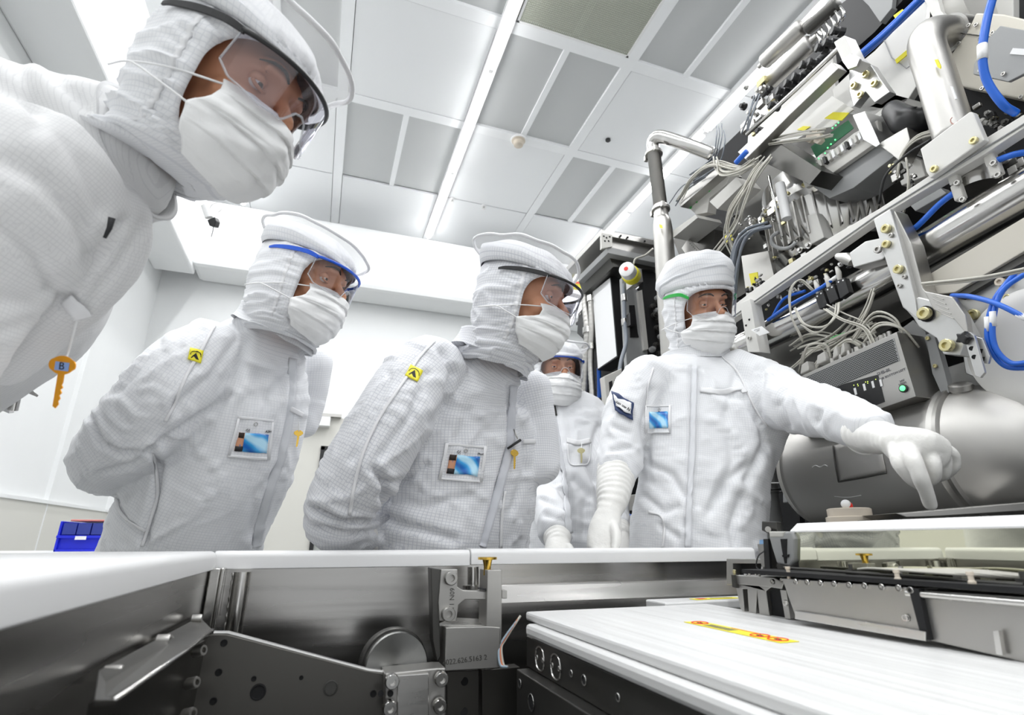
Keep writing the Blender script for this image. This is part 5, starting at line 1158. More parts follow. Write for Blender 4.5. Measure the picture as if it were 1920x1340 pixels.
for k in range(3): part('sensor_wire', MB().tube([WD(1480+k*8, 895, 1.84), WD(1492+k*7, 880, 1.86), WD(1500+k*5, 910, 1.86), WD(1500+k*3, 1000, 1.87)], .003, 8, smooth=5), 'black', pm, smooth=True)
# cream dome base with ball
dm = thing('cream_dial', WD(1597, 975, 1.28), 'round cream coloured base with a white and red ball behind the mirror block', 'dial')
c = WD(1597, 985, 1.28)
part('dial_base', MB().lathe(c, (0, 0, 1), [(-.04, .046), (0, .050), (.018, .050), (.020, .045), (.036, .045), (.038, .041)], 40), 'cream', dm, smooth=40)
part('dial_ball', MB().sph(c+Vector((-.005, .0, .047)), .0105, 20), 'paper', dm, smooth=True)
part('red_cap', MB().sph(c+HR*.004+Vector((-.004, 0, .044)), .0095, 16), 'red', dm, smooth=True)
part('dial_foot', MB().bb((c.x-.03, c.y-.03, 0.02), (c.x+.03, c.y+.03, c.z-.035)), 'darkm', dm)
part('dial_label', MB().box(WD(1622, 977, 1.215), (.026, .001, .008), CR), 'darkm', dm)
# flat steel arm over the mirror
part('cover_arm', MB().prism([WD(x, y, 1.12) for x, y in ((1680, 962), (1740, 957), (1935, 940), (1935, 957), (1760, 968), (1700, 970))], HB*-.12), 'satin', tk, bevel=.002)
# right end plates
ep = mc
part('plate_face', xp(((1790, 560), (1830, 530), (1940, 470), (2250, 300), (2250, 735), (1940, 715), (1840, 712), (1810, 700)), 1.47, .03), 'alu', ep, bevel=.002)
part('plate_lower', xp(((1770, 690), (1830, 670), (1870, 700), (1940, 690), (2150, 690), (2150, 860), (1880, 860), (1800, 800)), 1.70, .012), 'alu', ep, bevel=.002)
part('white_disc', MB().lathe(onX(1945, 650, 1.455), (-1, 0, 0), [(0, .135), (.006, .135), (.010, .128), (.012, .10), (.011, .001)], 56), 'whitem', ep, smooth=30)
part('beam', xp(((1745, 512), (1935, 398), (2250, 209), (2250, 273), (1935, 462), (1790, 548), (1752, 552)), 1.44, .05), 'cream_sheet', ep, bevel=.002)
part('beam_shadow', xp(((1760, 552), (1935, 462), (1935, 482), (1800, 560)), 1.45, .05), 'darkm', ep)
for x, y, r, m in ((1827, 590, 9, 'brass'), (1877, 529, 7, 'cream'), (1861, 605, 5, 'brass'), (1879, 657, 5, 'brass'), (1894, 714, 5, 'brass'), (1871, 733, 10, 'cream'), (1911, 770, 5, 'brass'), (1860, 718, 5, 'brass'), (1889, 557, 5, 'brass'), (1896, 786, 2, 'void'), (1889, 806, 7, 'brass'), (1884, 490, 3, 'darkm'), (1780, 543, 3, 'darkm')): screw(ep, x, y, 1.452 if y < 712 else 1.697, r, m)
part('adjuster_plate', xp(((1806, 628), (1818, 622), (1826, 628), (1846, 698), (1838, 708), (1828, 704)), 1.335, .008), 'alu', ep, bevel=.001)
part('adjuster_plate', xp(((1828, 630), (1842, 634), (1856, 668), (1852, 682), (1840, 680)), 1.35, .008), 'alu', ep, bevel=.001)
for x, y, X in ((1822, 653, 1.334), (1827, 669, 1.334), (1840, 658, 1.349), (1844, 673, 1.349)): part('round_hole', MB().cyl(onX(x, y, X), onX(x, y, X+.003), .0052, 16), 'void', ep)
kc = onX(1811, 634, 1.335); st5 = [kc+Vector((0, math.cos(a)*r, math.sin(a)*r)) for a, r in [(2*PI*k/10+.3, .017 if k % 2 else .010) for k in range(10)]]
part('star_knob', MB().prism(st5, (-.014, 0, 0)), 'black', ep, bevel=.003)
part('hinge_plate', xp(((1735, 628), (1750, 622), (1772, 700), (1780, 735), (1768, 745), (1748, 700)), 1.43, .02), 'greyp', ep, bevel=.001)
for x, y in ((1740, 634), (1754, 686), (1722, 662), (1736, 710), (1740, 735)): screw(ep, x, y, 1.428, 3.5)
# electronics with green lamps
eb = thing('electronics_tray', onX(1560, 300, 1.6), 'electronics tray with rows of white terminals and green lamps in the upper machine', 'electronics')
part('tray_body', xp(((1518, 345), (1590, 280), (1648, 262), (1690, 282), (1600, 352), (1555, 372)), 1.60, .12), 'greyp', eb, bevel=.002)
part('tray_face', xp(((1500, 330), (1600, 250), (1645, 225), (1650, 262), (1560, 325), (1510, 352)), 1.575, .02), 'lightp', eb, bevel=.002)
part('side_bracket', xp(((1598, 216), (1622, 208), (1650, 270), (1642, 276), (1618, 262)), 1.55, .10), 'alu', eb, bevel=.002)
part('side_bracket', xp(((1645, 270), (1700, 238), (1706, 262), (1684, 300), (1672, 290)), 1.56, .06), 'satin', eb, bevel=.002)
part('label_plate', xp(((1486, 250), (1530, 205), (1560, 180), (1600, 205), (1560, 238), (1540, 240)), 1.60, .006), 'whitem', eb)
part('yellow_card', xp(((1545, 222), (1562, 210), (1592, 211), (1578, 226)), 1.57, .003), 'yellow', eb); part('yellow_card', xp(((1494, 243), (1506, 236), (1519, 237), (1508, 245)), 1.595, .003), 'yellow', eb)
part('circuit_board', xp(((1520, 275), (1590, 225), (1600, 240), (1530, 295)), 1.60, .003), 'pcb', eb)
for k in range(14):
    x, y = 1508+k*8.2, 318-k*5.6; part('terminal', xp(((x, y), (x+4.5, y-3.4), (x+8.5, y+8), (x+4, y+12)), 1.56, .02), ('paper', 'lightp', 'black')[k % 5 == 4 and 2 or k % 2], eb, bevel=.0006)
for x, y in ((1547, 287), (1535, 297), (1552, 277), (1566, 262), (1558, 270), (1567, 235), (1561, 240), (1518, 302), (1546, 258), (1572, 230)): part('green_led', MB().sph(onX(x, y, 1.558), .0028, 8), 'led', eb)
for x, y in ((1520, 250), (1530, 244), (1536, 252)): part('clear_connector', xp(((x-12, y+14), (x-8, y), (x, y-4), (x+4, y+10), (x-4, y+18)), 1.52, .02), 'cream', eb, bevel=.003)
# shelves with connectors, left middle
sh = mc
part('shelf_plate', xp(((1270, 372), (1345, 315), (1352, 322), (1276, 388)), 1.55, .12), 'satin', sh, bevel=.001)
part('shelf_plate', xp(((1262, 432), (1304, 402), (1308, 408), (1262, 446)), 1.52, .14), 'lightp', sh, bevel=.001)
part('shelf_cover', xp(((1290, 388), (1370, 325), (1362, 345), (1330, 372), (1326, 398), (1305, 402)), 1.60, .05), 'lightp', sh, bevel=.001)
part('shelf_box', xp(((1330, 378), (1380, 332), (1392, 346), (1345, 392)), 1.50, .10), 'lightp', sh, bevel=.001)
part('rail_box', xp(((1412, 280), (1446, 258), (1540, 320), (1518, 346), (1424, 300)), 1.50, .12), 'darkm', sh, bevel=.001)
part('rail_cap', xp(((1410, 282), (1443, 257), (1448, 263), (1416, 292)), 1.49, .02), 'paper', sh, bevel=.001)
part('dark_box', xp(((1262, 450), (1310, 412), (1340, 430), (1340, 480), (1290, 520)), 1.66, .10), 'darkm', sh)
for x, y in ((1330, 357), (1306, 378), (1295, 389)): part('green_ring', MB().tube([onX(x, y, 1.597)+Vector((0, math.cos(a)*.005, math.sin(a)*.005)) for a in [2*PI*k/12 for k in range(12)]], .002, 6, closed=True), 'green', sh)
part('plunger_rod', MB().tube([onX(1441, 330, 1.48), onX(1467, 443, 1.48)], .0055, 10), 'polish', sh, smooth=True)
part('glass_tube', MB().tube([onX(1462, 345, 1.52), onX(1475, 410, 1.52)], .018, 14), 'paper', sh, smooth=40)
part('hose_ring', MB().tube([onX(1469+23*math.cos(a), 450+16*math.sin(a), 1.50) for a in [2*PI*k/20+.2 for k in range(14)]], .007, 10), 'greyp', sh, smooth=True)
part('white_block', xp(((1508, 405), (1530, 398), (1545, 445), (1520, 458)), 1.60, .05), 'whitem', sh, bevel=.003)
part('relay_box', xp(((1672, 300), (1700, 288), (1725, 300), (1735, 330), (1690, 348)), 1.62, .05), 'lightp', sh, bevel=.003)
part('yellow_notice', xp(((1404, 513), (1420, 510), (1424, 535), (1409, 535)), 1.55, .003), 'yellow', sh); part('yellow_notice', xp(((1358, 440), (1368, 432), (1374, 450), (1362, 456)), 1.50, .003), 'yellow', sh)
part('valve_panel', xp(((1390, 480), (1440, 470), (1452, 520), (1400, 560)), 1.60, .02), 'satin', sh)
rnd = random.Random(3)
def greeble(x, y, X, s_, root):
    k = rnd.random(); c = onX(x, y, X); m = rnd.choice(('satin', 'satin', 'lightp', 'darkm', 'black', 'polish', 'alu', 'brass'))
    if k < .35: part('valve_block', MB().box(c, (s_*.8, s_*rnd.uniform(.6, 1.6), s_*rnd.uniform(.5, 1.2))), m, root, bevel=.0015)
    elif k < .7:
        d = Vector(rnd.choice(((0, 1, 0), (0, 0, 1), (0, .6, .8), (-1, 0, 0)))); part('tube_fitting', MB().lathe(c-d*s_*.8, d, [(0, s_*.28), (s_*.5, s_*.28), (s_*.5, s_*.42), (s_*.9, s_*.42), (s_*.9, s_*.24), (s_*1.5, s_*.22)], 12), m, root, smooth=40)
    else: part('gland_nut', MB().lathe(c, (-1, 0, 0), [(0, s_*.5), (s_*.4, s_*.5), (s_*.4, s_*.3), (s_*.8, s_*.28)], 6 if k > .85 else 14), m, root)
for k in range(34): greeble(1395+rnd.random()*60, 150+rnd.random()*110, 1.62, .022+.015*rnd.random(), sh) if True else 0
def along(p0_, p1_, n, spread, X, s0, root):
    for k in range(n):
        t = rnd.random(); greeble(p0_[0]+(p1_[0]-p0_[0])*t+rnd.uniform(-spread, spread), p0_[1]+(p1_[1]-p0_[1])*t+rnd.uniform(-spread, spread), X, s0*rnd.uniform(.6, 1.4), root)
gr = mc
along((1380, 430), (1470, 400), 24, 22, 1.58, .02, gr); along((1400, 545), (1620, 430), 46, 12, 1.52, .016, gr); along((1400, 480), (1520, 460), 20, 20, 1.62, .02, gr); along((1440, 572), (1610, 478), 40, 9, 1.455, .013, gr)
gr2 = mc
part('rack_panel', xp(((1796, 165), (1935, 190), (1935, 330), (1860, 300), (1830, 215)), 1.64, .05), 'void', gr2)
along((1815, 200), (1910, 240), 18, 18, 1.60, .018, gr2); along((1880, 300), (1920, 330), 12, 14, 1.58, .018, gr2)
gr3 = mc
along((1680, 320), (1740, 350), 14, 14, 1.55, .018, gr3); part('sensor_box', xp(((1700, 378), (1760, 350), (1775, 362), (1716, 396)), 1.52, .04), 'greyp', gr3, bevel=.002)
for x, y in ((1742, 358), (1728, 366)): part('green_led', MB().sph(onX(x, y, 1.518), .0028, 8), 'led', gr3)
# three black connectors on the pipe
for i, (q, lab) in enumerate(((((1527, 554), (1541, 543), (1552, 572), (1536, 580)), 'black rectangular connector on the steel pipe, leftmost of three'), (((1546, 541), (1562, 532), (1572, 560), (1556, 570)), 'black rectangular connector on the steel pipe, middle of three'), (((1566, 526), (1583, 520), (1592, 548), (1575, 560)), 'black rectangular connector on the steel pipe, rightmost of three'))):
    t = thing('hose_connector', onX(q[0][0], q[0][1], 1.42), lab, 'connector', 'black connectors on the pipe')
    part('connector_body', xp(q, 1.415, .022), 'black', t, bevel=.002)
    for f in (.25, .75): part('body_screw', bolt_mb(onX(q[0][0]*(1-f)+q[1][0]*f+2, q[0][1]*(1-f)+q[1][1]*f+4, 1.415), (-1, 0, 0), .0026, .001), 'paper', t)
    x, y = (q[0][0]+q[1][0])/2, (q[0][1]+q[1][1])/2; part('hose_nipple', xt(((x, y+2, 1.425), (x-2, y-12, 1.425), (x-6, y-22, 1.43)), [.006, .008, .005], 12, 2), 'lightp', t, smooth=40)
# ------------------------------------------------------------------ cables and hoses
def cables(name, label, paths, r, m, cat='cables', n=1, spread=5, jit=.02, child='cable', group=None):
    c0 = paths[0][0]; t = thing(name, onX(c0[0], c0[1], c0[2]), label, cat, group)
    for p in paths:
        for k in range(n):
            dx, dy, dX = rnd.uniform(-spread, spread), rnd.uniform(-spread, spread), rnd.uniform(-jit, jit)
            q = [(x+dx+rnd.uniform(-spread, spread)*.35, y+dy+rnd.uniform(-spread, spread)*.35, X+dX) for x, y, X in p]
            part(child, xt(q, r*rnd.uniform(.9, 1.1), 8, 6), m, t, smooth=True)
    return t
cables('cable_bundle', 'thick bundle of beige cables hanging in front of the open shelves', [[(1440, 292, 1.46), (1412, 330, 1.42), (1392, 380, 1.42), (1378, 420, 1.44), (1340, 470, 1.50)], [(1425, 310, 1.46), (1400, 350, 1.42), (1372, 400, 1.42), (1365, 440, 1.46), (1380, 480, 1.5)]], .0029, 'hose', n=7, spread=7)
cables('cable_bundle', 'beige cables fanning sideways from the bent steel pipe to the shelves', [[(1275, 370, 1.5), (1300, 330, 1.47), (1335, 306, 1.46), (1385, 314, 1.46), (1420, 296, 1.46)], [(1340, 300, 1.46), (1348, 325, 1.45), (1380, 322, 1.45), (1410, 305, 1.46)]], .0029, 'hose', n=7, spread=6)
cables('cable_bundle', 'beige cables running along the electronics tray', [[(1440, 268, 1.5), (1480, 262, 1.5), (1530, 256, 1.52), (1560, 250, 1.54)], [(1445, 262, 1.5), (1500, 250, 1.5), (1545, 245, 1.52)]], .0029, 'hose', n=5, spread=5)
cables('cable_bundle', 'slate grey cables dropping behind the white cap of the pointing man', [[(1440, 420, 1.46), (1405, 432, 1.42), (1384, 460, 1.42), (1374, 520, 1.44), (1368, 590, 1.46)]], .0050, 'hose2', n=8, spread=7)
cables('cable_bundle', 'beige cables looping around the three black connectors', [[(1524, 545, 1.40), (1500, 525, 1.38), (1482, 545, 1.37), (1483, 590, 1.37), (1498, 625, 1.38), (1505, 640, 1.40)], [(1492, 575, 1.38), (1510, 605, 1.36), (1545, 610, 1.36), (1570, 590, 1.37), (1575, 565, 1.40)], [(1500, 610, 1.38), (1530, 625, 1.36), (1560, 600, 1.36), (1568, 570, 1.40)]], .0023, 'hose', n=2, spread=3)
cables('cable_bundle', 'beige cables crossing below the steel pipe towards the controller box', [[(1550, 575, 1.40), (1580, 595, 1.38), (1620, 612, 1.38), (1640, 640, 1.38)], [(1480, 690, 1.45), (1530, 650, 1.42), (1580, 625, 1.42), (1640, 600, 1.45)], [(1640, 545, 1.40), (1628, 580, 1.40), (1610, 610, 1.40)]], .0024, 'hose', n=4, spread=6)
cables('cable_bundle', 'grey cables curling behind the connectors on top of the controller box', [[(1500, 690, 1.42), (1512, 655, 1.38), (1545, 650, 1.40), (1555, 680, 1.42)], [(1600, 640, 1.40), (1640, 590, 1.40), (1680, 600, 1.40), (1700, 640, 1.42)], [(1620, 640, 1.40), (1650, 610, 1.38), (1690, 615, 1.40), (1725, 650, 1.44)], [(1560, 660, 1.40), (1590, 640, 1.40), (1615, 650, 1.40)]], .0029, 'hose', n=3, spread=6)
for k, (p, r, lab) in enumerate((([(1866, -20, 1.40), (1850, 40, 1.38), (1842, 100, 1.37), (1850, 150, 1.38), (1880, 195, 1.40), (1905, 212, 1.44)], .0090, 'thick blue hose curving down over the cream housing at top right'),
        ([(1740, 180, 1.5), (1742, 205, 1.48), (1756, 232, 1.48), (1768, 246, 1.5)], .0055, 'blue hose loop tucked behind the wide elbow pipe'),
        ([(1935, 284, 1.46), (1900, 290, 1.44), (1866, 302, 1.44)], .0075, 'short blue hose reaching the pipe clamp at the right edge'),
        ([(1788, 362, 1.44), (1760, 384, 1.44), (1722, 422, 1.44), (1700, 438, 1.46)], .0075, 'straight blue hose running down from the pipe clamp to the bracket'),
        ([(1785, 554, 1.40), (1820, 556, 1.38), (1870, 570, 1.36), (1935, 602, 1.36)], .0058, 'blue hose crossing the end plate at the right edge'),
        ([(1905, 510, 1.40), (1866, 560, 1.38), (1852, 610, 1.37), (1856, 650, 1.37), (1885, 686, 1.38), (1935, 690, 1.38)], .0056, 'blue hose looping around the white disc, inner coil'),
        ([(1935, 505, 1.40), (1880, 545, 1.38), (1862, 600, 1.365), (1866, 650, 1.365), (1895, 680, 1.37), (1935, 678, 1.37)], .0056, 'blue hose looping around the white disc, outer coil'),
        ([(1440, 600, 1.44), (1480, 572, 1.42), (1530, 545, 1.42), (1570, 518, 1.43)], .0058, 'blue hose lying along the top of the steel pipe'),
        ([(1448, 594, 1.45), (1470, 560, 1.45), (1510, 545, 1.46)], .0050, 'short blue hose end curling over the black hose'),
        ([(1380, 305, 1.44), (1392, 292, 1.44), (1400, 284, 1.44)], .0105, 'short blue connector sleeve among the beige cables'))):
    t = thing('blue_hose', onX(*p[0]), lab, 'hose', 'blue hoses on the machine'); part('hose_tube', xt(p, r, 14, 8), 'blue', t, smooth=True)
    if k in (0, 5, 6): x, y, X = p[2]; part('hose_tag', MB().tube([onX(x-0.5, y-16, X), onX(x, y, X), onX(x+.5, y+12, X)], r*1.12, 14), 'paper', t, smooth=True)
    if k in (3, 4, 7): a_, b_ = onX(*p[-2]), onX(*p[-1]); part('hose_sleeve', MB().cyl(a_.lerp(b_, .6), b_, r*1.1, 14), 'paper', t, smooth=True)
cables('blue_hose_run', 'bundle of blue hoses with ties along the top edge of the white panel', [[(1612, 104, 1.70), (1660, 62, 1.70), (1730, -5, 1.70)]], .008, 'blue', 'hoses', n=5, spread=4, child='hose')
cables('black_hose', 'black padded hose lying above the steel pipe beside the blue hoses', [[(1440, 612, 1.46), (1500, 570, 1.46), (1575, 520, 1.47)]], .013, 'black', 'hose', n=1, spread=0, jit=0, child='hose_tube')
cables('black_cable', 'thin black cable with white tags arching beside the white rail cover', [[(1648, 382, 1.5), (1660, 330, 1.47), (1700, 290, 1.46), (1745, 262, 1.48)]], .0035, 'black', 'cable', n=1, spread=0, jit=0)
cables('cable_bundle', 'pair of beige cables crossing the dark gap beneath the steel beam at right', [[(1732, 532, 1.38), (1800, 526, 1.36), (1860, 518, 1.36), (1935, 502, 1.36)]], .0029, 'hose', n=3, spread=3)
cables('cable_bundle', 'grey cables arching behind the white rail cover', [[(1680, 330, 1.52), (1690, 290, 1.5), (1720, 258, 1.5), (1765, 245, 1.52)], [(1690, 400, 1.52), (1700, 350, 1.5), (1696, 300, 1.5)]], .0026, 'hose', n=3, spread=5)
cables('cable_bundle', 'loose grey wires near the valves at the top left of the machine', [[(1300, 330, 1.52), (1340, 300, 1.5), (1352, 260, 1.5), (1350, 236, 1.55)], [(1262, 380, 1.52), (1285, 350, 1.5), (1320, 330, 1.5)], [(1395, 250, 1.55), (1405, 215, 1.55), (1420, 180, 1.58)]], .0028, 'hose2', n=4, spread=7)
cables('cable_bundle', 'tangle of beige cables in the dark space under the steel pipe', [[(1500, 660, 1.5), (1560, 640, 1.48), (1600, 600, 1.5)], [(1520, 700, 1.5), (1560, 650, 1.5), (1640, 620, 1.5)], [(1480, 650, 1.5), (1520, 630, 1.5), (1580, 640, 1.5)]], .0029, 'hose', n=5, spread=8)
cables('green_wire', 'single green earth wire among the cables under the steel pipe', [[(1548, 648, 1.44), (1560, 634, 1.43), (1585, 624, 1.44)]], .0026, 'green', 'cable', n=1, spread=0, jit=0)
# lower hoses seen between the two men
for k, (p, m, lab) in enumerate((([(1172, 965, 2.2), (1185, 970, 2.15), (1196, 966, 2.2)], 'blue', 'blue hose crossing between the two men, upper one'), ([(1170, 978, 2.15), (1185, 984, 2.1), (1198, 980, 2.15)], 'blue', 'blue hose crossing between the two men, lower one'), ([(1176, 990, 2.1), (1182, 1010, 2.05), (1190, 1034, 2.05)], 'yellow', 'yellow cable hanging down between the two men'))):
    t = thing('low_hose', WD(*p[0]), lab, 'hose'); part('hose_tube', MB().tube([WD(*q) for q in p], .012 if m == 'blue' else .007, 12, smooth=6), m, t, smooth=True)
# ------------------------------------------------------------------ equipment rack at the back
rk = thing('equipment_rack', (2.0, 2.7, 0), 'tall open equipment rack with grey steel top frame behind the two men', 'equipment rack')
YR = 2.45; RX0 = 1.62
zt = onY(1140, 440, YR).z
tl_, tr_ = onY(1128, 436, YR), onY(1236, 470, YR)
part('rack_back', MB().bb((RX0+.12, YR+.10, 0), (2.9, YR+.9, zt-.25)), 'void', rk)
def yp(pts, Y, d=.03): return MB().prism([onY(x, y, Y) for x, y in pts], (0, d, 0))
part('top_beam', yp(((1127, 430), (1240, 452), (1240, 462), (1127, 440)), YR, .5), 'satin', rk, bevel=.002)
part('top_beam', yp(((1140, 462), (1236, 484), (1236, 494), (1140, 474)), YR, .4), 'greyp', rk, bevel=.002)
part('top_fascia', yp(((1128, 440), (1238, 462), (1238, 486), (1128, 462)), YR+.03, .02), 'satin', rk)
part('under_plate', yp(((1140, 474), (1236, 494), (1236, 506), (1150, 500)), YR+.05, .4), 'darkm', rk)
part('corner_plate', yp(((1128, 436), (1148, 440), (1148, 462), (1128, 466)), YR-.01, .02), 'lightp', rk, bevel=.001)
for x, y in ((1132, 443), (1137, 446), (1143, 444), (1134, 452), (1141, 452), (1164, 442), (1177, 445), (1209, 452)): part('rivet_hole', MB().cyl(onY(x, y, YR-.012), onY(x, y, YR-.002), .006, 10), 'void', rk)
part('left_cheek', xp(((1108, 462), (1127, 436), (1128, 500), (1118, 520), (1112, 500)), RX0, .05), 'lightp', rk, bevel=.002)
part('front_column', yp(((1166, 520), (1200, 548), (1214, 660), (1218, 700), (1176, 700)), YR+.02, .03), 'greyp', rk, bevel=.002)
part('column_slot', yp(((1180, 572), (1190, 572), (1196, 625), (1198, 632), (1182, 632)), YR+.015, .01), 'black', rk)
part('side_rail', yp(((1196, 546), (1204, 543), (1216, 654), (1208, 656)), YR, .03), 'lightp', rk, bevel=.001)
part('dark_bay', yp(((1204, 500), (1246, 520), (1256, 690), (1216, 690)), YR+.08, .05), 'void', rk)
for k in range(14): part('valve_knob', MB().lathe(onY(1228+rnd.randint(-8, 14), 560+k*8, YR+.06), (0, -1, 0), [(0, .018), (.02, .018), (.022, .01), (.035, .01)], 12), 'darkm' if k % 3 else 'greyp', rk, smooth=40)
part('slotted_panel', yp(((1133, 705), (1166, 690), (1170, 760), (1140, 776)), YR-.15, .05), 'lightp', rk, bevel=.003)
for x in (1142, 1152, 1160): part('panel_slot', yp(((x, 716-(x-1142)*.4), (x+6, 713-(x-1142)*.4), (x+8, 735-(x-1142)*.4), (x+2, 738-(x-1142)*.4)), YR-.153, .01), 'void', rk)
part('lower_panel', yp(((1130, 780), (1172, 765), (1180, 1000), (1150, 1000)), YR-.12, .05), 'cream', rk)
part('lower_tray', yp(((1160, 930), (1205, 925), (1205, 955), (1165, 958)), YR-.35, .05), 'lightp', rk, bevel=.002)
part('black_bay', yp(((1150, 800), (1215, 780), (1225, 1060), (1150, 1060)), YR-.05, .05), 'void', rk)
for k in range(10):
    x, y = 1140+rnd.random()*50, 770+k*18; c = onY(x, y, YR-.16); part('rack_fitting', MB().box(c, (.05, .03, .03)), rnd.choice(('lightp', 'satin', 'darkm')), rk, bevel=.002)
# flat white monitor on the rack
mo = thing('white_monitor', onX(1135, 690, RX0-.05), 'flat white monitor panel with a black edge mounted on the rack', 'monitor')
part('monitor_frame', xp(((1110, 545), (1145, 518), (1158, 669), (1120, 694)), RX0-.05, .10), 'black', mo, bevel=.002)
part('monitor_screen', xp(((1111, 547), (1143.5, 521), (1156, 667), (1121, 691)), RX0-.053, .002), 'screen', mo)
# emergency button box
es = thing('signal_box', onY(1180, 520, YR-.1), 'grey switch box with a white and yellow round knob below the rack top', 'switch')
part('switch_body', yp(((1186, 499), (1203, 504), (1206, 528), (1188, 533)), YR-.10, .08), 'satin', es, bevel=.002)
c = onY(1184, 516, YR-.12); dv = Vector((-.72, -.6, 0)).normalized()
part('yellow_collar', MB().lathe(c, dv, [(-.02, .050), (.0, .052), (.03, .050), (.035, .045)], 32), 'yellow', es, smooth=40)
part('white_knob', MB().lathe(c+dv*.035, dv, [(0, .044), (.02, .046), (.05, .043), (.055, .036), (.055, .001)], 32), 'paper', es, smooth=40)
part('red_mark', MB().lathe(c+dv*.0905, dv, [(0, .012), (.002, .012)], 16), 'red', es)
part('signal_cable', MB().tube([onY(1188, 495, YR-.08), onY(1192, 485, YR-.08), onY(1210, 478, YR-.06), onY(1224, 466, YR-.04)], .006, 8, smooth=6), 'hose', es, smooth=True)
rc = thing('rack_cable', onY(1172, 560, YR-.06), 'slate grey cable with steel plugs hanging below the switch box', 'cable')
part('cable_run', MB().tube([onY(1170, 532, YR-.06), onY(1171, 600, YR-.07), onY(1174, 640, YR-.09), onY(1164, 680, YR-.12), onY(1160, 720, YR-.14)], .011, 10, smooth=6), 'hose2', rc, smooth=True)
for y in (558, 604): part('steel_plug', MB().cyl(onY(1170, y-6, YR-.065), onY(1171, y+6, YR-.065), .017, 12), 'polish', rc, smooth=40)
part('black_relay', yp(((1181, 586), (1192, 588), (1193, 609), (1182, 609)), YR-.02, .04), 'black', rc, bevel=.002)
# corrugated hoses beside the rack
for k, (pts, r, lab) in enumerate(((((1098, 508), (1098, 560), (1103, 620), (1100, 680), (1096, 745)), .030, 'grey braided hose standing left of the white monitor'), (((1108, 560), (1110, 620), (1108, 680), (1112, 745)), .020, 'thinner ribbed hose right beside the braided hose'))):
    t = thing('braided_hose', onX(pts[-1][0], pts[-1][1], RX0-.02), lab, 'hose', None)
    P_ = spline([onX(x, y, RX0-.02-.04*k) for x, y in pts], 22); rr = [r*(1+.06*math.cos(i*2.2)) for i in range(len(P_))]; part('hose_body', MB().tube(P_, rr, 18), 'satin', t, smooth=50)
    for i in (0, len(P_)//2): part('hose_collar', MB().tube([P_[i]+Vector((0, 0, .02)), P_[i]-Vector((0, 0, .02))], r*1.35, 18), 'polish', t, smooth=40)
fp_ = thing('fluid_fitting', onX(1080, 520, RX0), 'yellow and steel pipe fittings at the left of the rack, behind the centre person', 'pipe fitting')
part('steel_tube', MB().tube([onX(1062, 530, RX0), onX(1078, 505, RX0), onX(1096, 494, RX0), onX(1112, 470, RX0)], [.022, .024, .02, .014], 16), 'satin', fp_, smooth=40)
part('yellow_valve', xp(((1071, 528), (1090, 530), (1092, 545), (1072, 542)), RX0, .06), 'yellow', fp_, bevel=.004)
part('red_lever', xp(((1074, 527), (1088, 529), (1088, 532), (1074, 530)), RX0-.01, .02), 'red', fp_)
part('mount_bar', xp(((1060, 546), (1098, 556), (1098, 563), (1060, 553)), RX0, .06), 'satin', fp_, bevel=.002)
part('cross_tube', MB().tube([onX(1060, 540, RX0+.03), onX(1105, 520, RX0+.03)], .010, 10), 'yellow', fp_)
part('black_module', xp(((1084, 588), (1098, 570), (1098, 640), (1082, 625)), RX0, .05), 'black', fp_, bevel=.003)
part('white_box', xp(((1094, 492), (1108, 480), (1108, 540), (1096, 550)), RX0+.05, .06), 'whitem', fp_, bevel=.002)
for k in range(12): greeble(1078+rnd.random()*26, 560+rnd.random()*150, RX0+.02, .03, fp_)
part('blue_tube', MB().tube([onX(1123, 690, RX0), onX(1124, 745, RX0)], .014, 10), 'blue', fp_, smooth=40)
# black rear mass under the machine rails, dark floor plinth
part('machine_plinth', MB().bb((1.30, -0.6, 0.0), (2.9, 1.95, 0.62)), 'darkm', mc)
# ================================================================== people: the five figures
def person(px, py, d, lab):
    p = WD(px, py, d); return thing('person', (p.x, p.y, 0), lab, 'person')
def legs(hipc, side, spread=0.10, r=0.115, wr=(0.006, 6, 0.4), fwd=None):
    out = []
    for s_ in (-1, 1):
        a = hipc+side*s_*spread*0.75; z = a.z
        pts = [(a, r*1.12, r*1.12), (Vector((a.x, a.y, z*0.72))+side*s_*spread*.35, r, r), (Vector((a.x, a.y, z*0.45))+side*s_*spread*.45, r*0.82, r*0.85), (Vector((a.x, a.y, 0.10))+side*s_*spread*.5, r*0.7, r*0.75)]
        out.append(Loft(pts, side, wr))
        f = (a+side*s_*spread*.5); f.z = 0.055; fw = fwd or side.cross(UP)*-1
        out.append(Loft([(f-fw*0.07, 0.045, 0.05), (f+fw*0.05, 0.05, 0.05), (f+fw*0.15+Vector((0, 0, -.012)), 0.045, 0.038)], side, (0.001, 9, 1)))
    return out
def torso(rows, side, dfn, front, wr, depth_scale=1.0, k=5, shift=None):
    """rows: (py, x left, x right, D, depth radius). side = person's right->left; front = facing; each ring is fitted to the measured width"""
    R = []
    for py, xl, xr, d, rf in rows:
        c = WD((xl+xr)/2, py, d); rs = 0.15
        for _ in range(12):
            xs = []
            for q in range(40):
                th = 2*PI*q/40; a, b = math.cos(th), math.sin(th)
                xs.append(proj(c+side*(math.copysign(abs(a)**(2/2.4), a)*rs)+front*(math.copysign(abs(b)**(2/2.4), b)*rf))[0])
            w = max(xs)-min(xs); m = (max(xs)+min(xs))/2; f = ((xr-xl)/w); rs = max(0.07, rs*(1+(f-1)*1.1))
            if rs <= 0.0701: rf *= (1+(f-1)*0.7)
            c = c+HR*(((xl+xr)/2-m)/F*proj(c)[2])
        R.append((c, rs, rf))
    return Loft(R, side, wr, k=k, n=56, p=2.4)
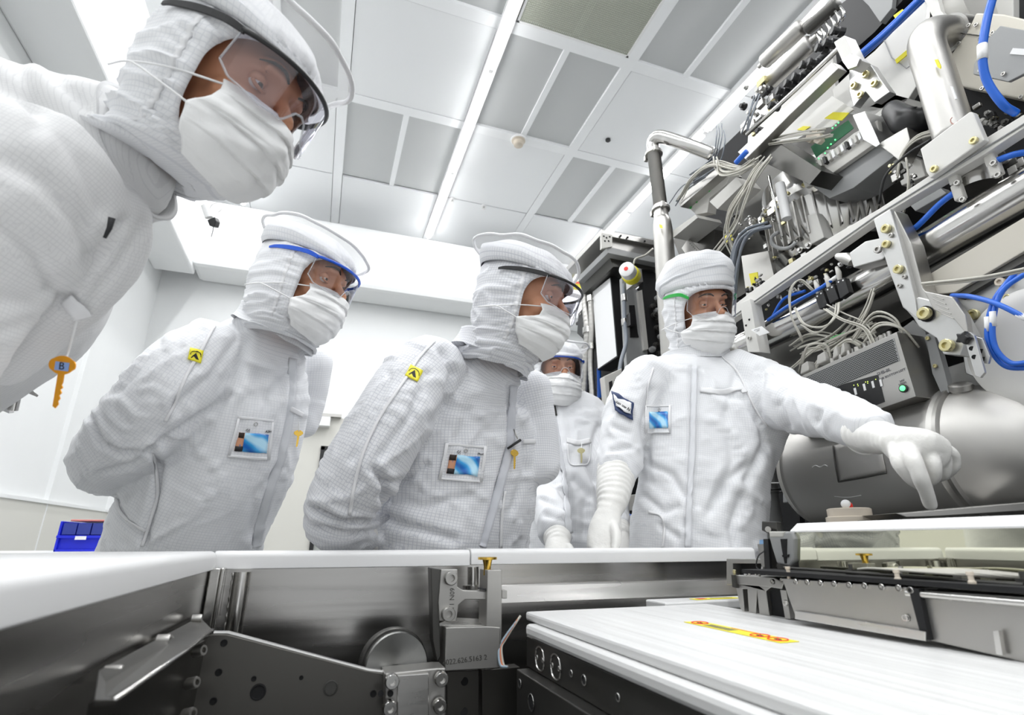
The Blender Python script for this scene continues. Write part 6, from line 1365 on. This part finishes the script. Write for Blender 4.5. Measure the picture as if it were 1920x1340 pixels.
# ---------------------------------------------------------------- the man pointing (right)
pA = person(1310, 1030, 1.62, 'man in a white cleanroom suit with green-armed safety glasses pointing down with a gloved finger')
sd = hv(0.985, 0.17, 0).normalized(); fr = hv(-0.17, 0.985, 0).normalized()
# body: facing the viewer, his left is image right
D0 = 1.64
T1 = Loft([(WD(1306, 655, D0), .062, .06), (WD(1306, 680, D0), .105, .075), (WD(1303, 705, D0), .185, .10), (WD(1305, 745, D0), .213, .125), (WD(1315, 800, D0-.01), .205, .135), (WD(1318, 860, D0-.02), .190, .14), (WD(1314, 930, D0-.03), .183, .14), (WD(1305, 1000, D0-.04), .187, .145), (WD(1303, 1080, D0-.04), .185, .145), (WD(1303, 1160, D0-.02), .17, .14)], sd, (0.0065, 8, 0.35), n=56)
A1 = Loft([(WD(1220, 712, 1.62), .088, .085), (WD(1193, 745, 1.60), .078, .08), (WD(1177, 790, 1.58), .070, .072), (WD(1165, 840, 1.56), .063, .066), (WD(1158, 878, 1.53), .060, .060), (WD(1157, 892, 1.52), .054, .054)], HB, (0.006, 12, 1.1), n=36)
A2 = Loft([(WD(1375, 722, 1.63), .115, .10), (WD(1432, 735, 1.58), .095, .10), (WD(1480, 756, 1.48), .078, .082), (WD(1530, 768, 1.36), .066, .064), (WD(1575, 782, 1.23), .056, .054), (WD(1612, 797, 1.12), .049, .047), (WD(1636, 806, 1.05), .043, .042)], UP, (0.006, 11, 0.9), n=40)
A2b = Loft([(WD(1440, 765, 1.56), .075, .07), (WD(1432, 815, 1.58), .055, .06), (WD(1412, 880, 1.60), .035, .06), (WD(1398, 950, 1.60), .02, .05)], HB, (0.003, 10, 0.5), n=30)
hip = WD(1303, 1130, 1.62)
B = [T1, A1, A2, A2b]+legs(hip, sd, 0.12, 0.105, fwd=fr)
cr = [(((1296, 690), (1294, 800), (1290, 900), (1282, 1030)), 5, .004), (((1312, 690), (1310, 800), (1306, 900), (1300, 1030)), 4, .003),
      (((1480, 716), (1460, 760), (1478, 800)), 7, .008), (((1545, 742), (1533, 790)), 6, .006), (((1350, 736), (1395, 750), (1420, 790)), 7, .006), (((1430, 700), (1418, 760), (1436, 830), (1400, 900)), 9, .010),
      (((1400, 870), (1360, 905), (1330, 960)), 9, .008), (((1390, 930), (1370, 990), (1380, 1030)), 8, .006), (((1215, 870), (1260, 890), (1284, 930)), 7, .006), (((1210, 930), (1245, 960), (1270, 950)), 7, .006),
      (((1220, 650+80), (1205, 800), (1215, 860)), 7, .007), (((1150, 800), (1180, 812)), 5, .005), (((1145, 845), (1185, 838)), 5, .005), (((1380, 700), (1360, 780), (1375, 860), (1345, 930)), 8, .004), (((1240, 985), (1270, 1005), (1275, 1030)), 6, .005)]
RA = cloth(B, 0.0068, cr, seed=1.0); bo = cloth_obj('coverall', RA, 'suit', pA); sk = Skin(RA)
make_head(pA, WD(1311, 585, 1.60), hv(0.25, 0.93, -0.32), hv(-0.06, 0.20, 1), 'suit', 'green', ring=None, puff=True, seed=2.0, sc=1.04, neck=WD(1308, 690, 1.66), open_a=62, mask_a=70)
collar(pA, WD(1306, 684, 1.65), UP, .105, .085, .035, 'suit', sd, 3.0)
ribbon('zip_placket', sk, [(1303, 688), (1301, 760), (1299, 840), (1294, 930), (1290, 1028)], 0.017, 'suit', pA, 0.003, 14)
pocket(sk, [(1209, 760), (1258, 760), (1258, 812), (1209, 812)], pA, 'suit', (0.14, 0.24, 0.90, 0.82), photo=False)
ribbon('pocket_flap', sk, [(1314, 731), (1350, 735), (1388, 728), (1396, 736)], 0.016, 'trimc', pA, 0.003)
ribbon('side_pocket_seam', sk, [(1217, 960), (1240, 968), (1246, 990), (1243, 1028)], 0.006, 'trimc', pA, 0.002)
ribbon('shoulder_seam', sk, [(1352, 655+12), (1385, 700), (1412, 760), (1440, 800)], 0.005, 'trimc', pA, 0.0015)
ribbon('arm_seam', sk, [(1225, 690), (1212, 740), (1217, 800)], 0.005, 'trimc', pA, 0.0015)
# armband with lettering
ab = [(1150, 735), (1188, 757), (1186, 790), (1156, 772)]
o = build_patch('armband', sk, ab, mat('navy_band', (0.02, 0.04, 0.12), 0.6), pA, 0.008, 10, 8, 0.001, it=30); o['label'] = 'dark navy armband with a pale oval name field'
build_patch('band_field', sk, [(1155, 744), (1184, 760), (1182, 780), (1158, 764)], 'paper', pA, 0.013, 8, 6, 0.0005, it=30)
q0, q1 = sk.at(1158, 757, .0175)[0], sk.at(1182, 773, .0175)[0]; qu = UP
build('band_text', text_mb('aan uw N', q0.lerp(q1, .5), q1-q0, qu, 0.013), 'ink', pA)
# gloves
def P(x, y, z): return W(x, y, z)
zc = 0.93
glove(pA, [(P(1618, 812, 1.10), .040, .039), (P(1640, 818, 1.05), .036, .034), (P(1662, 822, 1.0), .031, .029), (P(1684, 828, .96), .030, .026)],
      ([(P(1680, 828, .965), .030, .026), (P(1702, 838, .935), .038, .027), (P(1728, 848, .92), .043, .026), (P(1750, 858, .92), .038, .023)], HB.lerp(UP, .6).normalized()),
      [[(P(1700, 840, .92), .014), (P(1713, 862, .893), .0135), (P(1725, 893, .882), .0124), (P(1737, 922, .885), .0116), (P(1744, 945, .89), .0106)],
       [(P(1748, 838, .93), .013), (P(1768, 852, .918), .0122), (P(1770, 884, .920), .0108), (P(1756, 896, .94), .010)],
       [(P(1752, 836, .955), .013), (P(1783, 851, .955), .0120), (P(1786, 876, .96), .0108), (P(1768, 890, .975), .010)],
       [(P(1738, 848, .915), .013), (P(1750, 868, .895), .0122), (P(1750, 894, .900), .0110), (P(1738, 903, .92), .010)],
       [(P(1684, 842, .935), .016), (P(1690, 868, .915), .0155), (P(1708, 892, .91), .0135), (P(1725, 908, .915), .0105)]], name='pointing_glove')
build('cuff_roll', MB().tube([P(1622, 812, 1.09)+(UP*math.cos(a)*.042+HB.lerp(HR, .4).normalized()*math.sin(a)*.042) for a in [2*PI*k/24 for k in range(24)]], 0.0022, 8, closed=True), 'glove', pA, smooth=True)
glove(pA, [(WD(1156, 884, 1.52), .055, .052), (WD(1152, 912, 1.48), .049, .046), (WD(1148, 938, 1.44), .040, .036), (WD(1141, 962, 1.41), .031, .027)],
      ([(WD(1142, 958, 1.41), .029, .025), (WD(1136, 985, 1.385), .040, .022), (WD(1132, 1010, 1.37), .041, .020), (WD(1130, 1030, 1.36), .038, .018)], HR),
      [[(WD(1118, 1022, 1.36), .0115), (WD(1117, 1042, 1.345), .011), (WD(1118, 1064, 1.34), .010), (WD(1120, 1080, 1.345), .009)],
       [(WD(1128, 1026, 1.355), .0118), (WD(1127, 1048, 1.34), .011), (WD(1128, 1072, 1.335), .010), (WD(1130, 1088, 1.34), .009)],
       [(WD(1137, 1026, 1.355), .0115), (WD(1137, 1046, 1.345), .011), (WD(1138, 1068, 1.34), .010), (WD(1139, 1084, 1.345), .009)],
       [(WD(1146, 1020, 1.365), .011), (WD(1147, 1038, 1.355), .0102), (WD(1147, 1056, 1.35), .0092), (WD(1147, 1068, 1.35), .0085)],
       [(WD(1150, 985, 1.37), .013), (WD(1156, 1003, 1.345), .0128), (WD(1155, 1018, 1.335), .0115), (WD(1153, 1028, 1.33), .0095)]], name='hanging_glove')
# ---------------------------------------------------------------- leaning person with black-framed glasses (centre)
pB = person(840, 1030, 1.42, 'person in a grid-woven white suit leaning forward at the centre, wearing black-framed safety glasses')
fr = hv(.70, .71, 0).normalized(); sd = hv(.71, -.70, 0).normalized()
T = torso([(655, 905, 975, 1.27, .055), (690, 850, 985, 1.30, .095), (730, 775, 990, 1.33, .125), (790, 725, 1000, 1.37, .145), (860, 712, 1006, 1.40, .15), (930, 705, 1004, 1.42, .15), (1000, 690, 992, 1.43, .15), (1080, 680, 985, 1.45, .15), (1160, 680, 975, 1.48, .14)], sd, None, fr, (0.007, 8, 0.35))
A1 = Loft([(WD(812, 690, 1.22), .085, .08), (WD(770, 735, 1.18), .085, .085), (WD(725, 805, 1.15), .080, .082), (WD(680, 880, 1.14), .077, .078), (WD(642, 945, 1.15), .074, .070), (WD(640, 985, 1.19), .066, .058), (WD(668, 1003, 1.24), .052, .046)], HB, (0.0065, 10, 0.7), n=40)
Bk = Loft([(WD(668, 990, 1.24), .048, .040), (WD(690, 1005, 1.27), .045, .04), (WD(640, 1012, 1.22), .04, .035)], HB, (0.005, 16, 1.0), n=30)
A2 = Loft([(WD(985, 730, 1.46), .075, .07), (WD(1003, 800, 1.47), .062, .06), (WD(1012, 880, 1.45), .05, .055)], HB, (0.004, 9, .5), n=30)
B = [T, A1, Bk, A2]+legs(WD(830, 1130, 1.46), sd, 0.11, 0.11, fwd=fr)
cr = [(((700, 880), (722, 905), (720, 960), (712, 1000)), 7, .014), (((720, 905), (760, 900), (800, 870)), 6, .007), (((810, 790), (835, 760), (850, 700), (830, 660)), 8, .010), (((955, 720), (955, 830), (935, 900), (905, 1020)), 5, .006),
      (((705, 960), (760, 985), (850, 1010)), 8, .008), (((712, 930), (790, 950), (880, 930)), 9, .004), (((585, 950), (640, 978), (705, 975)), 5, .010), (((590, 985), (650, 998), (712, 992)), 5, .009), (((730, 700), (700, 780), (660, 860)), 8, .004),
      (((800, 700), (770, 780), (700, 870)), 7, .006), (((980, 800), (985, 880), (960, 960)), 8, .005), (((880, 760), (860, 820), (880, 880)), 10, .004)]
RB = cloth(B, 0.0062, cr, seed=4.0); cloth_obj('coverall', RB, 'suit2', pB); sk = Skin(RB)
make_head(pB, WD(980, 570, 1.20), hv(.92, .22, -.24), hv(.20, .10, 1), 'suit2', 'black', ring=(.136, .136, -.012, .118, -.06), seed=6.0, gs=1.12, neck=WD(925, 690, 1.26))
collar(pB, WD(918, 678, 1.27), hv(.42, .10, .9), .105, .092, .045, 'suit2', sd, 3.0)
esd_patch(sk, [(770, 685), (792, 695), (782, 717), (759, 705)], pB)
pocket(sk, [(836, 830), (911, 836), (903, 905), (821, 898)], pB, 'suit2', (0.24, 0.30, 0.86, 0.82), txt='Phot')
ribbon('zip_placket', sk, [(962, 722), (958, 790), (955, 840), (940, 900), (915, 985), (903, 1026)], 0.022, 'suit2', pB, 0.003, 12)
ribbon('sleeve_seam', sk, [(815, 640), (785, 672), (762, 708), (720, 770), (685, 840), (665, 910), (655, 965)], 0.006, 'trimc', pB, 0.0018)
ribbon('pocket_flap', sk, [(979, 827), (1002, 827)], 0.012, 'trimc', pB, 0.003)
ribbon('hem_seam', sk, [(946, 920), (940, 970), (938, 1027)], 0.008, 'trimc', pB, 0.002)
glove(pB, [(WD(690, 1008, 1.26), .036, .034), (WD(668, 1018, 1.25), .030, .028)], ([(WD(672, 1016, 1.25), .03, .026), (WD(645, 1030, 1.24), .036, .02), (WD(625, 1040, 1.23), .034, .018)], HB),
      [[(WD(625, 1034+4*k, 1.20+.02*k), .0105), (WD(606, 1044+3*k, 1.20+.02*k), .010), (WD(596, 1060+3*k, 1.21+.02*k), .009)] for k in range(4)]+[[(WD(655, 1018, 1.2), .012), (WD(635, 1026, 1.18), .011), (WD(620, 1032, 1.18), .0095)]], name='glove')
p, n = sk.at(957, 835, 0.012)
t = thing('pen_clip', p, 'black pen with a steel clip at the zip of the centre person', 'pen')
a = sk.at(951, 841, .012)[0]; b = sk.at(969, 826, .014)[0]; build('pen_barrel', MB().tube([a, b], [0.0028, 0.0035], 10), 'black', t, smooth=True)
a = sk.at(962, 806, .008)[0]; b = sk.at(966, 824, .012)[0]; build('pen_clip_ring', MB().tube([a, a.lerp(b, .5)+n*.004, b], 0.0018, 8), 'satin', t, smooth=True)
k0, n0 = sk.at(959, 860, .012); key_thing(k0, n0.cross(UP)*-1, UP, 0.048, 'brass key hanging at the zip of the centre person', 'gold')
# ---------------------------------------------------------------- person with blue-framed glasses, hands behind the back (left)
pC = person(350, 1030, 1.4, 'person in a white suit with blue-framed glasses, hands clasped behind the back, left of centre')
fr = hv(.86, .50, 0).normalized(); sd = hv(.50, -.86, 0).normalized()
T = torso([(600, 490, 572, 1.20, .055), (640, 420, 583, 1.23, .095), (680, 362, 585, 1.26, .12), (740, 325, 582, 1.29, .14), (800, 305, 572, 1.31, .145), (870, 278, 552, 1.33, .145), (940, 222, 524, 1.35, .15), (1000, 192, 500, 1.37, .155), (1060, 172, 484, 1.40, .155), (1150, 150, 465, 1.44, .15)], sd, None, fr, (0.0065, 8, 0.35))
A1 = Loft([(WD(400, 655, 1.16), .072, .07), (WD(350, 695, 1.13), .085, .085), (WD(300, 755, 1.12), .085, .085), (WD(245, 818, 1.14), .080, .082), (WD(205, 855, 1.17), .072, .072), (WD(196, 880, 1.22), .058, .052), (WD(240, 893, 1.29), .050, .042), (WD(300, 880, 1.36), .045, .04)], HB, (0.0065, 10, 0.7), n=40)
A2 = Loft([(WD(575, 680, 1.42), .07, .07), (WD(572, 740, 1.45), .05, .06), (WD(560, 800, 1.46), .04, .05)], HB, (0.003, 9, .5), n=30)
B = [T, A1, A2]+legs(WD(320, 1130, 1.42), sd, 0.11, 0.115, fwd=fr)
cr = [(((170, 782), (190, 830), (225, 848), (270, 846), (282, 838)), 5, .011), (((282, 838), (330, 810), (430, 740)), 7, .010), (((282, 840), (250, 870), (190, 885)), 6, .008), (((285, 845), (300, 880), (290, 940), (270, 1020)), 7, .010), (((420, 760), (350, 850), (300, 870)), 9, .006),
      (((460, 640), (440, 720), (400, 770)), 8, .007), (((480, 700), (500, 760), (540, 700)), 10, .005), (((550, 700), (542, 780), (520, 880), (495, 940), (476, 1020)), 5, .006), (((215, 930), (235, 975), (275, 1010)), 6, .005), (((300, 640), (260, 690), (215, 740)), 9, .005), (((440, 640), (400, 700), (330, 760)), 8, .005), (((520, 880), (480, 930), (470, 1000)), 9, .006)]
RC = cloth(B, 0.0062, cr, seed=8.0); cloth_obj('coverall', RC, 'suit', pC); sk = Skin(RC)
make_head(pC, WD(567, 538, 1.16), hv(.95, .14, -.22), hv(.14, -.0, 1), 'suit', 'blue', ring=(.130, .134, -.006, .115, -.06), seed=9.0, neck=WD(528, 640, 1.20), mask_a=66, open_a=62)
collar(pC, WD(512, 632, 1.21), hv(.40, .05, .9), .100, .088, .04, 'suit', sd, 5.0)
esd_patch(sk, [(356, 653), (381, 658), (376, 682), (351, 674)], pC)
pocket(sk, [(447, 779), (513, 786), (505, 862), (425, 856)], pC, 'suit', (0.22, 0.38, 0.88, 0.84), txt='ASM')
ribbon('zip_placket', sk, [(548, 672), (545, 730), (540, 790), (528, 850), (508, 910), (488, 980), (480, 1026)], 0.022, 'suit', pC, 0.003, 12)
ribbon('sleeve_seam', sk, [(402, 612), (375, 660), (352, 700), (325, 760), (310, 790)], 0.006, 'trimc', pC, 0.0018)
ribbon('waist_seam', sk, [(218, 935), (230, 965), (258, 985), (272, 995)], 0.006, 'trimc', pC, 0.002)
ribbon('hip_seam', sk, [(287, 850), (296, 920), (283, 970), (266, 1025)], 0.006, 'trimc', pC, 0.002)
ribbon('pocket_flap', sk, [(544, 765), (566, 778)], 0.012, 'trimc', pC, 0.003)
k0, n0 = sk.at(551, 820, .012); key_thing(k0, HR.lerp(n0.cross(UP)*-1, .3), UP, 0.042, 'brass key hanging on the chest of the person with blue glasses', 'gold', strap=[sk.at(556, 790, .006)[0]])
glove(pC, [(WD(292, 882, 1.38), .036, .036), (WD(318, 884, 1.44), .030, .028)], ([(WD(318, 884, 1.44), .03, .024), (WD(335, 896, 1.50), .036, .02), (WD(345, 905, 1.54), .034, .018)], HB),
      [[(WD(345+4*k, 900+6*k, 1.54), .0105), (WD(355+3*k, 915+6*k, 1.57), .010), (WD(350+3*k, 930+5*k, 1.58), .009)] for k in range(4)]+[[(WD(325, 890, 1.48), .012), (WD(330, 908, 1.50), .011), (WD(338, 920, 1.52), .0095)]], name='glove')
# ---------------------------------------------------------------- person at the back
pD = person(1060, 1030, 2.1, 'person standing at the back between two others, in navy-framed glasses and a white suit')
fr = hv(.12, .99, 0).normalized(); sd = hv(.99, -.12, 0).normalized()
T = Loft([(WD(1045, 716, 2.08), .058, .055), (WD(1047, 742, 2.1), .10, .08), (WD(1052, 765, 2.1), .165, .105), (WD(1058, 800, 2.1), .195, .12), (WD(1062, 860, 2.08), .185, .135), (WD(1066, 930, 2.06), .175, .14), (WD(1068, 1010, 2.04), .18, .14), (WD(1068, 1100, 2.04), .175, .14)], sd, (0.007, 8, .4), n=52)
A1 = Loft([(WD(1003, 778, 2.05), .08, .075), (WD(1000, 830, 1.98), .074, .072), (WD(1012, 885, 1.88), .068, .066), (WD(1030, 935, 1.76), .058, .058), (WD(1038, 975, 1.66), .052, .05), (WD(1042, 995, 1.60), .048, .046)], HB, (0.007, 12, .9), n=36)
A2 = Loft([(WD(1118, 790, 2.1), .08, .078), (WD(1138, 850, 2.1), .068, .068), (WD(1146, 910, 2.06), .06, .06), (WD(1152, 965, 1.98), .055, .055), (WD(1160, 990, 1.92), .048, .045)], HB, (0.006, 12, .9), n=36)
B = [T, A1, A2]+legs(WD(1066, 1080, 2.06), sd, 0.10, 0.10, fwd=fr)
cr = [(((1038, 745), (1045, 800), (1055, 860), (1068, 920), (1075, 1000)), 5, .006), (((1100, 870), (1120, 910), (1125, 960)), 7, .010), (((1075, 900), (1100, 930), (1095, 1000)), 8, .008), (((1030, 900), (1050, 915), (1062, 940)), 6, .008), (((1020, 860), (1040, 850)), 6, .006), (((1018, 935), (1062, 955)), 5, .007), (((1022, 965), (1060, 975)), 5, .006), (((1122, 800), (1110, 850), (1118, 900)), 7, .006), (((1008, 780), (1015, 830), (1040, 860)), 8, .006)]
RD = cloth(B, 0.0075, cr, seed=12.0); cloth_obj('coverall', RD, 'suit', pD); sk = Skin(RD)
make_head(pD, WD(1045, 702, 2.04), hv(.16, .95, -.12), hv(.02, .06, 1), 'suit', 'navy', ring=(.132, .130, -.010, .118, -.05), seed=13.0, neck=WD(1047, 765, 2.12), open_a=60)
collar(pD, WD(1046, 752, 2.1), UP, .098, .085, .035, 'suit', sd, 7.0)
ribbon('zip_placket', sk, [(1040, 782), (1046, 830), (1055, 880), (1062, 940), (1066, 1000)], 0.026, 'suit', pD, 0.003, 12)
ribbon('pocket_flap', sk, [(1062, 826), (1085, 830), (1106, 826)], 0.020, 'trimc', pD, 0.004)
ribbon('chest_pocket_seam', sk, [(1064, 832), (1068, 868), (1086, 872), (1104, 866), (1106, 832)], 0.005, 'trimc', pD, 0.002)
ribbon('zip_pull', sk, [(1038, 762), (1041, 780)], 0.010, 'darkm', pD, 0.006)
k0, n0 = sk.at(1089, 856, .012); key_thing(k0, HR, UP, 0.055, 'dull brass key hanging from the chest pocket of the person at the back', 'brass', strap=[sk.at(1090, 832, .01)[0]])
glove(pD, [(WD(1042, 985, 1.64), .047, .045), (WD(1044, 1002, 1.59), .042, .040), (WD(1046, 1018, 1.54), .033, .030)], ([(WD(1046, 1016, 1.545), .031, .027), (WD(1047, 1034, 1.50), .040, .024), (WD(1047, 1050, 1.47), .040, .02)], HR),
      [[(WD(1032+9*k, 1048, 1.46), .0115), (WD(1031+9*k, 1062, 1.44), .011), (WD(1032+9*k, 1076, 1.44), .0095)] for k in range(4)]+[[(WD(1066, 1026, 1.49), .012), (WD(1072, 1040, 1.46), .0115), (WD(1072, 1052, 1.44), .0095)]], name='resting_glove')
glove(pD, [(WD(1158, 982, 1.94), .046, .042), (WD(1162, 1003, 1.86), .038, .034)], ([(WD(1162, 1003, 1.86), .032, .026), (WD(1163, 1025, 1.80), .038, .022), (WD(1163, 1045, 1.77), .038, .02)], HR),
      [[(WD(1150+8*k, 1043, 1.76), .011), (WD(1150+8*k, 1058, 1.75), .0105), (WD(1151+8*k, 1072, 1.75), .0095)] for k in range(4)]+[[(WD(1146, 1015, 1.8), .0115), (WD(1142, 1030, 1.78), .011), (WD(1143, 1042, 1.77), .0095)]], name='lowered_glove')
# ---------------------------------------------------------------- the close-up person at the left edge
pE = person(-500, 900, 0.62, 'person leaning in very close at the left edge, with black-armed glasses and pale mask')
fr = hv(.95, .30, 0).normalized(); sd = hv(.30, -.95, 0).normalized()
T = Loft([(W(228, 305, .78), .082, .095), (W(190, 305, .78), .105, .118), (W(125, 325, .78), .150, .150), (W(45, 355, .78), .205, .185), (W(-55, 390, .78), .235, .21), (W(-170, 470, .79), .27, .23), (W(-300, 580, .80), .26, .22), (W(-430, 720, .82), .24, .20), (W(-500, 850, .84), .22, .19)], HB, (0.006, 7, .45), n=72, p=2.1)
A1 = Loft([(W(70, 330, .65), .095, .09), (W(0, 400, .62), .10, .09), (W(-90, 490, .60), .09, .085), (W(-190, 620, .58), .09, .09), (W(-260, 760, .6), .085, .08)], HB, (0.006, 9, .5), n=48)
LP = Loft([(W(198, 395, .72), .050, .05), (W(186, 460, .72), .048, .06), (W(132, 530, .72), .043, .06), (W(62, 592, .73), .043, .06), (W(-10, 650, .74), .05, .06)], HB, (0.005, 9, .6), n=40)
B = [T, A1, LP]+legs(W(-520, 960, .85), sd, 0.12, 0.12, fwd=fr)
cr = [(((262, 418), (250, 450), (215, 500), (170, 560)), 12, .0045), (((225, 410), (200, 440), (190, 480)), 9, .0054), (((0, 160), (80, 200), (150, 300), (190, 390)), 20, .0054), (((60, 60), (110, 150), (160, 200)), 14, .0054), (((0, 300), (80, 340), (150, 420), (170, 480)), 22, .0054), (((0, 420), (60, 470), (120, 560)), 20, .0045), (((30, 110), (60, 190), (70, 240)), 16, .0045), (((0, 560), (60, 560), (130, 520), (200, 460)), 14, .0031), (((0, 620), (80, 590), (150, 540)), 9, .0027)]
RE = cloth(B, 0.0065, cr, seed=16.0, ks=0.55); cloth_obj('coverall', RE, 'suit3', pE); sk = Skin(RE)
make_head(pE, W(420, 185, .77), hv(.93, .10, -.40), hv(.45, .10, .9), 'suit', 'black', ring=(.134, .138, -0.004, .116, -.06), seed=17.0, gs=1.05, sc=1.04, neck=W(245, 300, .80), mask_a=62, open_a=66)
collar(pE, W(212, 300, .79), hv(.93, 0, .30), .085, .105, .04, 'suit3', HB, 9.0)
ribbon('chest_strap', sk, [(132, 560), (146, 580), (152, 590)], 0.020, 'trimc', pE, 0.006)
c_ = W(118, 700, .70)
build('zip_pull', MB().tube([W(210, 408, .64), W(205, 428, .64), W(196, 446, .64)], [0.004, 0.003, 0.002], 8), 'ink', pE, smooth=True)
key_thing(W(112, 716, .68), CR @ Vector((.98, -.12, 0)), CR @ Vector((.16, .98, 0)), 0.068, 'large orange key with a blue tag lettered B hanging from the leaning left person', 'amber', tagged='B', strap=[W(126, 665, .70), W(136, 630, .70), W(146, 590, .70)])
